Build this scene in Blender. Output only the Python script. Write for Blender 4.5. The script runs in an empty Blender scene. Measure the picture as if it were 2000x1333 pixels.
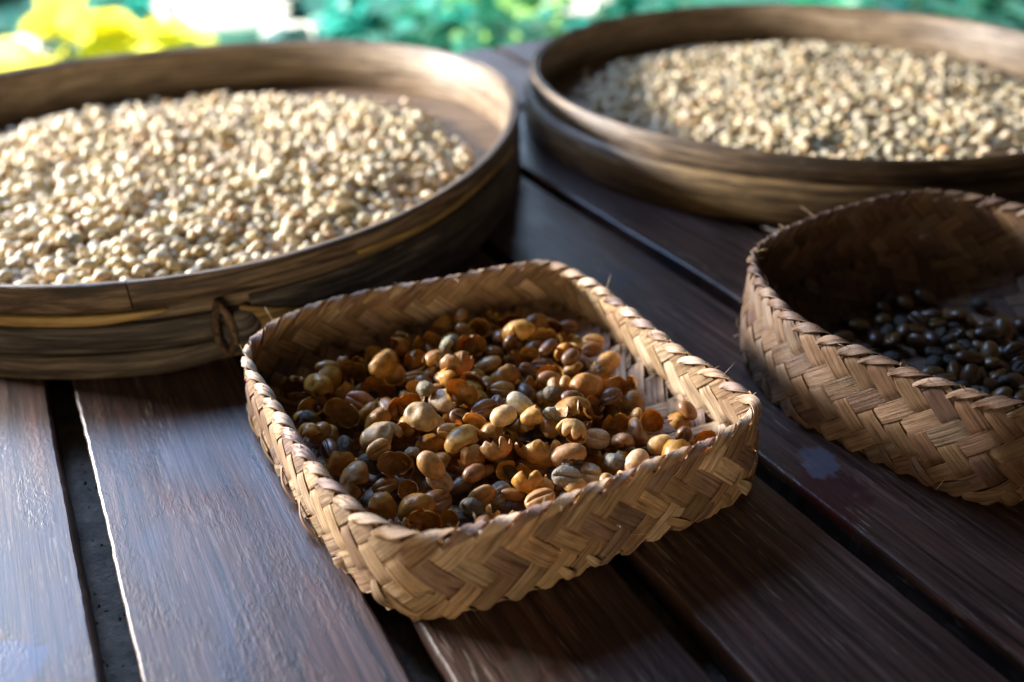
import bpy, math, random
import numpy as np
from mathutils import Vector, Matrix, Quaternion, noise

S = 0.22            # metres per layout unit (the camera stands one unit above the table top)
scene = bpy.context.scene
col = scene.collection

# ------------------------------------------------------------------ camera, world, lights, exposure
PITCH, ROLL = math.radians(32.07), math.radians(-1.33)
FPX = 1700.0
FWD = Vector((0, math.cos(PITCH), -math.sin(PITCH)))
RGT = Vector((1, 0, 0))
UPV = Vector((0, math.sin(PITCH), math.cos(PITCH)))
CX = RGT * math.cos(ROLL) + UPV * math.sin(ROLL)
CY = -RGT * math.sin(ROLL) + UPV * math.cos(ROLL)
cam_data = bpy.data.cameras.new('camera')
cam = bpy.data.objects.new('camera', cam_data)
col.objects.link(cam)
cam.matrix_world = Matrix(((CX.x, CY.x, -FWD.x, 0), (CX.y, CY.y, -FWD.y, 0), (CX.z, CY.z, -FWD.z, S), (0, 0, 0, 1)))
cam_data.sensor_width = 36
cam_data.lens = FPX / 2000 * 36
cam_data.clip_start = 0.01
cam_data.clip_end = 200
cam_data.dof.use_dof = True
cam_data.dof.focus_distance = 1.43 * S
cam_data.dof.aperture_fstop = 5.0
scene.camera = cam

world = bpy.data.worlds.new('World')
scene.world = world
world.use_nodes = True
wb = world.node_tree.nodes['Background']
wb.inputs[0].default_value = (1.0, 0.86, 0.70, 1)
wb.inputs[1].default_value = 0.036


def aim(o, target):
    d = (Vector(target) - o.location).normalized()
    o.rotation_euler = d.to_track_quat('-Z', 'Y').to_euler()


def area_light(name, loc, target, sx, sy, power, color, spread=180):
    l = bpy.data.lights.new(name, 'AREA')
    l.shape = 'RECTANGLE'
    l.size, l.size_y = sx, sy
    l.energy = power
    l.color = color
    l.spread = math.radians(spread)
    o = bpy.data.objects.new(name, l)
    col.objects.link(o)
    o.location = loc
    aim(o, target)
    return o


# daylight entering under the roof edge from the open left side
area_light('left_side_daylight', (-1.25, 0.84, 0.375), (-0.10, 0.32, 0.0), 0.45, 0.18, 100, (1.0, 0.985, 0.96))
# blue sky light from the open garden side behind the table
area_light('garden_side_skylight', (-1.15, 1.75, 1.65), (-0.44, 0.26, 0.0), 0.85, 0.65, 12.0, (0.40, 0.60, 1.0), 75)
area_light('garden_low_skylight', (-0.25, 3.3, 1.00), (0.0, 0.7, 0.0), 0.9, 0.4, 14, (0.55, 0.74, 1.0))
# dim warm light returned by the room on the near side
area_light('room_bounce', (-0.16, -0.50, 0.17), (-0.12, 0.40, 0.0), 0.5, 0.22, 2.4, (1.0, 0.79, 0.50))
# sunlight on the garden behind the table
sl = bpy.data.lights.new('garden_sunlight', 'SPOT')
sl.energy = 6000
sl.spot_size = math.radians(58)
sl.spot_blend = 0.3
sl.shadow_soft_size = 0.05
sl.color = (1.0, 0.96, 0.86)
so = bpy.data.objects.new('garden_sunlight', sl)
col.objects.link(so)
so.location = (-1.6, 2.3, 4.2)
aim(so, (-0.2, 4.6, -0.7))

scene.view_settings.view_transform = 'Standard'
scene.view_settings.look = 'None'
scene.view_settings.gamma = 1
scene.view_settings.use_curve_mapping = False
scene.view_settings.exposure = -0.12


def wpt(px, py, z):
    """world point (layout units) seen at a photo pixel, at height z"""
    x, y = (px - 1000) / FPX, -(py - 666.5) / FPX
    d = FWD + CX * x + CY * y
    t = (z - 1) / d.z
    return Vector((d.x * t, d.y * t, z))


def project(P):
    d = np.asarray(P, float) - np.array([0, 0, 1.0])
    zf = d @ np.array(FWD)
    return np.c_[d @ np.array(CX) / zf * FPX + 1000, -(d @ np.array(CY)) / zf * FPX + 666.5, zf]


# ------------------------------------------------------------------ node helpers
def new_mat(name):
    m = bpy.data.materials.new(name)
    m.use_nodes = True
    nt = m.node_tree
    b = nt.nodes['Principled BSDF']
    return m, nt, b


def nd(nt, t, **kw):
    n = nt.nodes.new(t)
    for k, v in kw.items():
        if k.startswith('i_'):
            n.inputs[k[2:]].default_value = v
        else:
            setattr(n, k, v)
    return n


def tex_vec(nt, kind='UV', scale=(1, 1, 1), offset_random=True):
    tc = nd(nt, 'ShaderNodeTexCoord')
    mp = nd(nt, 'ShaderNodeMapping')
    mp.inputs['Scale'].default_value = scale
    nt.links.new(tc.outputs[kind], mp.inputs['Vector'])
    if offset_random:
        oi = nd(nt, 'ShaderNodeObjectInfo')
        mu = nd(nt, 'ShaderNodeMath', operation='MULTIPLY')
        mu.inputs[1].default_value = 37.0
        nt.links.new(oi.outputs['Random'], mu.inputs[0])
        cb = nd(nt, 'ShaderNodeCombineXYZ')
        for i in range(3):
            nt.links.new(mu.outputs[0], cb.inputs[i])
        nt.links.new(cb.outputs[0], mp.inputs['Location'])
    return mp.outputs[0]


def noise_tex(nt, vec, scale=1.0, detail=4, rough=0.6, dist=0.0):
    n = nd(nt, 'ShaderNodeTexNoise')
    n.inputs['Scale'].default_value = scale
    n.inputs['Detail'].default_value = detail
    n.inputs['Roughness'].default_value = rough
    n.inputs['Distortion'].default_value = dist
    nt.links.new(vec, n.inputs['Vector'])
    return n.outputs['Fac']


def ramp(nt, fac, stops):
    r = nd(nt, 'ShaderNodeValToRGB')
    e = r.color_ramp.elements
    while len(e) < len(stops):
        e.new(0.5)
    for k, (p, c) in zip(e, stops):
        k.position = p
        k.color = (*c, 1) if len(c) == 3 else c
    nt.links.new(fac, r.inputs[0])
    return r.outputs[0]


def mix(nt, fac, a, b, blend='MIX'):
    m = nd(nt, 'ShaderNodeMix', data_type='RGBA', blend_type=blend)
    for sock, v in ((0, fac), (6, a), (7, b)):
        if hasattr(v, 'is_linked'):
            nt.links.new(v, m.inputs[sock])
        else:
            m.inputs[sock].default_value = v if not isinstance(v, tuple) else (*v, 1)
    return m.outputs[2]


def math_n(nt, op, a, b=None):
    m = nd(nt, 'ShaderNodeMath', operation=op)
    for i, v in enumerate((a, b)):
        if v is None:
            continue
        if hasattr(v, 'is_linked'):
            nt.links.new(v, m.inputs[i])
        else:
            m.inputs[i].default_value = v
    return m.outputs[0]


def bump(nt, b, height, strength, dist):
    n = nd(nt, 'ShaderNodeBump')
    n.inputs['Strength'].default_value = strength
    n.inputs['Distance'].default_value = dist
    nt.links.new(height, n.inputs['Height'])
    nt.links.new(n.outputs[0], b.inputs['Normal'])
    return n


def add_translucent(m, nt, b, color, fac):
    out = [n for n in nt.nodes if n.type == 'OUTPUT_MATERIAL'][0]
    tr = nd(nt, 'ShaderNodeBsdfTranslucent')
    if hasattr(color, 'is_linked'):
        nt.links.new(color, tr.inputs[0])
    else:
        tr.inputs[0].default_value = (*color, 1)
    ms = nd(nt, 'ShaderNodeMixShader')
    ms.inputs[0].default_value = fac
    nt.links.new(b.outputs[0], ms.inputs[1])
    nt.links.new(tr.outputs[0], ms.inputs[2])
    nt.links.new(ms.outputs[0], out.inputs[0])


# ------------------------------------------------------------------ materials
def mat_plank():
    m, nt, b = new_mat('dark_plank_wood')
    v = tex_vec(nt, 'Object', (14, 420, 60))
    grain = noise_tex(nt, v, 1, 5, 0.65, 0.6)
    v2 = tex_vec(nt, 'Object', (9, 26, 26))
    patch = noise_tex(nt, v2, 1, 4, 0.6, 0.8)
    v3 = tex_vec(nt, 'Object', (60, 1500, 300))
    fine = noise_tex(nt, v3, 1, 3, 0.7)
    c = ramp(nt, grain, [(0.34, (0.014, 0.0080, 0.0062)), (0.47, (0.046, 0.026, 0.0195)), (0.56, (0.066, 0.039, 0.030)), (0.68, (0.115, 0.075, 0.058))])
    red = ramp(nt, patch, [(0.35, (0.75, 0.72, 0.82)), (0.55, (1.0, 0.93, 0.95)), (0.72, (1.35, 0.85, 0.85))])
    c = mix(nt, 1.0, c, red, 'MULTIPLY')
    # worn pale scratches
    v4 = tex_vec(nt, 'Object', (75, 900, 200))
    scr = noise_tex(nt, v4, 1, 2, 0.5)
    scr_m = ramp(nt, scr, [(0.60, (0, 0, 0)), (0.68, (1, 1, 1))])
    wear = ramp(nt, noise_tex(nt, tex_vec(nt, 'Object', (24, 60, 60)), 1, 4, 0.7), [(0.46, (0, 0, 0)), (0.66, (1, 1, 1))])
    wf = mix(nt, 1.0, scr_m, wear, 'MULTIPLY')
    wf = math_n(nt, 'MULTIPLY', wf, 0.75)
    c = mix(nt, wf, c, (0.22, 0.18, 0.15))
    # ink dot, red stains, further bluish and grey patches
    geo = nd(nt, 'ShaderNodeNewGeometry')
    sn = noise_tex(nt, geo.outputs['Position'], 90, 3, 0.6)
    for (px, py, rad, colr, amt) in ((1537, 792, 0.020, (0.014, 0.020, 0.045), 0.9), (1625, 955, 0.062, (0.030, 0.006, 0.010), 0.85),
                                     (1590, 985, 0.040, (0.035, 0.008, 0.010), 0.8), (1640, 1010, 0.035, (0.04, 0.008, 0.009), 0.7),
                                     (1290, 505, 0.07, (0.022, 0.024, 0.04), 0.6), (1210, 540, 0.06, (0.022, 0.024, 0.036), 0.6),
                                     (20, 1300, 0.05, (0.03, 0.05, 0.13), 0.75), (1600, 900, 0.04, (0.09, 0.11, 0.17), 0.5),
                                     (1030, 1290, 0.04, (0.10, 0.09, 0.08), 0.3)):
        p = wpt(px, py, 0) * S
        d = nd(nt, 'ShaderNodeVectorMath', operation='DISTANCE')
        nt.links.new(geo.outputs['Position'], d.inputs[0])
        d.inputs[1].default_value = p
        dd = math_n(nt, 'ADD', d.outputs['Value'], math_n(nt, 'MULTIPLY', math_n(nt, 'SUBTRACT', sn, 0.5), rad * S * 2.4))
        k = nd(nt, 'ShaderNodeMapRange')
        k.inputs['From Min'].default_value = rad * S
        k.inputs['From Max'].default_value = rad * S * 0.72
        k.inputs['To Min'].default_value = 0
        k.inputs['To Max'].default_value = amt
        nt.links.new(dd, k.inputs['Value'])
        c = mix(nt, k.outputs[0], c, colr)
    nt.links.new(c, b.inputs['Base Color'])
    # pitted raised grain patches
    pit_mask = ramp(nt, noise_tex(nt, tex_vec(nt, 'Object', (18, 30, 30)), 1, 3, 0.6, 1.0), [(0.47, (0, 0, 0)), (0.6, (1, 1, 1))])
    pits = noise_tex(nt, tex_vec(nt, 'Object', (260, 620, 500)), 1, 3, 0.6, 0.5)
    pits = ramp(nt, pits, [(0.42, (0, 0, 0)), (0.62, (1, 1, 1))])
    ph = mix(nt, 1.0, pits, pit_mask, 'MULTIPLY')
    h = math_n(nt, 'ADD', math_n(nt, 'MULTIPLY', fine, 0.35), math_n(nt, 'MULTIPLY', ph, 0.36))
    h = math_n(nt, 'ADD', h, math_n(nt, 'MULTIPLY', grain, 0.5))
    bump(nt, b, h, 0.32, 0.0006)
    r = ramp(nt, patch, [(0.3, (0.33,) * 3), (0.7, (0.50,) * 3)])
    nt.links.new(r, b.inputs['Roughness'])
    b.inputs['Specular IOR Level'].default_value = 0.36
    return m


def mat_dusty():
    m, nt, b = new_mat('dusty_under_board')
    v = tex_vec(nt, 'Object', (60, 60, 60), False)
    n = noise_tex(nt, v, 1, 6, 0.75)
    c = ramp(nt, n, [(0.3, (0.03, 0.025, 0.021)), (0.5, (0.10, 0.085, 0.068)), (0.75, (0.20, 0.175, 0.145))])
    nt.links.new(c, b.inputs['Base Color'])
    b.inputs['Roughness'].default_value = 0.9
    bump(nt, b, noise_tex(nt, tex_vec(nt, 'Object', (500, 500, 500), False), 1, 3, 0.7), 0.8, 0.001)
    return m


def mat_bamboo(name, dark, mid, light, grey=0.4, gloss=0.42, contrast=1.9):
    m, nt, b = new_mat(name)
    v = tex_vec(nt, 'UV', (20, 300, 1))
    g = noise_tex(nt, v, 1, 5, 0.65, 0.8)
    lo, hi = 0.5 - 0.22 / contrast, 0.5 + 0.2 / contrast
    c = ramp(nt, g, [(lo, dark), (0.5, mid), (hi, light)])
    p = noise_tex(nt, tex_vec(nt, 'UV', (14, 60, 1)), 1, 5, 0.7, 0.5)
    pm = ramp(nt, p, [(0.47, (0, 0, 0)), (0.62, (1, 1, 1))])
    pm = math_n(nt, 'MULTIPLY', pm, grey)
    c = mix(nt, pm, c, tuple(0.55 * a + 0.01 for a in (dark[0] * 1.1, dark[1] * 1.15, dark[2] * 1.4)))
    sp = noise_tex(nt, tex_vec(nt, 'UV', (60, 420, 1)), 1, 2, 0.5)
    sm = math_n(nt, 'MULTIPLY', ramp(nt, sp, [(0.68, (0, 0, 0)), (0.76, (1, 1, 1))]), 0.35)
    c = mix(nt, sm, c, (0.36, 0.32, 0.27))
    nt.links.new(c, b.inputs['Base Color'])
    f = noise_tex(nt, tex_vec(nt, 'UV', (40, 1400, 1)), 1, 3, 0.6)
    h = math_n(nt, 'ADD', f, g)
    bump(nt, b, h, 0.7, 0.0007)
    b.inputs['Roughness'].default_value = gloss
    return m


def mat_straw(name='straw_strip', palette=None, trans=0.22):
    m, nt, b = new_mat(name)
    oi = nd(nt, 'ShaderNodeObjectInfo')
    fib = noise_tex(nt, tex_vec(nt, 'UV', (30, 900, 1)), 1, 5, 0.75)
    blo = noise_tex(nt, tex_vec(nt, 'UV', (90, 160, 1)), 1, 3, 0.6)
    c1 = mix(nt, 1.0, oi.outputs['Color'], ramp(nt, fib, [(0.36, (0.30, 0.23, 0.18)), (0.45, (0.80, 0.76, 0.70)), (0.55, (1.05, 1.05, 1.05)), (0.64, (1.32, 1.32, 1.35))]), 'MULTIPLY')
    c1 = mix(nt, 1.0, c1, ramp(nt, blo, [(0.3, (0.72, 0.66, 0.62)), (0.6, (1.08, 1.06, 1.04))]), 'MULTIPLY')
    nt.links.new(c1, b.inputs['Base Color'])
    b.inputs['Roughness'].default_value = 0.48
    b.inputs['Specular IOR Level'].default_value = 0.45
    bump(nt, b, fib, 1.0, 0.0006)
    add_translucent(m, nt, b, mix(nt, 1.0, c1, (1.1, 0.78, 0.36), 'MULTIPLY'), trans)
    return m


def mat_bean(name, use_attr=False, rough=0.42, trans=0.0, fibre=0.25, bump_s=0.25, mottled=0.35):
    m, nt, b = new_mat(name)
    if use_attr:
        at = nd(nt, 'ShaderNodeAttribute', attribute_name='tint')
        base = at.outputs['Color']
        vec = tex_vec(nt, 'Object', (1, 1, 1), False)
    else:
        base = nd(nt, 'ShaderNodeObjectInfo').outputs['Color']
        vec = tex_vec(nt, 'Object', (1, 1, 1), True)
    n1 = noise_tex(nt, vec, 320, 4, 0.65)
    n2 = noise_tex(nt, vec, 1500, 3, 0.6)
    c = mix(nt, 1.0, base, ramp(nt, n1, [(0.3, (1 - mottled, 1 - mottled * 1.2, 1 - mottled * 1.35)), (0.62, (1.06, 1.05, 1.03))]), 'MULTIPLY')
    nt.links.new(c, b.inputs['Base Color'])
    b.inputs['Roughness'].default_value = rough
    h = math_n(nt, 'ADD', math_n(nt, 'MULTIPLY', n1, 1.0), math_n(nt, 'MULTIPLY', n2, fibre))
    bump(nt, b, h, bump_s, 0.0006)
    if trans:
        add_translucent(m, nt, b, mix(nt, 1.0, c, (1.15, 0.90, 0.55), 'MULTIPLY'), trans)
    return m


def mat_flat(name, color, rough=0.6, var=0.3, scale=40, trans=0.0):
    m, nt, b = new_mat(name)
    n = noise_tex(nt, tex_vec(nt, 'Object', (scale,) * 3), 1, 4, 0.6)
    c = ramp(nt, n, [(0.3, tuple(a * (1 - var) for a in color)), (0.7, tuple(min(1, a * (1 + var)) for a in color))])
    nt.links.new(c, b.inputs['Base Color'])
    b.inputs['Roughness'].default_value = rough
    if trans:
        add_translucent(m, nt, b, c, trans)
    return m


M = {}
M['plank'] = mat_plank()
M['dusty'] = mat_dusty()
M['hoop_in'] = mat_bamboo('tray_hoop_inner', (0.10, 0.062, 0.034), (0.23, 0.158, 0.095), (0.40, 0.30, 0.20), 0.4, 0.42, 1.4)
M['band'] = mat_bamboo('tray_band_brown', (0.045, 0.029, 0.018), (0.135, 0.088, 0.052), (0.27, 0.19, 0.12), 0.6, 0.5)
M['dark_band'] = mat_bamboo('tray_band_weathered', (0.026, 0.021, 0.018), (0.075, 0.060, 0.050), (0.19, 0.16, 0.135), 0.5, 0.6)
M['foot_band'] = mat_bamboo('tray_band_foot', (0.045, 0.033, 0.024), (0.125, 0.094, 0.068), (0.26, 0.205, 0.15), 0.55, 0.55)
M['gold_band'] = mat_bamboo('tray_band_golden', (0.060, 0.036, 0.016), (0.15, 0.092, 0.040), (0.26, 0.17, 0.080), 0.5, 0.45)
M['yellow'] = mat_bamboo('split_bamboo_yellow', (0.20, 0.115, 0.030), (0.42, 0.27, 0.085), (0.58, 0.40, 0.16), 0.35, 0.42)
M['rope'] = mat_bamboo('tie_cord', (0.05, 0.028, 0.016), (0.12, 0.07, 0.04), (0.22, 0.14, 0.08), 0.2, 0.7)
M['straw'] = mat_straw()
M['straw_dense'] = mat_straw('straw_base', trans=0.05)
M['tray_floor'] = mat_bamboo('tray_floor_weave', (0.09, 0.05, 0.025), (0.19, 0.115, 0.06), (0.3, 0.2, 0.12), 0.3, 0.5)
M['bean_stuff'] = mat_bean('parchment_bean_mass', True, 0.62, mottled=0.26, bump_s=0.25)
M['bean'] = mat_bean('parchment_bean', False, 0.62, mottled=0.26, bump_s=0.25)
M['husk'] = mat_bean('coffee_husk', False, 0.38, trans=0.32, bump_s=0.4, mottled=0.45)
M['brown_bean'] = mat_bean('brown_coffee_bean', False, 0.38, bump_s=0.3, mottled=0.45)
M['grey_bean'] = mat_bean('grey_coffee_bean', False, 0.58, bump_s=1.0, fibre=1.0, mottled=0.6)


# ------------------------------------------------------------------ mesh helpers
def tag(o, label=None, cat=None, group=None, kind=None):
    if label:
        o['label'] = label
    if cat:
        o['category'] = cat
    if group:
        o['group'] = group
    if kind:
        o['kind'] = kind
    return o


def mesh(name, verts, faces, mat, uv=None, smooth=True, sharp=None):
    me = bpy.data.meshes.new(name)
    me.from_pydata([tuple(c * S for c in v) for v in verts], [], faces)
    if uv is not None:
        lay = me.uv_layers.new(name='UVMap')
        li = np.empty(len(me.loops), dtype=np.int32)
        me.loops.foreach_get('vertex_index', li)
        lay.data.foreach_set('uv', (np.asarray(uv, dtype=np.float32) * S)[li].ravel())
    if mat:
        me.materials.append(mat)
    if smooth:
        me.polygons.foreach_set('use_smooth', [True] * len(me.polygons))
    if sharp:
        me.set_sharp_from_angle(angle=math.radians(sharp))
    me.update()
    return me


def obj(name, me, parent=None, loc=None):
    o = bpy.data.objects.new(name, me)
    col.objects.link(o)
    if parent:
        o.parent = parent
    if loc is not None:
        o.location = Vector(loc) * S
    return o


def empty(name, loc):
    o = bpy.data.objects.new(name, None)
    col.objects.link(o)
    o.location = Vector(loc) * S
    o.empty_display_size = 0.02
    return o


def ribbon(pts, sides, norms, width, thick, taper=None, crown=0.0, closed_ends=True):
    """flat strip along pts: six vertices per station (rounded top and bottom)"""
    V, F, UV = [], [], []
    L = 0
    n = len(pts)
    for k in range(n):
        if k:
            L += (pts[k] - pts[k - 1]).length
        w = width * (taper[k] if taper is not None else 1.0)
        p, s, nn = pts[k], sides[k], norms[k]
        t = thick / 2
        V += [p - s * w / 2 + nn * t * 0.4, p + nn * (t + crown), p + s * w / 2 + nn * t * 0.4,
              p + s * w / 2 - nn * t * 0.4, p - nn * (t - crown * 0.5), p - s * w / 2 - nn * t * 0.4]
        UV += [(L, -w / 2), (L, 0), (L, w / 2), (L, w / 2), (L, 0), (L, -w / 2)]
    for k in range(n - 1):
        a, b = 6 * k, 6 * (k + 1)
        for j in range(6):
            j2 = (j + 1) % 6
            F.append((a + j, a + j2, b + j2, b + j))
    F.append((5, 4, 3, 2, 1, 0))
    e = 6 * (n - 1)
    F.append((e, e + 1, e + 2, e + 3, e + 4, e + 5))
    return V, F, UV


def tube(pts, radii, seg=6, flat=None):
    """round cord along pts; flat = list of (axis vector, factor) is not needed for fibres"""
    V, F, UV = [], [], []
    up = Vector((0.3, 0.2, 1)).normalized()
    L = 0
    for k, p in enumerate(pts):
        d = (pts[min(k + 1, len(pts) - 1)] - pts[max(k - 1, 0)]).normalized()
        a = d.cross(up).normalized()
        b = d.cross(a)
        if k:
            L += (p - pts[k - 1]).length
        for j in range(seg):
            t = 2 * math.pi * j / seg
            V.append(p + (a * math.cos(t) + b * math.sin(t)) * radii[k])
            UV.append((L, radii[k] * t))
    for k in range(len(pts) - 1):
        for j in range(seg):
            a, b = k * seg, (k + 1) * seg
            F.append((a + j, a + (j + 1) % seg, b + (j + 1) % seg, b + j))
    F.append(tuple(range(seg - 1, -1, -1)))
    F.append(tuple(range((len(pts) - 1) * seg, len(pts) * seg)))
    return V, F, UV


# ------------------------------------------------------------------ table
TH = math.radians(-28.62)
DIR = Vector((math.sin(TH), math.cos(TH), 0))       # along the planks
NRM = Vector((math.cos(TH), -math.sin(TH), 0))      # across the planks
A_NEAR, A_FAR = -1.3, 3.72
rnd = random.Random(11)
table = empty('wooden_table', (0, 0, 0))
tag(table, 'dark brown slatted wooden table under the trays and baskets', 'table')
gaps = [(-0.133, -0.085), (0.231, 0.279), (0.580, 0.626), (0.915, 0.957), (1.262, 1.306), (1.594, 1.636)]
p0 = 0.345
edges = []
lo = [(-0.133 - p0 * k, -0.085 - p0 * k) for k in range(3, 0, -1)]
hi = [(1.594 + p0 * k, 1.636 + p0 * k) for k in range(1, 7)]
allg = lo + gaps + hi
PT = 0.052  # plank thickness
for i in range(len(allg) - 1):
    n0, n1 = allg[i][1], allg[i + 1][0]
    wd = n1 - n0
    bev = 0.0052
    ny = 260
    L = A_FAR - A_NEAR
    V, F = [], []
    prof0 = [(-wd / 2 + bev * 0.3, -PT), (-wd / 2, -PT + bev), (-wd / 2, -bev), (-wd / 2 + bev * 0.35, -bev * 0.35), (-wd / 2 + bev, 0.0),
             (-wd / 6, 0.0), (wd / 6, 0.0),
             (wd / 2 - bev, 0.0), (wd / 2 - bev * 0.35, -bev * 0.35), (wd / 2, -bev), (wd / 2, -PT + bev), (wd / 2 - bev * 0.3, -PT)]
    for k in range(ny + 1):
        a = -L / 2 + L * k / ny
        w1 = 0.0022 * noise.noise(Vector((a * 5, i * 7.1, 0))) + 0.0016 * noise.noise(Vector((a * 38, i * 7.1, 2)))
        w2 = 0.0022 * noise.noise(Vector((a * 5, i * 7.1 + 3, 5))) + 0.0016 * noise.noise(Vector((a * 38, i * 7.1, 6)))
        zz = 0.0012 * noise.noise(Vector((a * 1.5, i * 3.3, 9)))
        for (y, z) in prof0:
            V.append(Vector((a, y + (w1 if y < 0 else w2) * (abs(y) / (wd / 2)), z + (zz if z > -0.01 else 0))))
    m_ = len(prof0)
    for k in range(ny):
        for j in range(m_):
            a, b = k * m_, (k + 1) * m_
            F.append((a + j, b + j, b + (j + 1) % m_, a + (j + 1) % m_))
    F.append(tuple(range(m_)))
    F.append(tuple(range(ny * m_ + m_ - 1, ny * m_ - 1, -1)))
    o = obj('plank', mesh('plank', V, F, M['plank'], smooth=False), table)
    c = DIR * ((A_NEAR + A_FAR) / 2) + NRM * ((n0 + n1) / 2)
    o.location = Vector((c.x, c.y, 0)) * S
    # local x along the plank, local y across
    o.rotation_euler = (0, 0, math.atan2(DIR.y, DIR.x))
    # across axis of the rotated frame is -NRM: harmless, the profile is symmetric


def table_box(name, a0, a1, n0, n1, z0, z1, mat):
    V = []
    for a in (a0, a1):
        for n_ in (n0, n1):
            for z in (z0, z1):
                p = DIR * a + NRM * n_
                V.append(Vector((p.x, p.y, z)))
    F = [(0, 1, 3, 2), (4, 6, 7, 5), (0, 4, 5, 1), (2, 3, 7, 6), (0, 2, 6, 4), (1, 5, 7, 3)]
    return obj(name, mesh(name, V, F, mat, smooth=False), table)


N_LO, N_HI = allg[0][1], allg[-1][0]
table_box('under_board', A_NEAR + 0.03, A_FAR - 0.03, N_LO + 0.02, N_HI - 0.02, -0.11, -0.0545, M['dusty'])
for a in (A_NEAR + 0.12, A_FAR - 0.22):
    for n_ in (N_LO + 0.1, N_HI - 0.3):
        table_box('leg', a, a + 0.2, n_, n_ + 0.2, -3.4, -0.112, M['plank'])
# crumbs and dust that collected in the gaps
V, F = [], []
for k in range(420):
    g = rnd.choice(gaps[:5])
    a = rnd.uniform(0.2, 1.9)
    n_ = rnd.uniform(g[0], g[1])
    p = DIR * a + NRM * n_
    r = rnd.uniform(0.001, 0.0035)
    q0 = len(V)
    c = Vector((p.x, p.y, -0.0545 + r * 0.5))
    for d in ((1, 0, 0), (-1, 0, 0), (0, 1, 0), (0, -1, 0), (0, 0, 1), (0, 0, -1)):
        V.append(c + Vector(d) * r * rnd.uniform(0.6, 1.2))
    F += [tuple(q0 + i for i in f) for f in ((0, 2, 4), (2, 1, 4), (1, 3, 4), (3, 0, 4), (2, 0, 5), (1, 2, 5), (3, 1, 5), (0, 3, 5))]
crumb = obj('crumbs', mesh('crumbs', V, F, mat_flat('crumb', (0.16, 0.12, 0.09), 0.9), smooth=False), table)
tag(crumb, kind='stuff')


# ------------------------------------------------------------------ round bamboo trays
def hoop(name, parent, rin, rout, z0, z1, t0, t1, mat, seg=160, bev=0.004, seed=0, wob=0.002):
    """bent bamboo band. rin/rout: functions of angle; z0/z1: functions of angle; angles in degrees"""
    V, F, UV = [], [], []
    closed = abs(t1 - t0) >= 359.9
    n = seg if closed else seg + 1
    for k in range(n):
        td = t0 + (t1 - t0) * k / seg
        t = math.radians(td)
        ri, ro, a, b = rin(td), rout(td), z0(td), z1(td)
        w = wob * noise.noise(Vector((math.cos(t) * 3, math.sin(t) * 3, seed)))
        w2 = wob * noise.noise(Vector((math.cos(t) * 3, math.sin(t) * 3, seed + 4)))
        bv = min(bev, (b - a) * 0.3, (ro - ri) * 0.4)
        a += w2
        b += w
        prof = [(ro - bv, a), (ro, a + bv), (ro + bv * 0.15, (a + b) / 2), (ro, b - bv), (ro - bv, b), (ri + bv, b), (ri, b - bv), (ri, a + bv), (ri + bv, a)]
        acc = 0
        for j, (r, z) in enumerate(prof):
            if j:
                acc += math.hypot(r - prof[j - 1][0], z - prof[j - 1][1])
            V.append(Vector((r * math.cos(t), r * math.sin(t), z)))
            UV.append((t * ro, acc))
    m_ = 9
    for k in range(seg):
        a, b = k * m_, ((k + 1) % n) * m_
        for j in range(m_):
            F.append((a + j, b + j, b + (j + 1) % m_, a + (j + 1) % m_))
    if not closed:
        F.append(tuple(range(m_ - 1, -1, -1)))
        F.append(tuple(range(seg * m_, seg * m_ + m_)))
    me = mesh(name, V, F, mat, UV, sharp=55)
    return obj(name, me, parent)


K = lambda c: (lambda t: c)
L0 = Vector((-0.968, 2.513, 0))
R0 = Vector((1.070, 3.077, 0))


def rL(t):
    a = math.radians(t)
    return 1.011 + 0.0215 * math.cos(2 * a) + 0.0058 * math.sin(2 * a) - 0.0386 * math.cos(3 * a) + 0.0218 * math.sin(3 * a)


def woven_floor(parent, rfun, z):
    V, F, UV = [Vector((0, 0, z))], [], [(0, 0)]
    n, rings = 96, 6
    for q in range(1, rings + 1):
        for k in range(n):
            t = 360 * k / n
            r = (rfun(t) - 0.02) * q / rings
            p = Vector((r * math.cos(math.radians(t)), r * math.sin(math.radians(t)), z + 0.004 * noise.noise(Vector((q, k * 0.3, 1)))))
            V.append(p)
            UV.append((p.x, p.y))
    for k in range(n):
        F.append((0, 1 + k, 1 + (k + 1) % n))
        for q in range(rings - 1):
            a, b = 1 + q * n, 1 + (q + 1) * n
            F.append((a + k, b + k, b + (k + 1) % n, a + (k + 1) % n))
    return obj('tray_floor', mesh('tray_floor', V, F, M['tray_floor'], UV), parent)


trayL = empty('bamboo_tray', L0)
tag(trayL, 'round bamboo tray of pale beans with cord tie, on the left side of the table', 'tray', 'round bamboo trays')
hoop('inner_hoop', trayL, lambda t: rL(t) - 0.022, lambda t: rL(t) - 0.008, K(0.03), K(0.206), 0, 360, M['hoop_in'], 200, seed=1)
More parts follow.
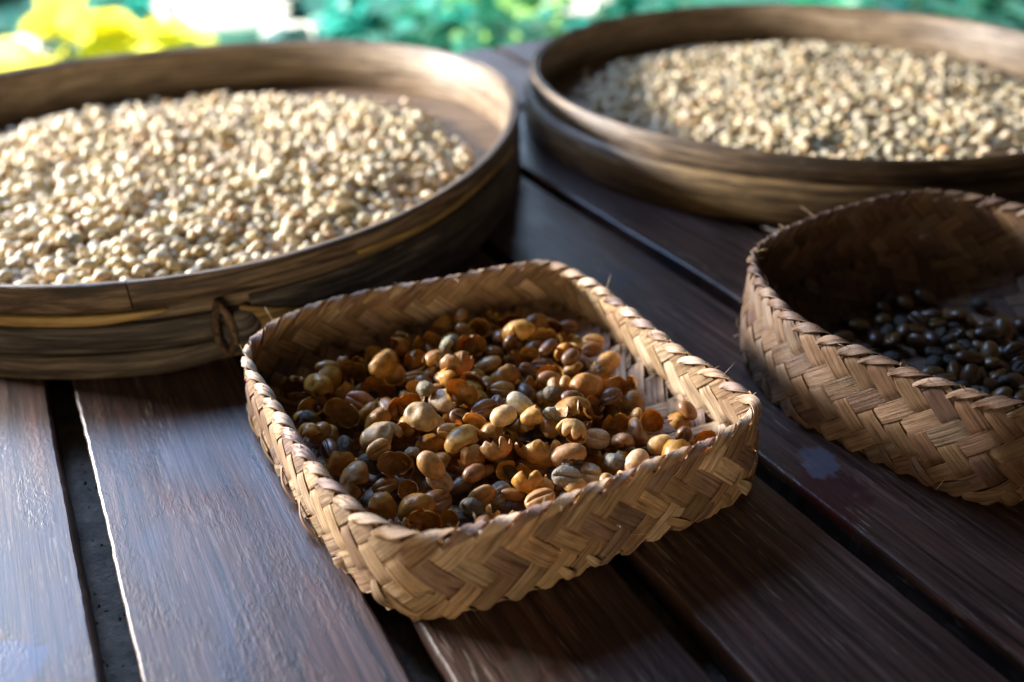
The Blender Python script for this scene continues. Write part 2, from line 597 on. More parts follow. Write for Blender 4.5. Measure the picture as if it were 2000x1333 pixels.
# upper band: one bent strip whose two ends meet at the front joint
hoop('upper_band', trayL, lambda t: rL(t) - 0.0075, lambda t: rL(t) + 0.006, lambda t: 0.150 - 0.004 * math.sin(math.radians(t * 2)), K(0.212), -77.6, 282.2, M['band'], 200, seed=2, wob=0.004)
hoop('yellow_strip', trayL, lambda t: rL(t) - 0.0075, lambda t: rL(t) + 0.010, lambda t: 0.124 + 0.022 * max(0, (t + 83) / 9) ** 2 * (t > -83), K(0.146), -150, -74.2, M['yellow'], 60, 0.002, seed=3)
hoop('yellow_strip', trayL, lambda t: rL(t) + 0.0065, lambda t: rL(t) + 0.0125, lambda t: 0.160 + 0.004 * math.sin(t * 0.2), lambda t: 0.173 + 0.004 * math.sin(t * 0.2), -52, -9, M['yellow'], 50, 0.002, seed=4)
hoop('middle_band', trayL, lambda t: rL(t) - 0.0075, lambda t: rL(t) + 0.012, K(0.058), K(0.122), -200, -66, M['dark_band'], 120, 0.006, seed=5, wob=0.004)
hoop('foot_band', trayL, lambda t: rL(t) - 0.0075, lambda t: rL(t) + 0.018, lambda t: 0.0 + (0.045 * ((t + 77) / 14) ** 1.4 if t > -77 else 0), lambda t: 0.057, -200, -63.5, M['foot_band'], 120, 0.006, seed=6, wob=0.003)
hoop('side_band', trayL, lambda t: rL(t) - 0.0075, lambda t: rL(t) + 0.010, K(0.0), lambda t: 0.144, -65.5, 159, M['dark_band'], 160, 0.006, seed=7, wob=0.003)
hoop('seat_ring', trayL, lambda t: rL(t) - 0.05, lambda t: rL(t) - 0.008, K(0.0), K(0.028), 0, 360, M['band'], 120, seed=8)
woven_floor(trayL, rL, 0.044)
# bamboo end and the cord that ties the overlapping bands at the front
hoop('bamboo_end', trayL, lambda t: rL(t) + 0.0125, lambda t: rL(t) + 0.034 - 0.002 * (t + 67) ** 2, lambda t: 0.066 - 0.040 * math.sqrt(max(0, 1 - ((t + 67.0) / 2.2) ** 2)), lambda t: 0.074 + 0.050 * math.sqrt(max(0, 1 - ((t + 67.0) / 2.2) ** 2)), -69.1, -64.9, M['dark_band'], 24, 0.008, seed=9)
hoop('bamboo_tongue', trayL, lambda t: rL(t) + 0.0125, lambda t: rL(t) + 0.024, lambda t: 0.052, lambda t: 0.138 - (t + 67.5) * 0.0062, -66.8, -59.5, M['yellow'], 24, 0.004, seed=10)
for off in (-0.6, 0.5):
    pts, rad = [], []
    tie_t = -68.8 + off * 0.8
    for k in range(37):
        u = 2 * math.pi * k / 36
        t = math.radians(tie_t + 0.45 * math.sin(2 * u + off * 3))
        cu, su = math.cos(u), math.sin(u)
        rr = rL(tie_t) + 0.010 + 0.024 * math.copysign(abs(cu) ** 0.5, cu)
        zz = 0.086 + 0.058 * math.copysign(abs(su) ** 0.8, su)
        pts.append(Vector((rr * math.cos(t), rr * math.sin(t), zz)))
        rad.append(0.0082 * (1 + 0.16 * math.sin(u * 14 + off)))
    v, f, uv = tube(pts, rad, 8)
    obj('cord_tie', mesh('cord_tie', v, f, M['rope'], uv), trayL)

rR = lambda t: 0.975
trayR = empty('bamboo_tray', R0)
tag(trayR, 'round bamboo tray with a ledge round its side, standing at the far right', 'tray', 'round bamboo trays')
hoop('inner_hoop', trayR, K(0.955), K(0.968), K(0.03), K(0.192), 0, 360, M['hoop_in'], 200, seed=21)
hoop('upper_band', trayR, K(0.9685), K(0.980), K(0.125), K(0.197), -40, 319.5, M['band'], 200, seed=22, wob=0.003)
hoop('lower_band', trayR, K(0.9685), K(1.004), K(0.0), K(0.128), 0, 360, M['gold_band'], 200, 0.012, seed=23, wob=0.003)
hoop('seat_ring', trayR, K(0.92), K(0.968), K(0.0), K(0.028), 0, 360, M['band'], 120, seed=24)
woven_floor(trayR, rR, 0.044)


# ------------------------------------------------------------------ beans
def bean_geo(L, W, T, hires=True, flat=0.5, crease=0.5, rough=0.0, seed=0):
    top = [0, 25, 50, 70, 90, 110, 130, 155, 180] if hires else [0, 50, 90, 130, 180]
    bot = [205, 230, 248, 259, 266, 270, 274, 281, 292, 310, 335] if hires else [225, 255, 270, 285, 315]
    ph = [math.radians(a) for a in top + bot]
    nth = 14 if hires else 8
    V = [Vector((L / 2, 0, 0))]
    for i in range(1, nth):
        th = math.pi * i / nth
        for p in ph:
            x, r = math.cos(th), math.sin(th) ** 0.85
            y, z = r * math.cos(p), r * math.sin(p)
            if z < 0:
                z *= flat
                g = math.exp(-((y - 0.06 * math.sin(x * 3)) / 0.11) ** 2) * (1 - abs(x) ** 6)
                z += crease * flat * r * g
            if rough:
                k = 1 + rough * noise.noise(Vector((x * 2.5, y * 2.5, z * 2.5 + seed * 3.7))) + rough * 0.5 * noise.noise(Vector((x * 6, y * 6, z * 6 + seed)))
                y *= k
                z *= k
            V.append(Vector((x * L / 2, y * W / 2, z * T / 1.55)))
    V.append(Vector((-L / 2, 0, 0)))
    n = len(ph)
    F = []
    for j in range(n):
        F.append((0, 1 + j, 1 + (j + 1) % n))
        e = 1 + (nth - 2) * n
        F.append((len(V) - 1, e + (j + 1) % n, e + j))
    for i in range(nth - 2):
        a, b = 1 + i * n, 1 + (i + 1) * n
        for j in range(n):
            F.append((a + j, b + j, b + (j + 1) % n, a + (j + 1) % n))
    return V, F


def husk_geo(L, W, T, style, seed):
    """thin torn shell: 'half' = split lengthwise and open below, 'cup' = one end torn off, 'split' = nearly whole with a torn mouth"""
    rn = random.Random(seed)
    th_a, th_b = 0.03, math.pi - 0.03
    p_lo, p_hi = -12, 192
    if style == 'cup':
        th_b = math.pi * rn.uniform(0.50, 0.64)
        p_lo, p_hi = -86, 266
    if style == 'split':
        p_lo, p_hi = -52, 222
    nt_, np_ = 24, 22
    V = []
    shell = 0.0014
    notches = [(rn.uniform(0.15, 0.85), rn.uniform(0.04, 0.11), rn.uniform(25, 70), rn.random() < 0.5) for _ in range(4 if style != 'cup' else 0)]
    dents = [(Vector((rn.uniform(-0.8, 0.8), rn.uniform(-0.9, 0.9), rn.uniform(0.1, 1))), rn.uniform(0.12, 0.32), rn.uniform(0.25, 0.5)) for _ in range(3)]
    pinch = rn.uniform(0.0, 0.16)
    curl = rn.uniform(-0.25, 0.35)

    def pt(i, j, off):
        u, v = i / nt_, j / np_
        ja = noise.noise(Vector((u * 7, seed * 1.7, 0)))
        jb = noise.noise(Vector((u * 7, seed * 1.7, 8)))
        jc = noise.noise(Vector((v * 6, seed * 2.3, 4)))
        jit = 22 if style != 'cup' else 0
        lo, hi = p_lo + jit * ja, p_hi + jit * jb
        for (u0, wd, dp, left) in notches:
            k = max(0, 1 - abs(u - u0) / wd)
            if left:
                lo += dp * k
            else:
                hi -= dp * k
        b = th_b + (0.40 * jc + 0.28 * noise.noise(Vector((v * 15, seed, 2))) if style == 'cup' else 0)
        th = th_a + (b - th_a) * u
        ph = math.radians(lo + (hi - lo) * v)
        x, r = math.cos(th), math.sin(th) ** 0.8
        y, z = r * math.cos(ph), r * math.sin(ph)
        nrm = Vector((x / L, y / W, z / T)).normalized()
        if z < 0:
            z *= 0.7
        q = Vector((x, y, z))
        d = 1 + 0.07 * noise.noise(q * 2.6 + Vector((0, 0, seed * 5))) - pinch * max(0, x) ** 2
        for (c, amt, wd) in dents:
            d -= amt * math.exp(-((q - c).length / wd) ** 2)
        P = Vector((x * L / 2, y * W / 2 * d, z * T / 1.45 * d))
        e = min(v, 1 - v)
        if style != 'cup' and e < 0.16:
            k = (0.16 - e) / 0.16
            P.y *= 1 - curl * k * k
            P.z += abs(curl) * k * k * T * 0.25
        return P - nrm * off
    for off in (0, shell):
        for i in range(nt_ + 1):
            for j in range(np_ + 1):
                V.append(pt(i, j, off))
    F = []
    w = np_ + 1
    o2 = (nt_ + 1) * w
    for i in range(nt_):
        for j in range(np_):
            a, b, c, d = i * w + j, (i + 1) * w + j, (i + 1) * w + j + 1, i * w + j + 1
            F.append((a, b, c, d))
            F.append((o2 + d, o2 + c, o2 + b, o2 + a))
    for i in range(nt_):
        for j in (0, np_):
            a, b = i * w + j, (i + 1) * w + j
            F.append((a, o2 + a, o2 + b, b) if j == 0 else (b, o2 + b, o2 + a, a))
    for j in range(np_):
        a, b = nt_ * w + j, nt_ * w + j + 1
        F.append((a, o2 + a, o2 + b, b))
    return V, F


BL, BW, BT = 0.0425, 0.0305, 0.0215


def decode(rows):
    """settled beans: x, y, z in thousandths of a unit, turn (w, x, y, z) in hundredths, size in hundredths, shape"""
    a = np.array(rows, dtype=float).reshape(-1, 9)
    q = a[:, 3:7] / np.linalg.norm(a[:, 3:7], axis=1)[:, None]
    return a[:, :3] / 1000, q, a[:, 7] / 100, a[:, 8]


def decode_tray(rows):
    """settled beans of a tray: x, y, z in thousandths of a unit, turn (x, y, z of a unit quaternion with positive w) in hundredths"""
    a = np.array(rows, dtype=float).reshape(-1, 6)
    q = a[:, 3:6] / 99
    w = np.sqrt(np.clip(1 - (q ** 2).sum(1), 0, 1))
    q = np.c_[w, q]
    q /= np.linalg.norm(q, axis=1)[:, None]
    return a[:, :3] / 1000, q, np.random.RandomState(4).uniform(0.88, 1.1, len(a)), None


TRAY = decode_tray([
529,-512,65,18,79,58, -579,-113,75,48,-41,-22, -509,-504,66,69,68,20, 669,348,65,62,77,-5, 681,35,59,5,-1,98, -264,-154,67,65,-68,-27,
576,30,66,89,31,-27, 87,742,60,4,-3,75, 106,258,60,-4,2,88, 351,-827,67,-48,-84,-11, 238,-289,60,2,-2,81, -695,96,64,-22,96,2,
-484,415,65,-10,-94,28, -350,-44,59,3,-2,80, 18,-575,66,-39,-86,22, -214,162,65,82,50,18, -582,373,66,-82,55,3, 344,-404,59,-3,-4,-57,
594,-325,66,95,-1,2, -510,475,66,-30,-94,-3, 703,-233,59,4,-3,72, 81,-772,66,31,-89,-24, 368,-863,66,47,-82,-20, -122,-761,59,-4,0,99,
-500,507,64,18,-97,2, -526,-35,60,-5,-1,-98, -469,73,59,1,-5,20, -96,291,78,20,-10,0, -384,-373,79,-3,12,-44, -4,724,59,5,-1,98,
25,558,60,-5,2,93, 624,-348,59,5,-1,94, 504,397,66,-27,95,2, 339,-516,65,-36,92,3, 73,12,59,-4,3,85, -144,339,65,-43,89,4,
-547,-7,67,60,52,56, -550,-191,65,-84,42,-21, -629,-523,59,1,5,-20, 138,521,60,-5,1,98, 358,443,59,-2,2,78, 628,234,65,94,-29,8,
151,-178,60,5,-3,-99, -413,-525,64,92,35,10, -712,14,60,4,-2,91, -401,-665,65,-93,-15,-1, 69,-281,64,86,49,-8, -239,-123,67,14,-50,84,
296,247,60,1,-5,15, 12,516,69,3,-89,31, 9,-227,59,3,4,-54, 270,-518,67,58,79,-6, 725,-349,58,-4,3,74, 32,-759,67,-2,-94,29,
405,-297,66,-73,66,6, -415,-778,59,-4,3,83, 5,-784,64,29,-90,-30, -255,-659,65,4,-95,-25, 636,-101,66,29,90,-30, -562,410,59,-2,-4,-49,
-489,-783,65,-60,53,-29, 40,-888,66,-75,57,-10, 628,-52,66,35,-10,-87, -394,-127,59,1,-5,16, 133,-350,60,2,-4,41, 199,-778,66,-16,-97,-1,
669,-394,65,92,20,-3, 627,294,64,77,62,-7, -360,-367,64,-1,-99,0, -448,251,67,-93,20,-14, 685,291,59,0,-5,6, 28,-42,63,-25,-1,-72,
716,-77,60,-16,9,-71, -402,413,59,-2,4,43, 242,-390,65,-17,-96,-16, 675,-227,68,-76,-20,-31, -5,-359,65,-39,-86,22, -429,17,64,-38,-86,22,
591,323,66,-13,98,1, -242,354,59,-3,-4,-58, -632,42,67,98,-14,7, -378,-48,66,-61,72,-15, -475,99,69,77,-36,26, -549,-467,60,-2,-2,-80,
-183,-748,60,0,-2,3, -439,-576,66,-90,-40,-8, 409,65,66,94,0,-9, -353,410,60,-5,1,98, -365,-12,72,64,16,73, 90,420,64,-29,90,-25,
257,-830,60,-1,-2,-40, 304,-531,64,-1,-94,-29, -461,33,59,0,0,-99, 85,112,59,0,0,18, 15,-655,66,49,64,38, -448,104,71,-14,56,-37,
-411,365,58,0,-1,57, -241,-150,78,-33,-81,-44, 206,-463,64,-89,31,-18, -762,52,61,12,-5,3, -246,-396,65,-97,-18,-9, -245,691,58,0,5,5,
-239,-773,67,88,-45,8, 81,-233,59,-2,-1,-86, -672,208,66,-19,92,30, 472,410,60,0,0,-90, 307,76,68,-65,-47,34, -463,-165,64,26,95,-1,
-188,-247,66,-48,-81,30, 630,-290,64,67,-65,-28, 225,486,65,86,49,-1, 634,97,64,43,89,-4, 134,78,60,4,1,-96, -643,229,63,-36,-24,63,
-283,-382,63,18,20,83, 234,526,67,70,69,-6, 280,-489,72,-31,-17,-15, 457,-510,59,0,-5,4, -342,-666,66,-51,-79,19, 100,300,66,-58,74,-17,
104,148,70,-32,-72,31, 454,-459,60,0,0,69, -455,-41,67,76,-56,-25, -724,-126,59,-1,-5,-30, -741,203,60,5,1,-94, -472,-605,65,13,-98,1,
295,-616,66,25,95,-2, 43,-2,64,41,-6,0, 17,117,60,3,-6,94, 199,-426,73,-65,11,-73, 21,151,67,-50,-24,24, -432,-161,66,62,52,28,
-71,719,66,-82,55,7, -521,-173,66,63,70,15, -456,-244,60,3,-5,8, -624,-431,66,98,-7,9, 158,-96,67,66,-44,-55, -264,193,76,64,-7,-31,
-637,523,66,-88,-33,19, -564,-389,60,4,2,-90, -517,-629,58,1,4,-31, -259,-160,96,-54,-27,4, -674,-76,61,-6,-13,66, -404,-150,75,-48,11,3,
661,366,77,9,-14,-81, 468,-635,60,-5,0,-98, -328,-176,59,-2,4,36, 128,-25,59,2,-3,60, -307,-124,58,1,5,-17, -545,551,64,-32,-89,24,
-346,466,66,-94,8,7, -184,-863,65,-31,22,-6, -374,-336,69,-40,10,84, -202,29,65,26,-91,30, 725,-175,64,-61,-72,28, -541,458,60,-4,3,79,
44,119,72,27,-11,94, 140,-39,82,-56,-72,-6, -161,334,87,29,-85,-32, -319,-698,67,-55,77,-29, -669,-30,64,75,64,-7, 218,-409,72,-5,64,25,
-129,-105,76,21,-6,93, 177,562,66,-33,89,-28, -127,670,60,0,-1,4, -130,-607,66,-1,-94,-29, 153,612,66,-62,71,-15, -246,-343,65,-16,93,30,
-118,490,65,-55,76,-29, -660,-53,79,-4,0,70, -571,-529,59,-3,-4,-64, -293,-292,65,-57,-81,-5, 263,-186,78,9,17,66, 736,-392,65,-95,25,8,
-202,389,64,-84,-43,21, 256,-218,79,2,-27,91, -829,-197,67,-91,25,1, -785,192,60,4,2,-88, -274,-686,65,80,-57,7, -718,-279,59,5,0,-99,
790,-303,65,-90,41,8, -43,105,60,2,4,-39, -794,-192,65,50,84,2, -728,-244,59,-2,1,80, 489,-164,69,58,17,-42, 64,-561,77,31,-26,-65,
334,-95,59,-4,2,86, 576,196,65,75,57,25, -72,353,60,-4,-18,-97, -99,-94,84,72,-41,-36, 3,-14,62,-26,6,5, 725,-270,59,5,1,-98,
-521,-400,78,-14,-20,-88, 188,-666,66,76,57,-23, -177,379,63,-35,-10,45, 141,-799,59,2,-2,58, 345,-643,59,0,-5,-7, -317,401,65,-59,-73,17,
-451,-2,59,4,-3,85, -351,-581,64,-74,65,7, 28,-818,59,4,1,-94, 386,-108,83,-93,-7,10, 158,-657,73,42,-74,33, -139,90,66,77,62,-7,
-619,-466,66,80,50,16, -91,524,60,-17,-8,11, 696,-529,64,-92,-22,-2, 655,-161,65,31,3,-94, 235,398,64,68,-66,-13, -336,-413,65,38,-90,15,
-739,-505,58,-4,-2,-84, -429,-609,67,72,36,35, 756,257,60,1,5,-29, 578,406,59,-4,-2,-90, -521,-593,59,1,-5,24, -463,-641,60,3,-4,56,
390,-730,59,-2,4,40, -235,-455,60,-4,-3,-81, 75,-684,69,66,-21,24, -338,-50,79,18,27,56, 135,-249,67,77,-55,24, 185,602,65,-70,-63,26,
370,-475,65,91,-38,-12, 361,404,67,6,-42,-67, -506,-380,87,-44,-30,-81, -677,-245,60,0,-5,-1, 605,-76,62,16,30,90, 53,221,81,23,47,65,
-489,-177,68,-28,48,74, 235,-689,64,-8,-99,0, 508,-680,66,-7,-98,-1, 657,60,65,0,94,-29, 115,-428,70,-84,34,24, 414,-559,58,5,-2,93,
613,-503,64,66,73,-6, -675,-216,64,-32,4,10, 390,443,63,-22,7,39, -445,-705,65,-65,68,-14, 421,585,59,2,4,-38, 119,-65,69,23,78,20,
-469,467,60,-2,7,90, -269,-793,66,74,-34,-33, -490,447,67,17,-33,80, 196,506,59,1,-5,14, -182,-771,78,16,6,61, 355,38,60,-3,-2,-78,
615,456,59,1,5,-19, 230,-438,83,95,-13,-23, -194,610,59,0,1,-25, -200,51,67,2,-44,-81, 386,-342,76,43,-55,-26, 170,-791,67,-37,-72,45,
-542,295,64,54,82,-5, 336,-474,61,-12,-14,89, -292,-718,68,-76,-58,-20, 643,-512,67,-87,-42,-18, -468,-568,67,36,-13,-71, 353,632,67,39,-86,12,
781,197,59,0,5,-8, 622,405,59,0,-1,-10, -351,547,66,-85,41,-21, 524,-477,65,93,32,-8, 8,-171,69,15,47,68, 295,-560,64,-86,-48,-8,
-412,563,60,-8,-3,-13, 310,-403,66,-94,7,-12, -347,-336,65,59,-73,-17, 96,-28,83,-22,-39,-28, -528,-309,59,4,0,-99, 235,-542,68,46,-18,85,
-414,-705,66,-57,-57,32, 337,312,66,-86,40,-19, 195,-22,67,-94,1,-8, -440,-483,77,-11,-18,-87, -370,-401,60,4,-3,73, -679,-516,67,3,99,0,
575,344,79,-90,-27,22, 72,457,63,-30,-21,68, -92,65,89,47,-82,27, 333,-612,67,-91,-27,26, 613,-537,64,2,-40,-88, 735,104,59,2,1,-87,
-573,-657,60,2,-4,48, -235,-493,68,-22,38,45, -35,-671,67,26,-93,-19, -450,567,59,2,5,-35, -140,-228,59,3,-3,69, 150,391,59,-1,-5,-10,
246,-790,59,4,-3,74, 125,-629,79,-28,-4,28, 356,523,65,98,13,-1, -360,355,67,-35,-88,30, 478,157,94,88,5,45, -567,340,69,8,-88,26,
139,-213,65,-72,62,-25, 90,-812,65,-65,68,-14, 478,-258,67,7,94,-29, -598,246,65,46,-87,4, -558,-105,86,-80,44,37, 680,-18,67,-80,2,10,
-613,385,64,-93,-16,14, -393,-593,59,-2,-1,-94, 680,-248,69,26,-30,57, 243,628,66,76,56,25, 284,-863,65,18,-22,-4, -635,76,60,-2,-4,-36,
-163,676,64,-54,-82,-5, -572,-289,87,-41,84,33, 494,-367,64,-92,-21,15, -558,-328,65,92,-22,2, -197,-443,60,0,10,98, 139,726,66,-94,3,-10,
-477,-447,66,15,-82,-49, 457,383,64,43,-12,-40, -746,-152,59,4,0,-99, -12,559,65,-90,-29,18, 249,-622,66,-86,48,7, -350,-295,67,4,94,28,
616,135,60,5,0,99, 393,-152,66,40,-4,28, -500,-203,59,1,-5,12, -387,20,88,-57,74,13, -302,462,60,-2,3,52, -785,-371,66,-27,-95,-2,
-394,348,63,-15,35,-74, 288,-457,59,-3,4,54, 160,141,79,-51,-82,-22, 112,-762,66,-66,64,-3, 95,-636,67,7,-80,-52, -685,-482,63,16,-13,88,
-382,-212,67,99,7,-1, 312,420,65,-88,35,-19, -564,216,70,39,36,-83, -577,-84,59,2,-4,40, 1,-682,59,3,-2,89, -123,379,78,16,15,-30,
-150,-281,67,8,-80,57, 683,-177,65,-80,11,-19, -681,171,80,-14,-15,95, -448,-453,68,61,12,-27, 397,-455,66,32,-74,-47, 342,148,59,-5,0,-99,
50,643,65,37,-92,3, -396,-98,65,-12,98,1, 304,156,65,12,93,27, 738,-235,64,32,2,29, 107,617,66,88,44,-8, -29,-703,64,-3,-36,-91,
-388,315,65,46,-82,-29, 292,347,59,-3,-4,-58, -706,-201,78,10,-46,72, 798,-30,65,88,-44,8, 593,279,67,-4,94,-28, 761,81,68,-79,4,-38,
353,343,60,6,0,0, -189,-285,68,-85,47,16, 666,12,70,1,-14,97, 197,-564,83,-78,60,-14, -85,-899,60,2,16,-95, -709,215,75,-97,10,9,
-611,-245,64,98,6,-9, -408,-242,60,-4,-3,-80, -396,-93,83,-12,0,13, 516,476,66,-94,30,8, 741,304,59,-4,-3,-76, -272,-415,71,-67,-19,-67,
291,-222,95,-95,20,-18, 684,185,65,-29,-90,25, 682,-146,61,-1,18,94, -572,21,67,68,43,20, -619,-603,66,-41,-85,30, -688,-127,60,-13,-1,-33,
-727,-182,65,52,79,29, -408,-72,85,-47,-54,-25, -129,728,59,-2,-4,-40, -577,447,60,-2,-5,-36, 552,-180,59,0,1,47, 370,475,62,-11,-20,94,
-416,-194,66,80,58,-7, 401,-691,65,-70,-63,14, -54,297,73,-45,86,-19, -153,108,77,-12,-9,77, 317,-21,67,-41,5,66, 540,387,67,82,-55,10,
-527,78,59,0,5,0, -713,-43,59,0,14,-89, -331,439,65,-14,37,-57, -586,493,67,2,63,-76, 612,-457,65,-48,-86,3, -434,-741,66,50,-63,-51,
-235,-129,97,-79,28,-22, 697,248,60,-17,-5,-5, -674,6,62,14,16,-63, 808,-90,64,43,-84,-21, -107,554,66,94,29,-8, -107,243,75,81,-54,-18,
-133,-516,77,6,-19,-87, -123,-725,60,4,2,-81, 126,511,86,42,71,49, -129,347,89,-42,-76,29, -34,-525,66,-54,83,5, 215,633,66,73,-60,-25,
-66,-617,58,-3,4,65, 37,408,67,35,28,-50, 790,61,66,32,-37,-52, 307,-437,65,-37,31,-42, -605,-374,60,0,-1,52, 444,-13,60,18,0,17,
-643,-323,70,36,-76,22, 558,-732,60,3,2,-79, 736,-512,66,-3,80,57, -194,-93,77,-3,-19,77, -515,-407,103,22,2,54, 1,-226,90,-14,84,9,
276,-69,65,-79,-52,8, -203,-580,64,-32,-89,24, -201,-369,65,93,15,-5, 394,-763,60,12,4,-10, 744,-479,60,12,14,51, -240,-248,59,2,-1,86,
525,-646,67,-99,4,9, 572,-353,59,-4,1,97, -470,-209,66,-41,9,-72, -206,-906,59,4,-3,76, -298,562,65,86,-49,9, -260,-446,69,39,-67,-25,
73,-120,69,-57,15,65, -282,-80,65,48,82,22, -556,138,62,-22,-28,83, -600,-488,59,9,-3,27, -375,180,85,56,-76,-22, -161,415,65,86,-39,-15,
521,61,67,90,-32,-17, -130,-859,65,-90,41,0, -12,398,62,-4,17,20, -437,219,78,-92,34,-12, 499,-221,60,-12,-12,62, 208,-88,59,-4,3,72,
-349,502,67,43,-86,-13, -28,-231,86,-12,93,-24, -589,68,65,-85,-46,17, 234,203,65,2,99,0, 238,-864,61,6,-12,-98, -141,528,59,2,-4,46,
184,424,65,-94,3,-10, -234,618,59,-1,-5,-20, 305,624,66,87,46,-8, 634,-582,65,-71,62,-12, -732,-212,62,36,0,20, -396,-306,62,21,16,26,
400,475,67,25,64,60, 417,-116,82,-94,-30,10, 80,-358,67,10,-38,34, -640,-258,63,-14,-30,73, -547,20,87,46,-79,28, 484,-50,89,-1,52,63,
-162,-113,82,20,74,55, -435,-507,66,-27,92,6, 250,178,76,-13,-22,-92, 344,-260,77,-11,-3,98, -582,-188,63,12,-16,-21, -738,-358,69,55,-27,2,
754,-360,67,-45,-67,53, 633,-259,58,-5,1,98, 598,-50,69,-6,59,51, 505,-226,89,34,-61,-67, -641,-455,75,-16,29,-66, 433,-618,60,3,3,-69,
-389,-689,68,-44,32,16, 749,-85,64,-99,2,9, 185,-332,67,47,69,-54, -185,-699,59,2,0,98, -39,-754,61,14,6,0, -621,119,66,61,-72,-17,
-328,-133,67,-11,-47,56, -46,-53,69,-55,11,59, -115,387,106,59,-32,-44, -318,-361,67,-34,-33,-63, 676,-571,59,11,11,88, -116,-532,99,-35,-74,32,
-450,-306,64,-93,-32,-8, -486,-390,66,-6,98,1, 120,26,59,5,-1,97, 265,407,65,49,-81,-20, 138,-146,68,-19,-88,20, -243,-283,62,29,23,72,
485,-454,63,18,-3,84, -588,-702,61,-21,-4,-11, 179,10,66,-37,87,-23, 444,428,67,66,43,-2, 161,-829,66,-44,13,-55, 584,-498,59,2,-4,44,
261,661,64,-64,75,6, 286,576,64,97,16,-9, 420,39,80,-22,-49,71, 365,62,85,-89,-40,-1, -343,-731,65,98,-12,9, -606,119,78,36,14,76,
840,-44,64,53,-78,-19, 730,65,58,-2,-4,-46, 143,109,67,-19,44,-86, 495,-142,68,-22,-76,24, 69,200,59,-1,2,35, 160,-123,64,43,4,2,
-158,-176,68,-61,67,39, 594,215,81,6,-8,-60, 285,-556,80,7,0,24, 256,139,76,-78,-45,-37, -484,-32,63,-27,-34,79, -359,440,66,74,30,2,
19,-436,82,77,60,-1, 184,345,60,-2,4,46, -757,-239,60,12,-3,-62, 516,320,64,-34,-93,-1, 371,100,70,-36,-41,-60, -100,-197,62,-20,13,22,
577,-5,66,84,51,-7, 573,-641,59,-1,0,-99, -420,322,59,-5,-1,-95, -249,410,64,-15,-97,-1, -139,-417,65,63,71,16, -327,-281,67,-60,32,-12,
-332,206,83,-14,21,-48, -8,-254,86,-22,7,10, 728,257,64,44,-25,-55, 313,-500,68,-84,-36,36, 257,-537,86,-69,-70,4, 717,219,66,10,-35,-66,
358,-18,60,0,-1,-1, 515,-118,61,-18,10,-88, -228,9,64,70,-63,-12, -665,-582,60,3,4,-62, -118,-625,69,40,37,-61, 462,-670,64,-70,69,6,
223,-742,66,91,26,16, 612,11,67,24,96,-5, 570,378,80,5,-24,-71, 88,-446,72,36,13,73, 68,-392,60,-5,-1,-98, 49,-367,76,51,-47,63,
440,-173,74,-71,-40,-6, 598,99,68,-90,12,27, -22,-571,59,-2,-4,-40, -191,251,85,-16,-5,45, -6,50,73,52,13,-74, -92,392,80,2,8,66,
535,325,81,56,82,0, 324,-233,83,58,4,-69, 9,-496,62,3,-20,47, 514,118,66,-80,-1,12, -252,-215,67,-18,-66,72, 472,-71,73,24,18,69,
237,-69,64,-42,-89,-4, -320,165,78,8,-4,71, 612,-557,66,3,82,-55, 257,82,77,21,93,-23, 306,-609,84,7,6,48, -631,299,60,0,0,-48,
-230,-852,67,95,20,-6, -296,423,69,-43,-75,26, -143,-468,65,-85,11,5, -519,381,92,-82,-40,9, 330,600,65,-39,86,-30, -7,257,64,-24,-13,-58,
44,-272,76,5,54,41, 420,-362,66,12,33,-70, -649,-106,66,-85,40,-4, -298,-794,59,2,4,-49, -375,213,96,-72,40,1, -382,-436,67,-21,-48,43,
8,-66,66,-30,43,-24, -736,76,66,93,-17,4, -666,101,67,-9,38,-3, 553,-613,60,0,-5,1, -126,-65,86,20,0,-97, 85,296,74,34,-20,-78,
-520,589,59,-1,5,25, 570,532,60,-1,-5,-13, -545,360,67,95,0,1, 368,193,59,-4,-3,-77, -381,43,67,35,-63,-65, -784,22,59,-3,-3,-66,
-22,521,64,47,87,-4, -164,-70,81,35,-90,-22, -181,-123,89,36,-67,49, 34,-848,60,-2,17,-88, -261,-627,67,23,91,-30, -133,-448,85,82,-33,-16,
514,-449,67,69,62,-27, -522,425,67,-91,-23,-2, -663,251,62,-27,-12,62, -169,497,66,93,34,-8, 364,-51,63,38,29,60, 595,390,67,19,28,-62,
-284,-645,66,16,-40,-13, 2,-846,65,3,-75,-63, -393,-3,67,-17,79,-53, 295,-687,65,88,35,17, -457,257,83,-19,-6,88, -416,43,82,-9,-13,-21,
63,-318,59,1,-1,72, 193,397,60,4,17,-97, 275,532,60,1,5,-17, -142,-307,83,-10,-9,31, 138,693,66,-44,83,-21, 751,-306,60,-3,-4,-64,
446,-124,59,2,4,-45, 365,-619,68,-97,-1,14, -181,-466,80,-38,7,10, -82,-865,59,3,4,-58, 683,-119,65,-47,7,-14, 371,122,102,10,-29,-49,
-590,-270,72,6,-60,-41, 421,568,75,26,8,-62, -301,-831,66,78,-60,7, -136,-680,66,33,88,29, -354,161,87,90,4,9, 264,-258,84,83,-42,7,
-215,-613,67,-69,69,9, -294,219,97,-85,38,19, -521,454,85,47,85,-19, 638,436,63,37,9,36, -598,583,60,5,1,-97, 320,-4,94,-61,67,-31,
237,-567,83,-70,17,-1, 54,307,65,-42,24,-28, 217,-671,78,-18,-31,92, -234,-368,77,-94,23,-17, -325,343,64,-29,11,94, -803,2,65,-43,-68,43,
507,-557,65,-94,11,-13, 84,670,59,-3,-4,-64, 87,40,65,81,13,5, 392,414,59,-1,5,26, -373,456,74,-60,-24,74, -685,-405,59,4,3,-84,
564,-473,64,78,-52,-23, -711,184,66,-95,-25,-8, 117,180,70,5,87,-3, 271,-238,96,-8,-41,85, 20,-554,82,-29,5,79, -538,-164,79,77,60,-7,
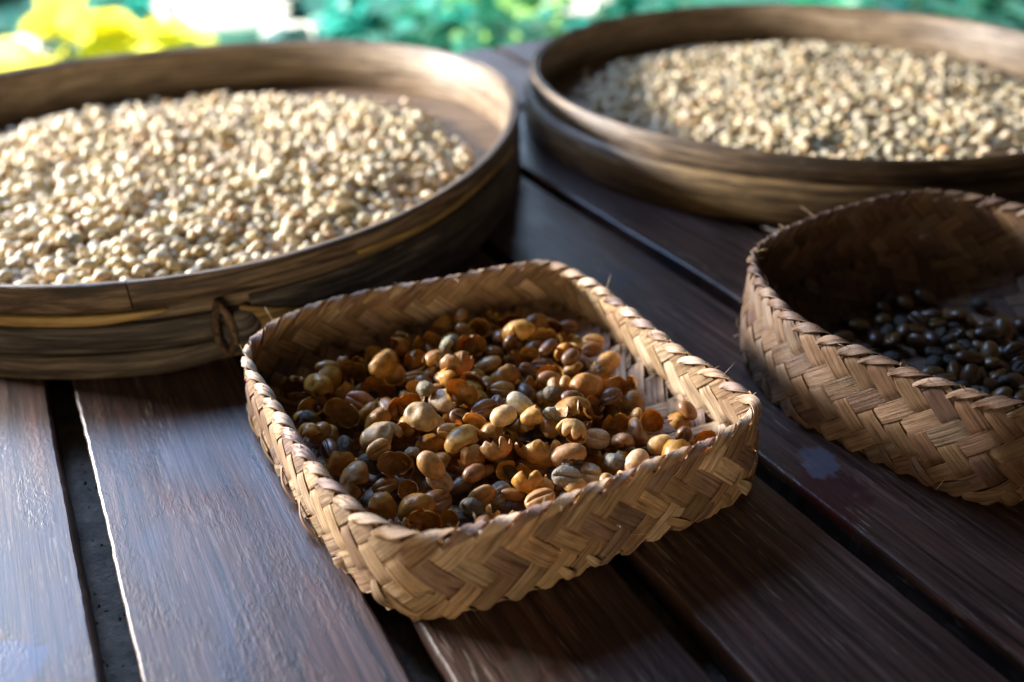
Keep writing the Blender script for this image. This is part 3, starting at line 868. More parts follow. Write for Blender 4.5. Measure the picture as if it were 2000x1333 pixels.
433,-142,69,18,-36,40, -299,-761,64,-21,-96,-2, 739,-38,64,92,-36,8, -362,-804,66,43,84,22, 378,-399,65,15,21,-73, 407,-109,100,-5,-22,43,
-490,-670,63,22,27,57, -467,-361,60,-7,-5,88, -481,-740,59,-1,3,33, -149,-321,104,20,-7,-78, -488,-354,79,-19,20,86, 565,-251,76,-29,28,-46,
-627,58,87,-84,-38,35, -409,-35,78,-40,-1,-77, 307,-467,76,0,-13,98, 9,-874,59,1,1,-47, 608,248,80,70,-61,24, 399,-493,68,-51,-7,59,
-679,-23,77,9,-17,-97, -693,-436,64,-11,-27,93, -576,544,60,-2,8,88, -394,620,66,-71,62,-12, -112,36,65,-2,39,78, 218,-534,67,-72,-35,35,
-257,-768,79,19,-13,-69, -271,242,82,41,-89,-16, 458,288,59,-5,-1,-94, 498,91,68,83,21,23, 323,-770,66,-34,34,-48, -817,-26,59,4,-3,78,
718,-302,66,-70,41,-19, -634,188,67,74,-31,-11, 218,89,81,16,80,33, 363,496,80,-27,-6,48, -784,156,65,96,-21,9, -168,172,82,-9,-21,-96,
546,-702,68,43,79,-19, 50,148,85,-87,2,25, 25,-18,84,-19,56,-79, -513,-738,68,83,42,29, 403,-853,64,-4,-94,28, 819,145,59,2,-4,47,
-10,-84,66,-69,-41,39, -38,665,59,0,5,-4, 445,-392,65,80,-50,-23, -773,-298,59,-4,-2,-89, 726,-209,68,5,-74,-54, -637,-566,65,66,73,-6,
-449,-193,66,-37,-21,-89, -348,-515,75,14,-14,87, -554,-684,63,18,15,-4, -639,156,66,-71,58,5, 234,456,65,6,27,-42, -290,144,79,-6,-27,-95,
-589,-318,64,6,-28,45, 12,397,81,61,53,27, -576,-161,65,-47,-4,-9, 382,-271,78,-30,1,-53, -652,-292,69,2,38,-19, -623,352,66,91,-25,-5,
9,122,82,-2,-21,-27, 550,196,65,5,-26,20, -691,-190,66,5,-97,-19, 213,-610,60,1,2,-44, -637,18,83,-57,-70,4, 521,78,84,3,50,33,
-18,-170,85,-64,-38,-38, 425,-535,69,-12,55,-17, -189,-519,66,97,16,-7, -431,453,65,-85,-42,4, -191,420,68,63,61,-12, 246,-422,70,-36,81,0,
-456,-537,65,-92,-36,-10, -232,-42,66,1,-80,-56, -180,-829,69,26,48,28, 119,147,82,-25,9,-84, -46,452,60,-7,-11,96, -476,-714,64,-9,47,87,
-316,-631,60,-9,3,21, -211,-457,80,-31,-36,55, 827,-232,65,90,-29,-18, 490,-613,63,16,28,93, 518,-438,77,-7,40,88, -668,414,59,-3,-2,-75,
157,-231,69,4,56,-31, -230,-736,63,2,19,27, -400,122,60,3,-1,94, 390,-626,79,-10,-26,79, -133,-164,66,16,70,62, 203,304,85,84,-50,10,
-613,-403,87,0,11,-81, 136,-407,59,-5,1,97, 77,-527,84,91,20,-11, -728,421,59,5,-1,97, 641,521,59,0,-5,2, 171,-721,85,-12,68,-57,
-219,-101,96,29,-2,73, -500,-562,60,-3,-4,-59, -23,-790,64,45,-17,-46, 457,-310,70,-35,77,46, -104,-190,84,-5,-37,-86, -351,-255,64,7,27,-78,
-226,457,71,-80,-34,47, 645,263,89,89,-34,-8, 751,176,67,98,-8,-9, -277,352,66,98,-10,9, -334,61,83,3,21,79, -641,-75,58,-1,5,22,
-660,-348,60,-9,6,-77, 639,-412,68,-67,41,5, -716,-462,60,0,3,0, 408,-241,85,-48,-35,20, 507,-389,72,-56,32,52, 428,-84,110,-26,1,-76,
-242,-899,60,-1,-5,-23, 381,-588,66,-1,-99,0, 456,570,60,4,-2,87, -219,420,66,58,55,47, 221,-770,79,-21,22,-93, -560,-562,65,-25,91,30,
-135,-824,60,-14,0,39, -616,-88,64,26,13,11, 683,-88,59,4,0,-99, 277,-107,66,-1,-99,0, 294,650,67,-55,4,11, -610,440,62,-4,24,72,
-592,410,68,72,-60,16, 73,615,65,82,54,-7, 701,135,58,1,0,98, 102,507,66,79,51,24, 480,-94,95,65,52,51, -358,301,64,86,-48,7,
297,-366,60,1,5,-20, -101,-569,88,15,89,29, -169,-393,66,94,4,-8, -17,176,80,-17,22,1, -581,-215,82,0,-47,-81, 617,70,67,23,96,-2,
512,-255,86,-98,-9,2, -770,-340,60,5,1,-97, 45,122,103,89,39,-17, 536,-465,85,88,32,25, 202,-639,65,20,-32,-27, -217,551,66,-65,74,6,
-678,369,61,-9,14,97, -744,-99,67,-4,96,-20, 219,-713,68,-11,76,51, 417,152,63,-6,-28,-95, 336,-428,67,0,-52,67, -496,-149,67,29,-70,62,
-98,-20,77,-47,17,-24, 498,-276,103,-96,23,-12, -749,-379,69,69,11,-38, -651,345,66,-38,-23,84, 119,-331,78,2,22,94, 351,419,83,-45,24,79,
-249,-514,59,4,-3,76, -315,-412,87,-76,-23,34, 272,-606,82,-94,-32,-2, -356,-632,65,-13,98,0, -180,-17,84,4,-97,9, -769,182,75,-17,28,-70,
-176,626,65,-23,25,15, -55,-29,88,65,66,22, 135,-776,83,-17,-93,-27, -99,354,87,-90,24,14, -203,-874,66,78,-28,-7, -299,96,65,9,64,-75,
-27,-33,97,39,-7,-82, -690,-547,61,12,0,98, -158,-722,65,17,-96,-16, -449,-272,65,80,-8,-14, -486,-425,70,-62,0,46, -31,57,88,-28,5,47,
-609,159,60,-5,-12,65, -558,274,77,18,28,79, -690,-258,79,37,19,-86, -654,-541,63,5,-33,-62, -437,-260,82,9,-88,23, -597,225,79,20,23,20,
-567,-57,66,-80,-5,-7, 646,-235,65,8,94,28, 95,-109,86,-91,-4,16, 268,-679,69,-21,86,32, 293,-236,119,-24,-94,14, 199,61,99,-41,67,-23,
-117,-655,65,-15,-29,-91, 517,163,88,-30,-89,-29, 545,-496,69,-54,-17,-80, -45,-127,65,-67,66,-14, -36,-631,62,20,13,-22, -236,414,85,-46,-85,20,
-569,236,92,19,-41,-48, 508,230,60,0,2,-21, 355,-731,65,-95,17,-13, -584,-738,65,-74,-65,-7, 108,-126,87,8,36,-54, -219,-415,72,-18,-67,26,
547,34,64,-15,34,-43, 258,-774,83,30,85,-32, -663,314,66,-87,-13,19, 413,-140,95,52,18,46, -158,-744,75,32,10,87, -691,-351,60,3,-3,63,
348,556,59,-4,3,78, 269,-303,69,56,-66,31, -182,-152,87,10,79,55, -297,605,65,42,-4,10, -282,-324,67,-80,-10,18, -671,150,61,-18,-1,-24,
-677,73,59,1,-5,17, 348,370,86,-38,63,-63, 331,-355,59,1,5,-20, 383,506,59,-5,-1,-96, 161,-257,81,9,6,91, 569,-40,67,-88,-26,-22,
-240,527,66,87,-22,9, 11,-828,85,-91,-31,22, -18,-387,69,-8,67,67, -322,-500,86,-8,10,1, -330,-337,80,9,19,-87, 563,146,80,1,-77,23,
81,-71,59,-4,-2,-92, -322,-783,66,-29,-38,57, 757,62,69,51,22,-63, 409,-420,67,-2,95,-29, -291,-148,74,-82,-14,51, -313,-25,85,-28,-3,94,
-315,-306,78,-7,9,6, 757,-203,64,-70,69,6, 345,339,80,1,-6,35, -607,469,77,-91,27,25, -757,126,69,58,44,-3, -461,-334,79,64,72,-15,
-583,423,79,-15,0,-12, -159,266,84,-55,42,-37, -570,-244,80,-6,-95,-8, 133,-823,78,-21,1,-54, 505,-586,66,-97,16,9, 628,-484,69,-9,48,6,
484,358,72,68,31,-65, 540,-229,90,-81,55,-7, 303,310,67,-28,-90,-30, 351,-317,90,38,-67,61, -361,-600,80,-16,-25,-27, 552,-59,67,38,4,-86,
94,279,94,-13,-35,84, -276,-741,68,12,-58,75, -176,-314,76,-60,-66,-42, -276,-566,60,-1,1,87, 276,-413,61,-9,-16,95, 804,220,58,-4,3,84,
-81,-121,60,5,0,99, -360,-536,86,-5,-26,94, 78,638,74,16,29,92, 386,-828,65,95,27,-8, -448,-366,81,32,-25,89, -460,431,72,-16,-75,-38,
143,-584,85,11,6,8, -460,-527,89,-53,51,-41, -568,-9,82,7,4,-26, -56,-603,79,-13,-10,64, -339,-21,94,9,-20,1, -278,-556,89,82,39,-3,
499,-194,76,2,-8,-84, 137,-491,80,-19,-36,18, 419,73,77,-20,-19,-83, -362,-82,60,-1,-1,-75, -67,428,64,-18,17,87, 279,507,67,-12,-58,79,
640,306,80,82,51,3, -238,251,72,0,32,51, 208,-893,59,4,3,-80, -101,760,66,-92,21,3, -90,90,91,-11,33,58, 399,85,88,-14,-28,-2,
597,-212,83,-56,-56,39, 276,-159,66,43,59,45, -706,151,67,-8,59,65, -594,-549,65,-21,-78,58, 449,-55,94,-65,-69,19, -67,384,94,-63,74,20,
535,-365,60,-4,0,-99, 567,-549,66,-17,-97,-1, 459,-325,79,54,-8,-2, 710,-43,68,50,74,15, 655,-184,85,36,80,-44, -553,-306,78,-60,71,-27,
258,-147,77,30,19,69, 466,-548,64,22,92,26, -910,247,59,-4,-2,-85, 339,-746,74,-58,-4,-15, -712,-490,66,43,2,-47, -303,196,89,12,-84,12,
-735,-322,59,-3,-2,-74, 631,-155,83,-58,48,-35, -302,-234,59,5,0,-98, -94,-623,67,-86,29,-37, -528,-66,69,-65,-20,-23, -79,464,65,71,-68,6,
172,-752,65,-4,-29,-59, 306,478,65,-37,22,-29, 768,-480,66,34,30,44, 820,16,66,49,-81,-20, 715,-231,83,10,12,-97, -132,459,66,58,21,12,
441,100,70,-15,-43,-73, 260,165,98,91,21,13, -305,-735,78,12,-37,-23, -530,-81,81,55,26,-37, 786,-226,59,5,-1,98, 450,-693,65,16,-29,42,
261,-440,87,-6,-39,46, -191,-182,77,-20,-9,42, -70,594,66,71,68,-2, 196,675,59,-5,-1,-97, -23,-945,59,-1,5,25, 462,625,59,-5,0,99,
-498,228,92,87,5,-10, 160,-553,85,-9,17,3, -111,349,105,27,22,-55, -663,7,88,57,71,27, -85,497,59,-6,4,22, -337,-611,68,-28,30,36,
164,582,74,10,-19,26, -627,328,87,-67,-62,-31, 594,294,79,-16,30,93, -520,-106,81,77,-47,29, 684,-35,70,57,-4,32, 315,337,80,-89,-6,39,
542,-389,78,-69,66,26, 338,471,69,31,-28,65, -207,-131,83,5,-52,-38, -625,445,80,1,-9,-34, -360,-458,64,32,-93,3, 89,-620,96,26,23,75,
-258,103,68,-57,-6,12, 383,-176,81,3,-11,23, -549,-626,58,3,-4,55, -161,-425,67,-8,-34,20, -437,350,65,-41,7,-63, -309,1,101,30,93,-16,
-494,268,89,-94,28,-4, 58,-859,73,-66,-63,-22, 264,117,81,13,-35,69, -200,583,65,99,-3,3, -125,618,60,3,-3,68, -267,-240,66,-50,-64,48,
221,69,107,56,-3,76, 526,-236,102,2,-8,43, 590,177,82,-64,-55,22, 738,141,67,-91,-25,17, 332,92,73,81,41,40, -146,702,62,-1,-17,-11,
191,-394,59,5,0,-99, -465,-146,82,33,19,-90, 81,-149,81,8,-1,-72, 186,640,59,-4,3,79, -535,141,64,63,71,27, -290,-808,78,-3,-14,90,
-413,-56,105,-57,-19,-1, -557,-453,87,41,56,46, -643,127,68,-37,-51,23, -83,-690,83,57,18,60, 165,-597,100,2,-42,87, 501,-560,86,-36,-35,58,
-304,-898,65,-15,97,1, -79,-421,84,36,-9,-37, -334,370,63,-15,21,53, 182,725,65,-22,77,-51, -393,-326,85,-10,26,95, -578,-351,64,-39,-91,-3,
-585,288,63,22,-18,11, 100,-257,66,12,-80,-54, -54,-416,85,-74,28,-55, 216,357,60,-9,15,-67, -66,-397,104,50,48,13, 560,-333,68,-31,21,82,
243,-198,65,78,19,3, -46,-249,93,-10,-27,44, -283,270,96,29,57,44, -306,286,84,71,26,30, 541,-158,78,-63,58,-44, 82,-174,60,5,-1,97,
249,-587,65,49,-3,-14, -234,587,66,3,-30,57, -445,188,80,-7,-6,98, -753,22,65,-32,89,-24, -333,-582,82,-1,-94,29, -301,-50,69,8,-92,-17,
655,-256,82,-55,-35,37, -403,-743,67,72,-61,-26, -353,96,83,-6,23,-80, -68,-517,76,7,19,-40, -255,-481,90,-74,-53,38, 396,381,67,-19,-39,50,
325,310,93,-29,12,-65, 118,-821,66,-71,-59,35, -208,638,64,-15,-23,-92, -712,-105,82,34,11,-52, -758,290,65,-83,43,-22, -405,-565,64,-20,15,76,
-517,-676,59,4,2,-87, -813,-291,65,53,-83,5, 114,-866,64,-52,-84,-1, 245,685,61,5,-27,-86, 618,-200,85,54,78,-24, 73,554,65,-78,-52,24,
25,-706,67,90,-4,-30, -228,31,83,-94,26,-17, -7,-622,75,-15,39,-89, 392,-47,71,-92,5,-32, 634,-85,75,-11,39,76, 117,476,64,-97,20,9,
-248,-431,79,-45,16,-70, -375,-168,66,39,-30,-64, -132,-686,81,15,-19,74, 125,-523,65,-77,-58,4, -212,-841,77,-22,16,12, -415,295,68,-80,44,30,
689,77,70,3,-57,39, 370,-511,67,-71,38,-23, 110,-161,65,26,19,93, 522,-543,79,40,34,82, -233,378,67,-15,35,62, -490,-587,84,18,13,-4,
-100,424,68,-7,42,-45, 236,-36,60,5,-1,98, 500,176,72,-75,3,60, 661,311,69,35,74,23, -607,-667,65,-33,1,-84, 564,-570,82,15,-26,-48,
26,442,87,-3,97,18, 101,-9,59,-3,-4,-62, -254,-67,62,-24,4,68, -679,-189,81,-2,10,-29, 144,-609,99,47,-48,19, -539,-285,97,79,45,-5,
35,-478,67,-20,93,6, 439,15,66,4,58,-80, 644,60,82,-2,-4,-72, -520,5,79,4,-3,56, -380,419,80,74,-56,-34, 138,267,67,50,-15,-40,
480,-692,77,-39,2,77, -39,-187,62,-11,-25,13, -716,-230,75,-4,25,-15, -14,243,85,20,-16,-26, 730,367,59,-4,3,77, -300,-477,73,60,-37,42,
-366,-683,75,-44,-6,-74, 142,-715,101,7,0,98, 588,-261,77,65,47,46, -188,-50,79,11,21,68, 247,-760,96,25,-37,-39, 250,-89,79,-20,43,27,
-685,-158,63,24,15,-60, -110,-160,86,86,39,-22, 532,-351,79,-26,3,51, 60,420,69,-22,53,-44, 504,437,65,-50,85,4, -576,166,59,0,0,-98,
286,42,76,-9,-2,73, -498,-548,80,-18,-2,-19, -568,149,83,-57,-15,47, -134,-580,83,96,4,16, -176,300,103,-37,30,42, 485,133,70,8,40,-73,
541,94,68,7,57,59, -387,-58,89,-62,36,-47, -53,-435,62,-19,9,66, 15,176,120,79,25,30, -93,615,62,-2,-25,-67, -216,-260,65,7,33,-30,
580,-461,69,-33,44,-23, 456,-99,97,87,30,-36, 472,262,66,10,-98,1, -631,262,66,-30,-94,-2, 681,385,60,-5,0,-99, -405,375,81,11,-9,-92,
-661,-162,78,-22,-30,73, 44,-581,91,-96,11,5, -77,-775,59,4,-2,92, -67,348,95,-87,-46,4, 339,-40,63,33,-22,-32, -69,462,86,21,-90,30,
152,290,67,-6,-87,45, -469,-284,69,59,13,-69, 619,323,88,54,-5,18, -397,273,88,-29,83,-40, -42,617,65,-14,94,-29, 430,299,63,13,-25,-92,
131,341,64,-99,-2,-9, 126,-596,111,0,-30,-88, 314,-732,59,-1,3,37, -761,-129,62,-23,13,35, -235,-476,89,-53,16,-54, -307,-606,67,-56,6,-43,
-435,230,102,77,-63,-3, -431,-198,88,-51,-81,24, -761,-310,78,-40,37,-81, 472,-795,66,47,-87,4, -409,-400,80,-5,-15,-83, -611,86,69,-52,37,29,
-587,195,84,-26,91,-27, -463,487,89,-88,-25,-37, -127,227,83,3,-21,-10, 99,522,82,-28,-15,90, -525,-242,66,-47,82,-30, -632,-679,59,0,4,-4,
-532,172,67,20,71,-65, -728,122,87,55,-4,-24, 503,-475,86,-61,27,-44, -304,-567,66,33,-35,-73, -531,-763,66,-20,-44,84, -214,-549,63,-22,39,-84,
-278,442,64,32,29,72, -17,386,86,15,-12,2, 73,505,68,66,45,45, -430,75,81,-27,-13,92, 766,127,65,50,-85,5, 603,-283,68,-86,-20,-44,
523,537,66,9,94,-30, 34,-397,70,-56,32,-51, 99,125,88,-14,-66,32, -416,-566,85,23,-22,-77, 406,535,68,62,-70,-12, -318,530,68,-57,57,-48,
-313,-558,86,-9,-24,3, -153,431,80,0,-4,69, -78,554,67,-40,13,-80, 136,312,67,-77,-23,5, -390,-716,69,-62,50,-2, -278,386,69,42,-68,-21,
-54,518,65,-44,-88,-4, -325,-68,104,-9,58,80, 22,667,67,67,-67,-27, -589,-68,81,-2,27,-86, 325,734,59,3,4,-59, -422,-124,66,30,-13,-93,
115,-281,87,81,-39,-29, -448,18,81,-10,-7,64, 114,423,88,36,-71,-56, -67,-179,70,-20,94,19, -798,-286,78,19,13,80, 625,102,85,40,-10,16,
280,-439,81,-82,14,-33, 148,-528,67,31,31,10, -72,-111,88,70,-66,5, 216,48,83,92,1,25, 555,-89,66,3,-46,66, 145,-385,64,-47,10,-33,
-10,13,80,59,68,35, 454,215,84,-89,37,5, 291,-382,78,31,-4,-79, 416,-203,88,-12,76,-52, 636,124,75,28,14,21, 287,-87,81,-50,47,52,
-319,417,89,42,87,6, -476,-459,80,25,19,-60, -124,-483,76,-20,-15,17, -542,319,78,88,-28,36, -559,-76,76,10,39,-15, -40,203,84,-37,50,-76,
110,-230,69,-34,-27,-85, 216,184,68,48,-41,-15, 376,-477,81,4,1,-68, -227,-527,67,20,38,7, -148,-144,82,91,31,-21, 164,-260,59,1,-5,28,
-340,593,69,-50,59,-62, -131,512,74,-1,43,-79, 12,-367,80,14,-1,2, 258,-389,84,-98,-12,2, 707,-372,70,-61,-59,-21, 50,-953,65,10,-94,-28,
-186,-223,65,-18,-45,-85, -127,-343,63,4,35,88, -48,-803,64,-64,-75,-6, 374,570,65,-14,-97,-2, -294,382,98,14,84,34, -352,-367,81,6,-4,-54,
44,183,80,10,-48,-74, -404,-634,67,94,4,-10, 401,-536,80,-15,21,-69, 431,-842,67,54,60,50, 18,-862,78,4,4,98, 31,-319,64,-1,25,-42,
-58,-582,59,-7,12,-60, 657,182,71,25,-43,19, 117,47,82,-42,-22,39, 3,-805,79,-36,-74,-37, -532,-615,82,79,-58,12, 786,-138,60,-5,-1,-98,
293,-182,78,-21,2,-83, 583,336,92,4,33,-44, 206,10,71,10,49,4, 336,6,66,90,26,-30, 367,686,65,-29,-90,30, 262,455,67,31,74,48,
-285,-351,66,-80,-12,1, -153,-477,81,44,-2,41, -512,-796,66,71,62,12, 249,-809,83,-95,-16,-23, -303,-200,59,-3,-4,-57, 57,255,90,-20,85,-44,
-737,263,64,-53,78,-19, 527,118,85,17,9,52, -191,348,78,28,37,74, 25,-601,80,-15,10,-60, -529,488,82,-5,2,35, -748,151,79,33,48,-76,
-339,731,66,-94,31,8, 150,358,67,4,52,77, 598,-386,59,5,-2,93, -727,-405,65,-6,94,29, 367,144,78,-15,-87,30, -524,252,85,21,4,-19,
511,-511,86,25,41,-62, -68,314,86,12,91,36, -125,-132,92,-10,-93,-12, -10,-656,73,13,39,84, -429,-539,81,-68,64,32, -689,-150,87,1,-13,-49,
220,-807,66,-50,22,-69, -228,498,72,-31,-82,-22, 424,176,73,-9,29,33, -37,-806,79,8,-23,95, 295,459,68,-45,-67,54, 480,100,65,-54,-28,22,
610,-21,59,-5,0,-99, 50,528,64,-26,-95,-2, 252,364,66,15,97,-1, 449,169,87,2,51,66, 199,-44,70,9,-35,88, -498,-79,81,-10,14,-58,
271,-408,90,20,27,0, -91,-457,65,81,3,11, 465,69,89,45,-12,12, 29,-681,82,2,5,-82, -157,-146,102,3,26,86, 32,342,60,1,-2,25,
49,-38,85,-79,-6,51, -54,-691,81,-3,-11,82, -114,15,85,4,29,-62, 330,-695,66,-87,37,-3, 100,-654,87,-61,-73,24, 433,333,69,33,43,-81,
-197,-728,73,-22,15,81, -144,-53,101,28,-7,-92, -376,-564,77,27,-22,-53, 398,135,81,5,-5,-42, 183,-163,66,53,-5,-56, -74,-739,65,80,-57,8,
-409,173,88,-1,-5,0, 169,69,65,93,16,-4, -164,4,65,-91,-26,17, 318,506,65,-37,5,82, 841,9,66,49,45,59, -548,-588,63,-39,-10,40,
485,386,85,36,76,40, 112,-603,88,17,-3,-80, -381,-479,68,-13,-50,53, 481,-312,100,31,93,1, 418,-591,66,-5,-37,-9, 486,-319,68,51,-18,-81,
-454,56,79,-23,-30,35, 175,-641,85,15,-48,85, -602,372,76,-4,-27,37, 386,-213,83,-37,20,-67, 247,-892,59,0,-5,3, 432,123,69,-1,-57,-55,
-721,-259,91,5,40,85, -214,-759,74,1,11,-16, 5,326,82,31,30,73, -431,-86,61,4,13,72, 357,600,70,49,-2,83, -112,-843,67,56,52,60,
106,-791,69,-51,33,-1, 775,-322,81,48,80,22, -9,109,64,48,-18,-25, -378,289,67,36,14,-85, 692,185,80,7,18,95, 2,-583,88,55,3,32,
-74,-168,88,13,-48,-82, -348,-167,81,-26,54,-79, 257,483,70,-43,-29,-57, 213,-344,75,4,-35,-63, -13,-195,83,26,-3,-26, 488,599,60,-2,4,40,
654,-32,72,28,-53,5, 140,484,67,-37,-23,-86, 706,107,67,66,37,58, 83,-845,60,-9,-11,95, -586,306,83,-6,-5,-59, 252,93,95,3,95,-27,
-529,199,65,-75,-57,25, 682,-289,60,3,-3,64, 746,-6,61,12,0,-26, 386,595,64,-39,19,-54, 217,221,66,-32,44,83, -279,409,93,41,-58,22,
-270,-192,67,-58,-66,3, -52,-776,83,8,-96,-24, -219,252,93,-36,-3,59, 413,-393,68,35,78,-49, -153,398,81,16,52,-77, 546,-414,83,19,-2,-20,
-566,476,75,56,3,22, -80,-49,80,-49,19,-11, 496,79,92,-2,-29,-36, -382,-620,71,-48,-35,-56, -265,-46,68,40,-47,-77, -166,455,61,17,-7,-64,
-225,96,83,-24,-92,-13, 112,685,63,-18,-26,63, -574,123,66,-21,-42,83, -469,-679,69,56,23,53, 458,-605,69,-23,78,-10, -424,-8,90,-19,33,6,
378,-246,99,-74,5,-46, 422,230,66,14,-55,78, 212,-186,59,0,5,-6, -519,342,83,18,-7,-66, -691,-51,83,-24,30,88, -253,-391,87,-15,71,-58,
251,-721,59,-5,2,92, -449,-465,95,-27,-15,76, 174,260,75,-36,-1,4, -205,-320,71,-42,-41,-68, 149,-642,100,-24,-44,75, 493,46,79,-74,61,21,
266,-580,93,-10,91,-25, -277,-119,66,-20,-93,-6, -476,248,106,-83,-43,-10, -124,446,86,28,6,63, -308,-529,75,-64,-49,31, -314,-103,79,34,-26,11,
439,358,83,-7,17,35, -127,-742,81,-11,17,-91, -324,627,59,-3,-4,-60, 663,-485,62,-21,-19,-12, -307,118,75,-8,-20,97, 283,425,72,-24,56,-31,
167,-500,76,23,-3,-34, -183,-109,103,0,-51,-85, -452,404,64,3,-36,59, 504,-64,67,2,-39,12, 469,30,75,24,-64,48, -456,-107,68,81,14,-25,
181,-99,68,15,91,-8, 67,-817,75,-49,79,-23, -76,-640,83,-35,47,-74, -332,-380,65,80,8,17, 487,-651,71,42,-25,76, -104,206,70,76,-13,54,
603,645,65,90,-28,0, -163,596,67,37,-86,32, 631,334,65,39,-86,-24, -80,-274,86,-86,45,5, -484,391,86,93,-32,-11, 20,-99,68,-60,-71,7,
381,-551,65,69,42,39, -551,-54,88,-22,24,34, -148,-398,81,-26,20,12, 76,102,81,-5,23,96, -524,-568,78,-32,-68,63, 249,429,75,-70,-51,5,
80,698,63,-42,-5,-10, -216,-234,74,-21,42,84, 530,429,63,30,25,41, -20,-67,86,89,-2,33, 115,-451,68,38,-24,74, -204,389,91,71,-21,-52,
-732,102,63,-29,-3,-15, -119,66,111,-42,-69,43, 485,462,67,71,36,48, -33,-919,73,10,31,38, 117,17,87,-85,-27,35, -101,587,64,89,-30,0,
360,-220,108,-77,-11,-17, -155,-86,94,9,-22,-90, 142,130,91,69,65,27, -716,-445,87,-21,92,-22, -116,-424,84,55,59,-9, -86,-212,84,88,-10,-21,
-307,372,66,40,6,61, -288,202,110,-90,-5,16, 653,-67,61,-13,7,85, -383,-516,69,83,32,43, -483,465,88,-56,2,-24, 666,-14,91,-6,-28,-74,
-315,-253,71,25,-40,21, -262,609,62,-6,-28,51, -301,226,67,-64,48,-25, -285,-529,81,-8,-20,-85, -553,265,105,55,82,9, 691,323,64,-24,37,-83,
624,-63,89,-14,-21,41, 109,-689,75,-76,-62,-6, -353,-205,90,88,18,5, -500,-511,83,18,8,-82, 374,530,84,-23,74,-61, -45,-840,59,0,-5,10,
338,493,61,19,-9,50, 423,401,65,11,-98,1, 748,-150,59,2,4,-47, 159,-358,66,59,56,5, 471,192,83,-1,24,-95, -505,-615,72,-59,39,-15,
-155,-806,69,75,3,55, 604,-660,67,-17,93,-29, 780,-89,69,3,-77,39, -576,-609,59,0,-5,-8, 632,36,64,-33,1,-22, -384,146,90,-7,15,81,
-623,213,68,43,29,-4, 127,582,59,0,0,-29, 209,578,63,-20,21,4, -503,572,65,-8,46,-74, 115,649,65,4,-49,-77, -466,370,60,3,-2,83,
669,-202,65,3,-45,-85, -271,424,92,6,83,43, 200,-508,83,-45,15,-45, -83,671,59,1,-2,33, 348,-28,89,84,-49,-15, 658,-58,91,-81,-41,-13,
-12,-563,86,61,52,-7, 410,-178,89,-23,20,-81, -676,-281,60,2,-4,40, 480,-622,84,0,-20,97, -329,-225,81,2,3,-88, 335,-347,81,8,19,80,
-595,-637,72,-72,23,-63, -208,41,100,41,46,72, -385,239,79,-8,-6,97, -161,354,105,-23,-1,-92, -350,-756,64,-11,-41,89, 563,302,59,-4,2,92,
-594,-584,69,34,-89,8, -36,-662,97,77,-38,49, 35,-231,103,11,0,98, 108,183,86,20,-18,-76, -170,-576,86,-9,26,79, 621,-616,65,91,24,16,
324,-813,66,69,-41,-39, -345,-401,85,11,82,-17, -480,-337,103,76,9,-14, -456,-173,80,-18,2,21, 123,-720,67,41,-85,-25, -96,-798,67,-63,-61,-1,
572,173,94,37,-20,-78, 314,-51,71,-50,-33,-42, 583,-425,69,82,9,42, 577,-72,82,7,8,1, 715,-140,63,-25,-6,-57, -299,-179,71,-31,36,46,
494,-30,64,-25,29,-54, -735,-432,70,-63,68,23, 273,621,67,-75,-45,14, 145,-438,66,-47,79,-10, -687,38,60,1,5,-27, -254,448,86,14,-23,1,
446,-580,59,-2,4,38, 146,-680,107,11,-1,50, 441,-480,87,48,71,-43, -308,26,94,-53,-47,-52, -26,-541,79,16,1,50, -171,102,59,-2,-4,-39,
101,449,70,57,-40,24, 161,-25,64,44,-12,-40, 317,-712,77,-10,-12,32, -492,497,77,27,-1,76, 673,264,73,-79,-55,7, 408,-373,85,45,-4,-30,
171,-197,68,-31,60,-69, -280,-373,92,-24,-26,84, -196,-809,85,-35,39,-80, -257,-417,100,11,0,-95, -421,-451,104,74,63,-19, 12,-638,92,-43,77,-33,
304,-343,79,10,-94,28, -607,-238,80,-12,19,15, -186,550,69,23,-75,-35, -241,-558,82,24,1,86, 60,340,85,51,-59,-3, -581,-31,81,-37,-63,64,
441,-559,81,85,34,-9, 45,-540,94,-74,-43,-47, -202,-647,65,22,22,-94, 531,152,96,12,-29,92, 282,15,97,80,-39,-34, 376,-442,83,-12,28,39,
-398,82,87,-40,-15,72, 632,-379,65,-21,32,-85, 543,-17,64,-44,17,-48, -535,-648,66,41,2,-4, -177,-708,80,-9,5,-50, 104,-154,96,26,24,-25,
-559,88,60,-8,3,-82, 698,7,83,-46,-35,66, 451,147,76,-41,2,75, -77,-3,94,10,97,-19, -606,-524,73,-38,15,-55, 392,291,66,16,50,-79,
-462,-135,59,1,0,99, -729,191,84,-77,-62,-11, -34,-211,96,-6,92,6, -420,693,59,-5,0,99, 174,94,76,25,-22,-39, 194,-326,92,98,-4,-6,
-335,-479,108,13,55,-79, 235,146,81,-44,-5,87, 432,277,86,-94,2,30, -893,113,59,4,-3,82, -113,-274,75,6,-11,97, 413,-794,63,-30,-22,70,
-711,-290,85,43,-77,-40, -757,229,66,-89,4,8, 220,121,89,8,2,-16, 140,640,64,13,-46,-77, 510,356,75,58,-40,41, 92,-5,83,-13,-43,-83,
188,-567,106,-80,33,-36, 784,102,64,67,-72,6, -13,-271,102,32,0,23, -53,-924,61,15,-7,93, -779,103,65,94,-9,7, 219,-156,66,79,-51,-8,
-602,17,67,-68,65,-26, 92,359,60,-1,5,18, 460,-364,68,31,-59,72, 169,-178,89,18,36,89, 324,443,67,-36,34,-21, 216,-558,107,43,17,-67,
-639,-43,61,10,-9,-91, 314,50,88,-58,-40,53, 170,-430,90,25,-84,-46, 735,-65,79,-81,46,-33, 4,-604,99,-3,-36,91, -317,-664,73,33,-86,-16,
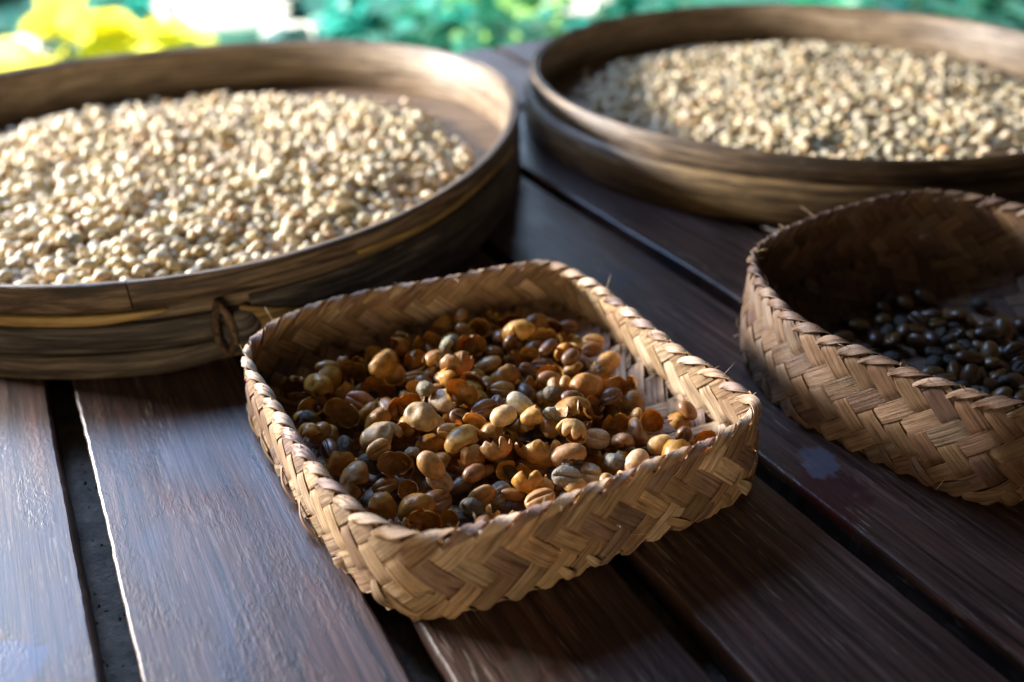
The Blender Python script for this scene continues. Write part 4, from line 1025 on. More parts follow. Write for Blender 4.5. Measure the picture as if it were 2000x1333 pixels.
70,-22,59,5,1,-96, -126,-402,100,8,0,-54, 713,41,72,14,81,-3, 713,-5,64,33,-18,-48, -33,697,60,5,-8,-93, 332,62,90,42,49,38,
694,44,79,-18,-22,-54, -10,-113,66,-2,54,-68, 401,-80,84,71,-32,-29, 205,137,113,-72,57,-37, 127,-55,103,-28,92,-10, 90,-708,86,99,-7,6,
-232,63,68,45,38,5, 647,-131,64,-13,46,-77, -400,306,85,31,13,56, 408,-473,94,41,73,-52, -64,209,99,-35,18,-85, -267,-839,66,-36,-6,-50,
371,364,81,41,30,45, 569,-300,68,-52,-61,55, -370,-33,97,-47,66,42, -274,319,65,-85,-30,23, 570,-97,87,52,19,-13, -44,-365,94,5,-24,-8,
-433,273,98,-4,-41,65, 72,136,82,30,16,36, -347,-630,86,-7,-40,87, 530,-99,79,0,-9,-12, -741,-66,61,-1,18,94, -291,-428,74,-53,53,-13,
-289,37,81,-30,86,8, -118,86,86,30,-90,21, -689,325,59,-4,-3,-77, -160,200,103,53,80,23, -252,-733,82,-13,17,93, 254,253,79,7,-41,-89,
530,296,68,52,13,-33, -438,43,103,81,-46,-12, 78,141,112,91,29,-18, 325,-180,89,3,-74,65, 182,-365,80,-5,-14,71, -662,139,85,7,-8,-44,
-649,234,90,52,80,-27, 98,-553,90,-23,0,52, -339,345,86,1,24,95, -392,-23,99,8,-67,-43, -600,-407,65,22,-77,-57, -184,-671,74,19,-30,26,
716,-427,59,4,-3,79, 183,210,80,-37,92,6, -557,-359,79,-85,-22,39, 107,-473,77,29,-9,-13, 425,320,94,21,-42,-62, -523,-711,67,-81,-14,-2,
414,-747,65,-26,38,-25, -157,-242,98,19,1,56, -430,-345,97,-15,16,96, -293,-677,75,-7,-29,-70, 67,-490,75,-37,11,9, -320,-161,84,-12,42,35,
-719,-34,87,-18,87,44, -626,415,59,-4,1,96, -88,-555,106,-42,11,-24, -530,217,82,-33,29,-74, -56,-461,82,3,3,63, 305,17,105,73,-48,12,
-452,-232,92,6,89,-4, 31,-556,106,-5,7,-56, 356,-560,75,31,13,87, 477,-527,78,-15,5,-59, -573,-580,77,18,9,55, -321,47,67,-86,43,-18,
503,415,80,-12,0,73, -440,-40,94,30,-1,29, 80,443,92,61,-74,-23, -499,-101,103,-74,63,3, 319,-538,73,22,21,-23, -357,-702,59,-5,0,-99,
609,-27,87,-68,72,0, 258,-362,62,5,21,35, -497,-293,68,54,62,47, 645,470,60,-14,0,-40, -674,-315,66,-67,-63,-1, 209,-739,80,8,-9,-94,
117,318,90,11,84,-47, 585,-607,64,-23,30,-59, 236,201,90,79,10,2, 338,535,84,-92,-28,-21, 31,-923,66,-66,67,-14, -770,-175,70,-4,-73,20,
-282,-498,87,79,5,-7, 601,-107,68,-35,-16,-72, -506,-363,59,0,-3,-14, -701,-91,61,-16,-17,86, 338,385,88,47,-69,-53, -441,158,89,47,20,61,
496,109,96,74,19,-49, 705,-200,69,-56,26,77, -610,-149,78,44,4,19, -349,-855,60,2,4,-42, -625,-65,84,-28,-59,75, -357,-507,106,-63,-70,-2,
192,-831,72,47,-62,11, 672,-510,70,20,48,-13, -762,-204,71,64,-60,24, -559,-721,68,-43,67,-33, -487,-118,79,75,37,48, 476,48,100,5,-40,83,
591,136,81,-12,-21,74, 301,-160,92,12,65,73, 471,-217,86,-29,-21,-13, 455,-277,82,-4,18,-87, 411,-1,79,21,0,95, 467,180,108,97,-7,7,
361,-268,103,-65,-4,13, 306,469,89,2,11,-24, 658,-287,71,0,-51,20, 386,116,86,51,-39,-10, 538,-315,82,-9,17,-91, -265,298,75,-9,8,40,
306,-76,72,-75,7,-57, -385,389,64,-87,-36,20, -178,-64,104,-97,18,8, -103,-301,90,24,-94,1, -154,-341,80,1,0,97, 744,-166,77,-10,-44,70,
-236,201,71,-1,-71,-24, -287,-486,104,-4,15,96, 341,-96,88,90,-16,-11, -101,320,79,-49,-57,-60, 336,32,87,92,8,15, 666,-84,81,2,12,-3,
612,-254,77,52,77,4, 160,-148,79,-19,-66,42, -253,185,95,22,-3,75, -470,-17,80,11,-25,-95, 415,269,65,-77,23,-4, -469,168,102,0,-14,-51,
-418,-114,94,9,-14,3, -709,277,64,-68,72,6, 476,-579,71,10,-71,-14, 89,-739,64,5,-94,29, 183,-534,72,-44,-73,-41, -241,164,69,-5,50,52,
-41,575,59,5,-1,95, 310,-851,59,4,-2,89, -443,-639,83,0,18,97, 271,331,64,-12,-33,63, 849,-316,59,0,-5,7, -206,487,66,39,27,50,
318,234,78,-42,-80,10, -349,183,97,28,94,-7, -258,392,79,23,51,-43, 547,224,63,-46,-1,20, -636,-367,69,39,-84,-5, -670,-232,88,-59,77,-5,
-637,-96,92,-80,40,-32, -102,-477,100,-14,-12,97, -241,279,89,65,-69,-15, -549,-500,63,39,13,26, 29,-206,69,77,-25,-45, 118,-635,103,-5,-24,50,
-119,193,98,-36,44,27, -577,-310,100,-21,-23,24, -369,-461,94,-26,56,59, -785,124,66,-42,6,45, 545,285,87,-30,43,-63, 102,-41,69,-3,72,-47,
-83,-938,60,-4,3,78, -235,-656,76,-5,19,-32, 28,-289,65,-93,15,5, -738,-3,74,-66,22,69, 737,-30,79,-9,1,85, 293,-110,88,8,-73,-47,
759,28,68,50,22,67, -130,-90,105,54,34,1, 413,-346,90,6,-39,-8, 674,-449,60,-4,-3,-83, -681,-618,65,-70,63,-12, -469,213,98,-8,25,-28,
-379,-275,63,3,-34,-60, 170,276,92,-31,-9,-37, 511,456,86,-12,-29,84, 428,447,66,25,66,-69, -592,259,84,-85,-38,33, 141,-309,83,40,-77,-25,
352,-711,83,15,-90,-19, 486,-411,78,-23,6,-48, 490,-732,67,48,16,-38, 487,545,64,21,-92,-26, 247,283,60,2,-8,-59, 251,228,88,-93,-15,-5,
604,-359,74,8,-11,-41, 492,301,65,-70,-70,-6, 110,-856,80,-17,10,81, 673,46,89,-33,-53,33, -357,-121,59,4,2,-92, 223,-37,91,67,-62,35,
16,172,92,-64,-55,17, -90,-533,89,-83,16,-26, 22,642,84,83,-13,-21, 340,-70,80,-23,40,82, 543,181,94,-95,-7,27, 128,-175,83,37,-90,10,
-580,-260,101,-11,-96,5, 173,410,78,-86,-42,-20, 823,-13,68,40,-6,79, 605,-139,83,5,-17,57, 450,-718,79,-40,-11,-5, 250,67,98,8,46,-73,
646,-549,59,1,5,-27, 416,252,67,39,32,-52, -112,703,66,-35,72,-56, -608,-568,82,-55,-28,1, -585,-153,96,13,-31,85, -451,-605,75,-16,28,-82,
-198,449,65,77,61,-9, 655,316,93,-7,14,-47, -309,-516,100,25,-1,73, 285,-53,81,13,19,66, -193,-137,111,23,7,-70, 524,602,58,-2,-4,-37,
-28,-603,80,39,18,49, -336,501,82,6,-4,55, -697,-226,90,24,21,53, -554,383,80,-82,-14,-54, -392,117,82,5,-5,98, -54,143,85,-31,21,-54,
149,-64,66,25,89,-31, -575,68,80,1,4,17, -338,388,92,-73,50,-40, -791,-317,67,50,-18,0, 593,23,86,20,-96,15, 52,-791,60,15,10,77,
85,236,88,14,-23,88, 845,80,66,89,30,0, -473,8,99,37,91,4, 42,-611,94,-14,27,-69, -156,-657,86,76,-50,-15, 371,-57,95,39,-14,-11,
69,-619,110,17,-4,-89, -300,-661,87,-10,-40,-72, -152,-556,74,-60,-64,-38, 48,366,75,-29,-65,-60, -441,140,113,-16,-90,-26, 367,50,103,-13,-29,68,
-5,-467,81,8,2,-65, 203,-534,100,4,46,-82, -571,47,63,-42,-11,31, -554,-540,79,4,10,95, 361,-123,69,-59,29,-56, -143,147,77,3,-27,-58,
-414,408,83,-8,7,-93, 440,-790,59,5,2,-92, -654,-188,60,18,-3,-44, -609,310,68,30,59,38, -230,276,110,-24,-45,-85, -127,260,94,79,-58,12,
-171,80,79,-3,-10,-68, -193,520,59,1,4,-14, -284,634,60,4,2,-92, -705,-307,60,4,12,-12, 21,-401,87,62,-31,-47, -507,-325,68,41,-8,87,
-164,-294,96,-40,-4,-4, 425,150,95,41,-74,51, -622,-265,83,-37,-34,-85, -101,-680,70,-43,-44,-32, -625,-286,81,58,-28,-34, 234,-243,77,-1,-24,59,
-439,-142,79,-9,-21,57, 117,221,71,55,59,-56, 719,191,65,-39,79,-43, 15,26,85,-35,-14,-44, 256,-176,98,-18,14,63, 544,358,87,-43,-30,14,
204,593,82,-21,-26,-66, -479,187,118,-36,-22,19, -365,-403,89,28,-29,-75, 16,462,67,-72,-51,34, -312,490,65,-33,-11,42, -793,-77,59,4,3,-73,
-256,-200,84,-17,-4,15, 195,536,67,9,94,-30, 455,672,60,-2,4,37, -41,30,112,23,46,66, 645,-223,83,-22,17,90, -223,-185,88,33,48,-42,
364,-840,86,-8,-84,51, -763,-401,69,2,-51,69, -583,30,89,-77,52,-35, -97,734,69,50,-1,-84, 39,-530,65,6,48,-86, -717,-71,78,6,17,70,
274,-800,67,57,-41,-51, 222,-586,88,46,-8,36, -290,-171,95,-33,25,-66, -165,-514,86,-87,27,-33, -641,-16,77,-2,-23,13, 338,251,88,-15,-79,-51,
567,-207,91,95,0,12, 22,538,79,-15,46,-85, 640,375,59,-1,0,-95, 418,-708,66,38,23,61, -563,-189,90,2,-93,31, -570,-332,89,-19,91,9,
285,-469,92,-31,11,92, 206,-241,86,89,22,33, 303,-33,99,84,-30,0, -501,217,118,-26,-5,-9, 501,-527,64,32,93,-3, -81,158,113,-53,75,10,
-73,-197,85,-40,30,-29, -337,85,101,-1,1,23, 175,372,71,-21,-21,-93, -218,-806,79,-79,-50,31, 228,-641,79,-45,30,-19, -79,127,95,9,5,47,
639,18,86,16,-14,-6, -838,94,67,-80,-50,7, 360,266,91,-70,14,-37, -87,484,77,7,-6,43, -88,-445,90,-10,-41,84, -80,-480,84,87,-39,-21,
-53,-897,71,-63,48,37, 97,549,63,-13,27,-73, -50,-326,84,70,66,-21, 169,474,64,59,-79,5, -836,9,59,5,-1,95, -551,-259,83,-38,10,-81,
56,779,59,-5,2,94, -618,236,83,-23,-49,-18, 378,-310,69,71,-6,49, 297,-656,83,-70,-69,-10, -44,233,86,-27,8,-59, 51,-515,87,-50,-4,9,
-260,42,84,31,24,40, 162,176,102,13,6,-58, -198,69,85,-8,-10,-49, 150,666,78,-12,-43,-1, 420,-399,96,-2,-1,32, -531,-369,70,-7,-47,5,
85,-906,60,2,-1,87, 438,250,71,13,71,11, 34,-237,85,27,-93,-20, 658,409,64,52,-84,5, 293,-824,67,-77,-35,-5, 817,56,69,-81,2,-36,
-26,-130,86,47,-85,-17, 439,-372,91,23,-59,28, -625,-717,63,-23,18,17, -311,-385,88,-17,-63,-66, 308,185,59,-5,-1,-97, -99,-124,99,10,64,72,
272,455,90,6,12,97, -203,-781,92,8,-25,3, 339,-861,69,-62,-61,15, 178,-516,101,13,-22,-72, -471,-490,92,16,28,-56, -478,-46,89,29,-11,77,
-172,-174,103,37,-10,-67, -615,-206,79,-9,5,16, -257,221,82,35,15,20, -237,-611,76,27,-40,-17, -382,-645,80,-15,24,-95, -279,-48,87,-7,-20,84,
-64,61,83,40,35,18, -163,-608,80,-15,-71,52, 208,-119,81,-2,25,64, -263,-679,80,-8,4,-65, 134,597,75,-12,16,95, 149,-724,64,-36,31,-69,
-7,750,63,-40,-1,22, -34,-849,79,1,3,-49, 607,-590,67,-44,7,-73, -6,341,69,-21,-80,-34, 553,268,67,-38,86,-23, 791,27,58,-5,-1,-98,
184,622,78,-3,0,13, 47,-647,105,-18,5,87, 716,161,58,5,0,-99, 750,224,62,19,-4,25, -127,-790,61,17,4,-96, -105,-502,91,37,-57,52,
-826,-243,59,-4,-2,-90, 457,354,99,4,43,-6, 292,552,79,-65,34,51, 288,-758,86,73,47,21, 439,-664,67,-1,-39,-2, -662,-456,64,-35,92,3,
230,-148,76,14,26,88, -331,285,64,25,22,44, 563,-585,62,-23,13,34, 485,-16,84,-29,13,90, 679,241,81,-7,2,-86, 629,-123,90,-7,70,54,
-197,-595,85,8,21,-58, 394,-416,84,-53,9,38, 215,429,70,49,6,77, 240,-310,89,67,71,-16, 112,-204,73,-43,58,56, -334,-255,88,8,-21,51,
-46,-495,81,65,72,-9, 117,-569,98,-29,80,-45, -101,-330,70,86,9,-48, -150,-1,75,12,36,7, -642,-649,61,-3,-12,-96, -404,-174,76,-45,0,-81,
-716,-18,66,-8,-80,-57, 421,-303,87,-6,-70,-70, 149,208,88,33,93,1, -259,-868,63,43,-19,-18, -148,238,104,-45,40,-49, -580,270,100,-76,-54,29,
-53,90,87,-30,12,-41, 382,-298,102,-78,35,22, 28,-158,84,38,-20,-36, 252,-689,85,-20,34,90, -264,240,100,-2,11,46, -51,-866,73,57,37,-70,
-648,-143,64,-24,-24,75, -244,-21,81,-3,7,72, -655,422,79,-5,16,20, 142,5,69,19,-77,55, -261,506,59,-1,0,98, 382,208,80,6,43,-40,
-343,46,107,-17,-10,13, -181,510,86,86,-9,19, 385,265,70,-46,-58,-54, -723,52,69,63,18,22, 303,528,84,-44,80,9, -87,244,115,-25,-83,-38,
-401,-206,86,75,-44,-20, 119,388,67,-58,-56,56, 806,-174,59,-3,-3,-69, 468,-181,83,3,20,-51, 197,247,92,-5,-87,12, 141,-459,80,-35,-42,28,
577,454,67,-85,-50,-8, 50,-732,68,93,12,-14, 764,-57,76,27,0,-73, -539,-100,101,-27,-79,-34, -9,-643,105,-1,16,-68, -349,-477,79,12,-11,-97,
-409,-494,70,-53,-1,-81, 661,-315,66,16,46,-86, 12,-341,81,-20,90,34, 51,682,65,-57,-80,-5, -92,-243,76,5,-4,98, 48,-106,63,-2,24,58,
784,163,58,3,-4,60, -633,-399,68,61,67,-1, -615,281,83,62,20,-24, -430,-175,95,-23,-16,-74, 439,83,105,20,56,-76, 195,-809,70,-46,-27,-83,
-270,-212,101,-27,-23,91, -446,-564,92,57,59,55, -634,-163,91,58,-14,-66, -223,73,93,-9,-18,57, 215,-73,79,-21,-6,2, -472,353,79,8,-37,48,
256,36,80,-29,-15,80, 595,-298,72,-22,-46,77, 4,-169,105,-7,53,-8, 356,295,79,16,15,-32, 579,-239,92,-10,33,70, 139,-847,64,-40,8,2,
510,-303,88,65,14,49, 249,-479,79,-10,-29,19, -157,560,66,48,85,-14, 566,-134,88,-76,-63,-2, -450,-793,65,-77,19,-2, 323,-492,83,-33,33,-74,
-533,284,87,8,-44,-58, 285,680,65,-11,-74,61, -218,-797,104,-23,-28,89, 270,-356,81,29,30,66, 224,-492,88,-16,77,-27, 259,339,83,-27,-14,89,
-717,-338,69,47,39,50, -53,128,106,1,36,-71, 238,-403,94,55,-34,-37, -23,-726,65,-1,-94,29, -675,-114,75,-35,20,-30, -184,0,105,-88,29,-10,
-515,-293,85,14,81,-46, 180,-470,72,5,29,-81, 4,270,99,-33,-13,92, -448,344,96,73,-4,-64, -746,89,80,6,-25,-11, -558,199,97,-8,4,33,
116,114,93,47,-12,86, 421,-194,109,-19,-6,16, 587,54,73,72,30,-30, 486,239,84,-2,50,-84, 152,-336,78,-30,11,-91, -421,-441,81,-29,94,11,
539,216,85,17,-18,-36, -603,-174,87,42,-3,-20, -85,-66,83,75,8,-20, 32,-444,65,-45,67,-41, -439,423,82,-8,-6,-92, 36,-841,94,34,-9,-28,
198,73,70,52,-6,74, -33,349,91,80,57,0, 445,-347,92,70,-33,-2, -298,-769,79,18,-16,90, -590,-422,67,34,-24,61, 236,-273,86,-3,24,-11,
576,-288,89,-16,-22,-42, 605,-85,98,63,-6,-68, 277,713,60,4,-2,86, 197,-363,98,-6,15,-2, -40,156,99,18,7,96, -404,-617,85,15,-40,-69,
-486,100,98,40,56,59, -242,-709,86,-19,-36,-54, 518,372,82,-40,57,59, 478,-347,103,26,90,24, -439,-665,68,78,-36,-38, -233,214,104,-56,-34,59,
-411,-852,59,1,-5,15, -781,278,65,-64,-70,19, 258,-37,76,37,26,46, -139,-563,99,83,43,6, 268,-200,103,60,27,7, -206,-474,107,40,90,1,
-629,138,94,1,-17,55, -449,450,85,-32,-17,-63, -583,92,77,-26,-60,-46, 785,-345,60,-5,-1,-97, -376,-547,101,22,-10,-15, 26,-491,82,7,2,46,
204,155,66,-24,-95,-4, 67,676,79,5,1,-68, 522,12,86,-96,-8,15, 623,390,84,-86,35,16, 23,244,85,9,-43,85, -633,104,84,25,18,-94,
-616,-188,104,5,-16,83, -142,-600,93,13,-41,70, 611,261,93,-16,19,76, -633,-125,86,78,47,-19, -140,-642,85,1,36,70, -33,116,88,70,50,-14,
-240,-101,88,-89,-28,15, 304,-198,108,75,15,5, 166,-52,81,-11,-92,19, -33,-99,83,2,84,-18, 697,-487,59,-2,-4,-38, 242,-552,102,-9,-7,-61,
-23,-689,84,-18,26,13, -102,-83,120,20,-3,-19, -46,549,65,3,-32,8, -373,94,99,-25,-12,93, 381,-37,84,8,-30,-41, -342,-688,79,39,-3,81,
132,-236,84,42,60,33, -551,446,91,-20,-28,-50, -456,86,90,-9,34,-82, -210,-29,103,-54,82,9, -169,-402,101,-29,-23,76, 418,-273,89,-91,8,20,
-43,-302,93,-11,5,-95, 624,363,85,-34,76,16, -424,-30,113,-15,-3,-91, 81,-327,83,-18,-47,84, 112,-687,96,-8,-36,72, -433,127,79,-59,-2,-77,
468,-142,64,38,24,60, -452,384,90,-60,61,-44, 46,-311,82,14,36,59, 669,433,76,-20,-74,57, 611,-240,98,72,-63,0, 210,218,94,-22,9,-4,
665,91,64,-76,63,9, 198,453,61,6,17,97, 519,-331,102,15,8,88, 279,60,101,16,37,45, -113,-27,104,-24,45,-84, -12,-499,78,-10,13,98,
-419,118,109,-48,15,33, -265,-644,98,92,19,16, -280,-592,68,3,-52,69, -99,216,104,-90,-14,1, -21,-515,98,6,-3,-97, -194,325,96,-10,18,-77,
-815,85,65,-29,35,-77, 237,-361,95,-14,-30,87, -120,112,84,-77,-10,-19, -71,-348,100,1,59,50, 4,-319,86,-10,38,91, -525,-531,90,-47,-41,-47,
-148,309,81,-63,-1,69, 280,-668,97,-10,36,-68, 193,481,75,-18,-95,13, -421,99,93,-5,-18,-80, 180,-584,87,61,-32,-28, -659,-403,76,52,-19,56,
-196,149,76,0,18,-93, 141,-697,84,88,-35,-11, 66,-346,92,34,-2,-51, 697,-557,66,30,8,94, -106,283,104,-72,60,28, -26,-335,93,22,19,93,
281,-633,92,-35,-40,-62, 119,-358,81,25,-9,5, -332,-828,70,71,54,-43, -193,99,88,-22,-17,92, 493,-766,72,5,-16,-46, 492,-194,106,80,-4,19,
615,79,92,44,8,-48, -262,-464,104,-6,-13,-98, 455,6,85,17,35,-41, -118,485,91,90,-15,15, -26,-616,98,3,-24,83, 541,9,101,-17,-4,3,
-503,-137,93,-68,-31,-47, 505,328,87,64,-52,-9, 531,513,66,17,-48,81, 138,408,80,92,-23,6, -585,-456,61,-1,-18,90, 91,-90,66,53,10,38,
467,-26,100,21,-53,-25, -505,-266,88,75,54,-25, 109,-504,87,-89,29,-16, -246,-180,103,-32,-25,7, 627,284,99,-27,8,-19, -64,283,91,1,-10,-91,
647,340,81,44,7,-34, -429,-322,76,-49,48,26, 663,-147,85,-17,-7,-77, -309,-634,91,-81,-33,14, 452,-530,85,16,-48,-27, 273,-6,86,-21,-74,62,
682,-268,86,3,-21,78, -176,-372,84,69,-69,-11, -585,-95,98,38,-83,-28, 212,-800,92,33,91,17, -324,155,104,-29,-10,66, 135,-196,101,-12,-12,71,
-257,632,80,3,-20,-91, -321,-326,65,22,78,57, -392,-443,91,34,-30,-78, -157,-877,64,26,29,10, 263,-655,83,3,-31,-80, -110,-708,82,25,-12,89,
-789,-263,67,-76,55,-9, -216,202,95,49,66,43, -131,291,82,53,-23,12, 291,-130,79,79,3,9, 75,-127,106,-60,-72,28, -40,731,59,-4,-3,-81,
275,382,94,26,12,92, 541,-574,67,47,-48,-60, -10,-761,80,91,34,-6, 215,-854,81,-63,76,1, 33,201,100,85,39,-29, 138,-156,98,-72,55,-29,
429,-166,107,45,67,57, -529,110,66,36,-69,-61, -422,-673,84,59,-68,-22, 700,265,79,14,35,76, -281,-293,88,77,-38,-44, -117,-568,109,52,24,67,
148,229,62,16,-11,-11, 645,233,86,-81,23,17, 840,-201,64,-86,49,8, -86,-217,111,-68,-71,-3, 349,-450,83,64,45,59, -484,115,70,-2,-53,-83,
694,-403,64,44,20,50, 409,-442,84,19,6,87, -719,326,67,-35,-19,-77, 199,555,86,-84,51,1, 98,-736,87,-87,-9,3, 379,317,89,6,-37,-33,
-157,-209,72,-9,-58,3, 24,591,66,-94,-12,13, -504,314,103,-9,6,26, -373,-232,84,6,27,95, -55,-529,92,24,-1,76, 283,-727,68,-45,76,-38,
-724,240,69,85,-9,40, -769,-81,75,77,24,48, 133,166,102,-18,-21,87, 310,-119,100,-62,35,27, 591,-568,80,-18,-42,32, -328,569,66,48,-2,62,
460,94,89,31,21,-31, 82,-588,93,-44,4,-19, 57,280,99,22,-43,80, 220,-696,93,91,-16,-25, 521,241,97,-14,-14,-39, 233,19,91,-86,4,-40,
35,323,87,47,84,6, 112,282,86,79,42,38, 364,224,77,-13,43,-58, -47,600,81,8,11,-76, 257,8,110,-36,31,-39, -47,439,92,35,-75,-50,
279,387,67,-5,37,-50, -559,-415,81,-3,27,93, -151,379,102,-77,24,-4, -88,-830,59,2,5,-33, -322,100,83,52,-7,-57, 468,328,85,14,-26,-94,
-581,-387,80,-29,-4,43, -727,-562,60,-3,-2,-80, -445,-395,84,-23,89,-36, -309,-589,91,27,32,41, -431,381,69,1,-60,-15, 338,178,68,72,54,-11,
608,345,83,4,82,45, -654,299,84,97,17,13, 450,-247,94,-24,11,-89, -711,-156,70,50,-24,-33, -208,-251,92,0,36,-88, -301,74,90,48,-85,-8,
-659,-261,80,-14,-13,39, -207,-421,109,-17,-47,-61, 557,423,72,-7,83,-23, 186,43,62,17,-12,96, -613,-44,82,15,-4,-23, -9,435,80,-59,4,-27,
83,-662,111,34,-16,89, 16,222,88,60,35,-50, 206,-489,109,-89,-37,20, -246,-552,61,-12,13,26, -273,-129,88,29,-86,39, -118,-39,73,-1,-17,12,
325,393,64,44,4,9, 442,44,96,2,7,77, 62,-77,80,-81,-52,-21, -205,-528,83,-3,13,-88, -405,152,109,-1,90,-42, 671,84,88,24,-61,-50,
-253,77,90,32,50,60, -534,519,64,-92,20,-15, 411,651,59,-4,3,76, 443,-197,92,-64,14,-52, -496,175,86,12,29,-13, 226,-5,90,1,-86,29,
282,169,83,42,65,23, -523,-120,113,67,-70,18, -179,62,102,-11,35,-71, -526,-151,96,-98,9,5, 97,-576,113,-11,-8,2, -410,15,71,42,-10,86,
301,-14,107,-8,20,97, 136,-900,59,2,4,-45, 590,-528,70,-13,-53,-33, 225,250,87,-4,-24,46, -421,-234,82,18,9,-96, -776,350,64,75,-64,7,
63,-100,86,4,11,-93, 423,-254,113,70,-45,-3, 308,577,78,-30,-85,1, -357,-313,81,-5,12,-14, 111,466,84,-26,16,36, -78,109,114,15,-3,-82,
68,-639,133,-89,-35,-7, -450,-702,83,3,-6,2, -617,-491,85,45,45,-67, 316,-114,73,-12,91,24, 43,670,82,-21,-45,67, -704,85,76,-1,-23,96,
47,-681,106,-29,7,49, 43,-386,97,6,44,-81, 352,-156,86,97,-7,-3, -368,323,83,53,49,-3, -523,38,93,67,0,72, 82,323,102,49,-76,-40,
-399,-540,83,-73,36,35, 82,484,82,-24,31,-91, 321,-312,76,6,-22,96, 206,-313,66,93,14,-5, -610,-321,85,25,7,57, 275,-547,100,-21,-7,62,
352,-592,83,20,79,47, -172,-578,66,34,92,-3, 25,51,80,-92,12,-16, -421,-375,96,-19,44,-67, 30,-121,81,-15,-2,89, -786,53,79,-3,-5,77,
154,-284,66,34,16,-86, 512,-140,86,12,-93,-6, 69,-255,82,-26,-59,75, 366,-85,92,30,-21,92, 35,87,86,56,81,-8, 45,-448,83,34,11,43,
-336,-446,73,-36,12,71, 195,-134,67,60,-53,-46, -546,496,61,19,-10,-17, -507,393,65,44,83,30, -188,-420,82,-19,33,-68, 296,215,69,-61,49,-2,
138,551,66,-94,-1,-9, -102,168,96,-4,5,-91, 134,-429,90,-18,-2,56, 367,-440,60,-8,10,-51, -60,488,88,-1,11,-28, -530,20,111,70,-9,-43,
-11,357,99,46,16,76, 79,-854,89,4,36,59, 14,361,82,-4,-45,68, -286,-265,66,9,53,71, -181,122,89,-94,-5,-14, 385,-650,59,2,4,-47,
126,-551,74,-19,-34,87, 0,81,83,47,63,37, 535,425,92,2,96,23, 356,-764,63,-23,10,47, -775,-115,78,-32,9,4, 261,-329,103,13,-14,94,
-617,166,90,-35,88,28, -380,-829,69,-95,19,-22, 52,-56,102,42,53,-51, 59,300,86,21,-5,60, -515,146,84,60,-75,-16, 372,160,88,17,46,52,
680,461,66,-76,-26,29, -686,271,80,0,-97,8, 216,-333,106,54,15,29, -553,112,84,45,26,32, 305,377,77,12,-13,59, -53,484,65,80,-12,-19,
182,-231,85,-6,-15,-85, -353,132,87,-13,-18,9, 543,-116,103,-80,-3,5, 125,-391,87,-52,72,-22, 62,-229,81,13,65,48, 279,279,59,-3,4,56,
-192,203,117,0,-33,-93, 59,399,94,55,-81,-11, -265,-271,81,7,52,8, -83,309,107,-76,23,-21, 437,-27,83,-81,28,1, -91,374,105,-35,29,-48,
-744,45,92,-55,-9,59, 315,-282,86,83,45,-15, 497,283,84,-79,-36,-5, -310,273,111,-1,26,73, -137,-265,92,-15,-17,-93, -308,-271,88,24,32,-56,
730,90,79,27,18,-88, -305,323,61,3,-18,-85, 278,601,76,77,-9,39, 287,140,105,22,3,-97, -215,-637,93,76,-41,-39, -464,521,67,26,91,-30,
-83,-320,81,39,30,21, -358,-68,87,48,-22,-64, -258,-584,86,91,-34,-13, 550,398,90,-90,-36,-17, 200,-458,91,1,24,27, -314,-89,108,-7,30,-93,
-159,-544,106,40,45,61, 348,117,93,-4,-89,21, 518,-613,71,31,24,36, 75,161,126,6,-97,8, 312,278,61,-14,16,-96, -106,455,65,-19,48,-48,
-125,144,107,-73,30,56, 382,-137,92,-71,-69,8, 169,-453,101,-35,-10,6, -431,608,60,4,-2,86, 303,295,84,13,93,31, 594,305,100,-9,26,93,
-333,27,89,-10,-77,47, -589,456,85,24,2,4, 92,355,90,87,-39,1, -529,181,94,-40,-79,41, 148,-745,90,-63,47,-13, 51,574,62,-16,14,74,
50,-697,92,55,53,-6, 468,467,91,-68,34,-1, -261,-365,79,53,-35,-53, 717,-468,59,4,16,80, -379,143,119,9,43,-82, 59,-756,79,-40,48,-74,
576,377,102,-4,1,39, -532,393,66,2,-38,17, -128,-243,82,-26,-65,-70, 463,120,84,51,0,-8, -225,132,87,-49,-79,28, -279,119,113,-20,33,-21,
60,-174,92,-96,-15,-11, -344,-433,96,-50,43,-61, -116,-813,80,-59,41,-8, 83,-505,96,47,85,21, 456,-119,86,-15,-96,17, 171,58,90,5,46,85,
432,-429,89,-40,-28,-81, 470,300,82,35,12,28, 767,-27,68,58,14,60, 66,-792,87,-32,-11,17, -525,-272,109,-27,11,34, -489,-525,101,18,-46,82,
-435,-764,79,27,-2,31, -486,69,87,-59,22,6, 711,-262,77,-25,-22,8, 441,-281,104,7,1,49, -143,29,82,-93,20,-9, -490,434,87,31,19,-65,
-338,0,80,37,21,-57, -185,185,107,48,84,1, 241,-258,103,-25,-21,-87, 581,-8,85,-36,-1,-2, 512,-171,88,-36,21,23, -232,318,92,-66,72,16,
120,349,76,4,-20,-77, -473,407,95,-32,-33,-86, 476,443,78,61,3,-48, -16,-137,101,-7,8,-54, -673,181,100,-10,-4,-73, 544,-272,96,-44,-78,39,
-723,135,66,39,-4,82, -274,-18,94,-92,19,32, -337,-90,83,-27,-56,6, -818,-339,60,4,2,-83, 327,273,89,-72,-35,3, 229,662,65,-21,-78,53,
162,676,64,-56,81,-1, -573,359,84,2,25,67, -155,-907,59,2,-5,34, -490,-234,66,-85,-42,21, -480,-628,87,-25,-63,-59, -790,-150,60,-5,0,99,
-122,315,92,48,9,-41, 151,-364,90,11,-9,94, 176,-854,86,-26,15,-15, -353,-148,75,-58,61,27, 306,38,110,-8,3,98, -417,643,65,67,-45,-41,
387,-196,107,64,71,5, -404,8,101,-52,54,16, 645,-199,102,-8,-22,41, 9,-378,106,85,4,31, 319,364,100,-42,-83,-29, -23,526,79,-1,-1,-49,
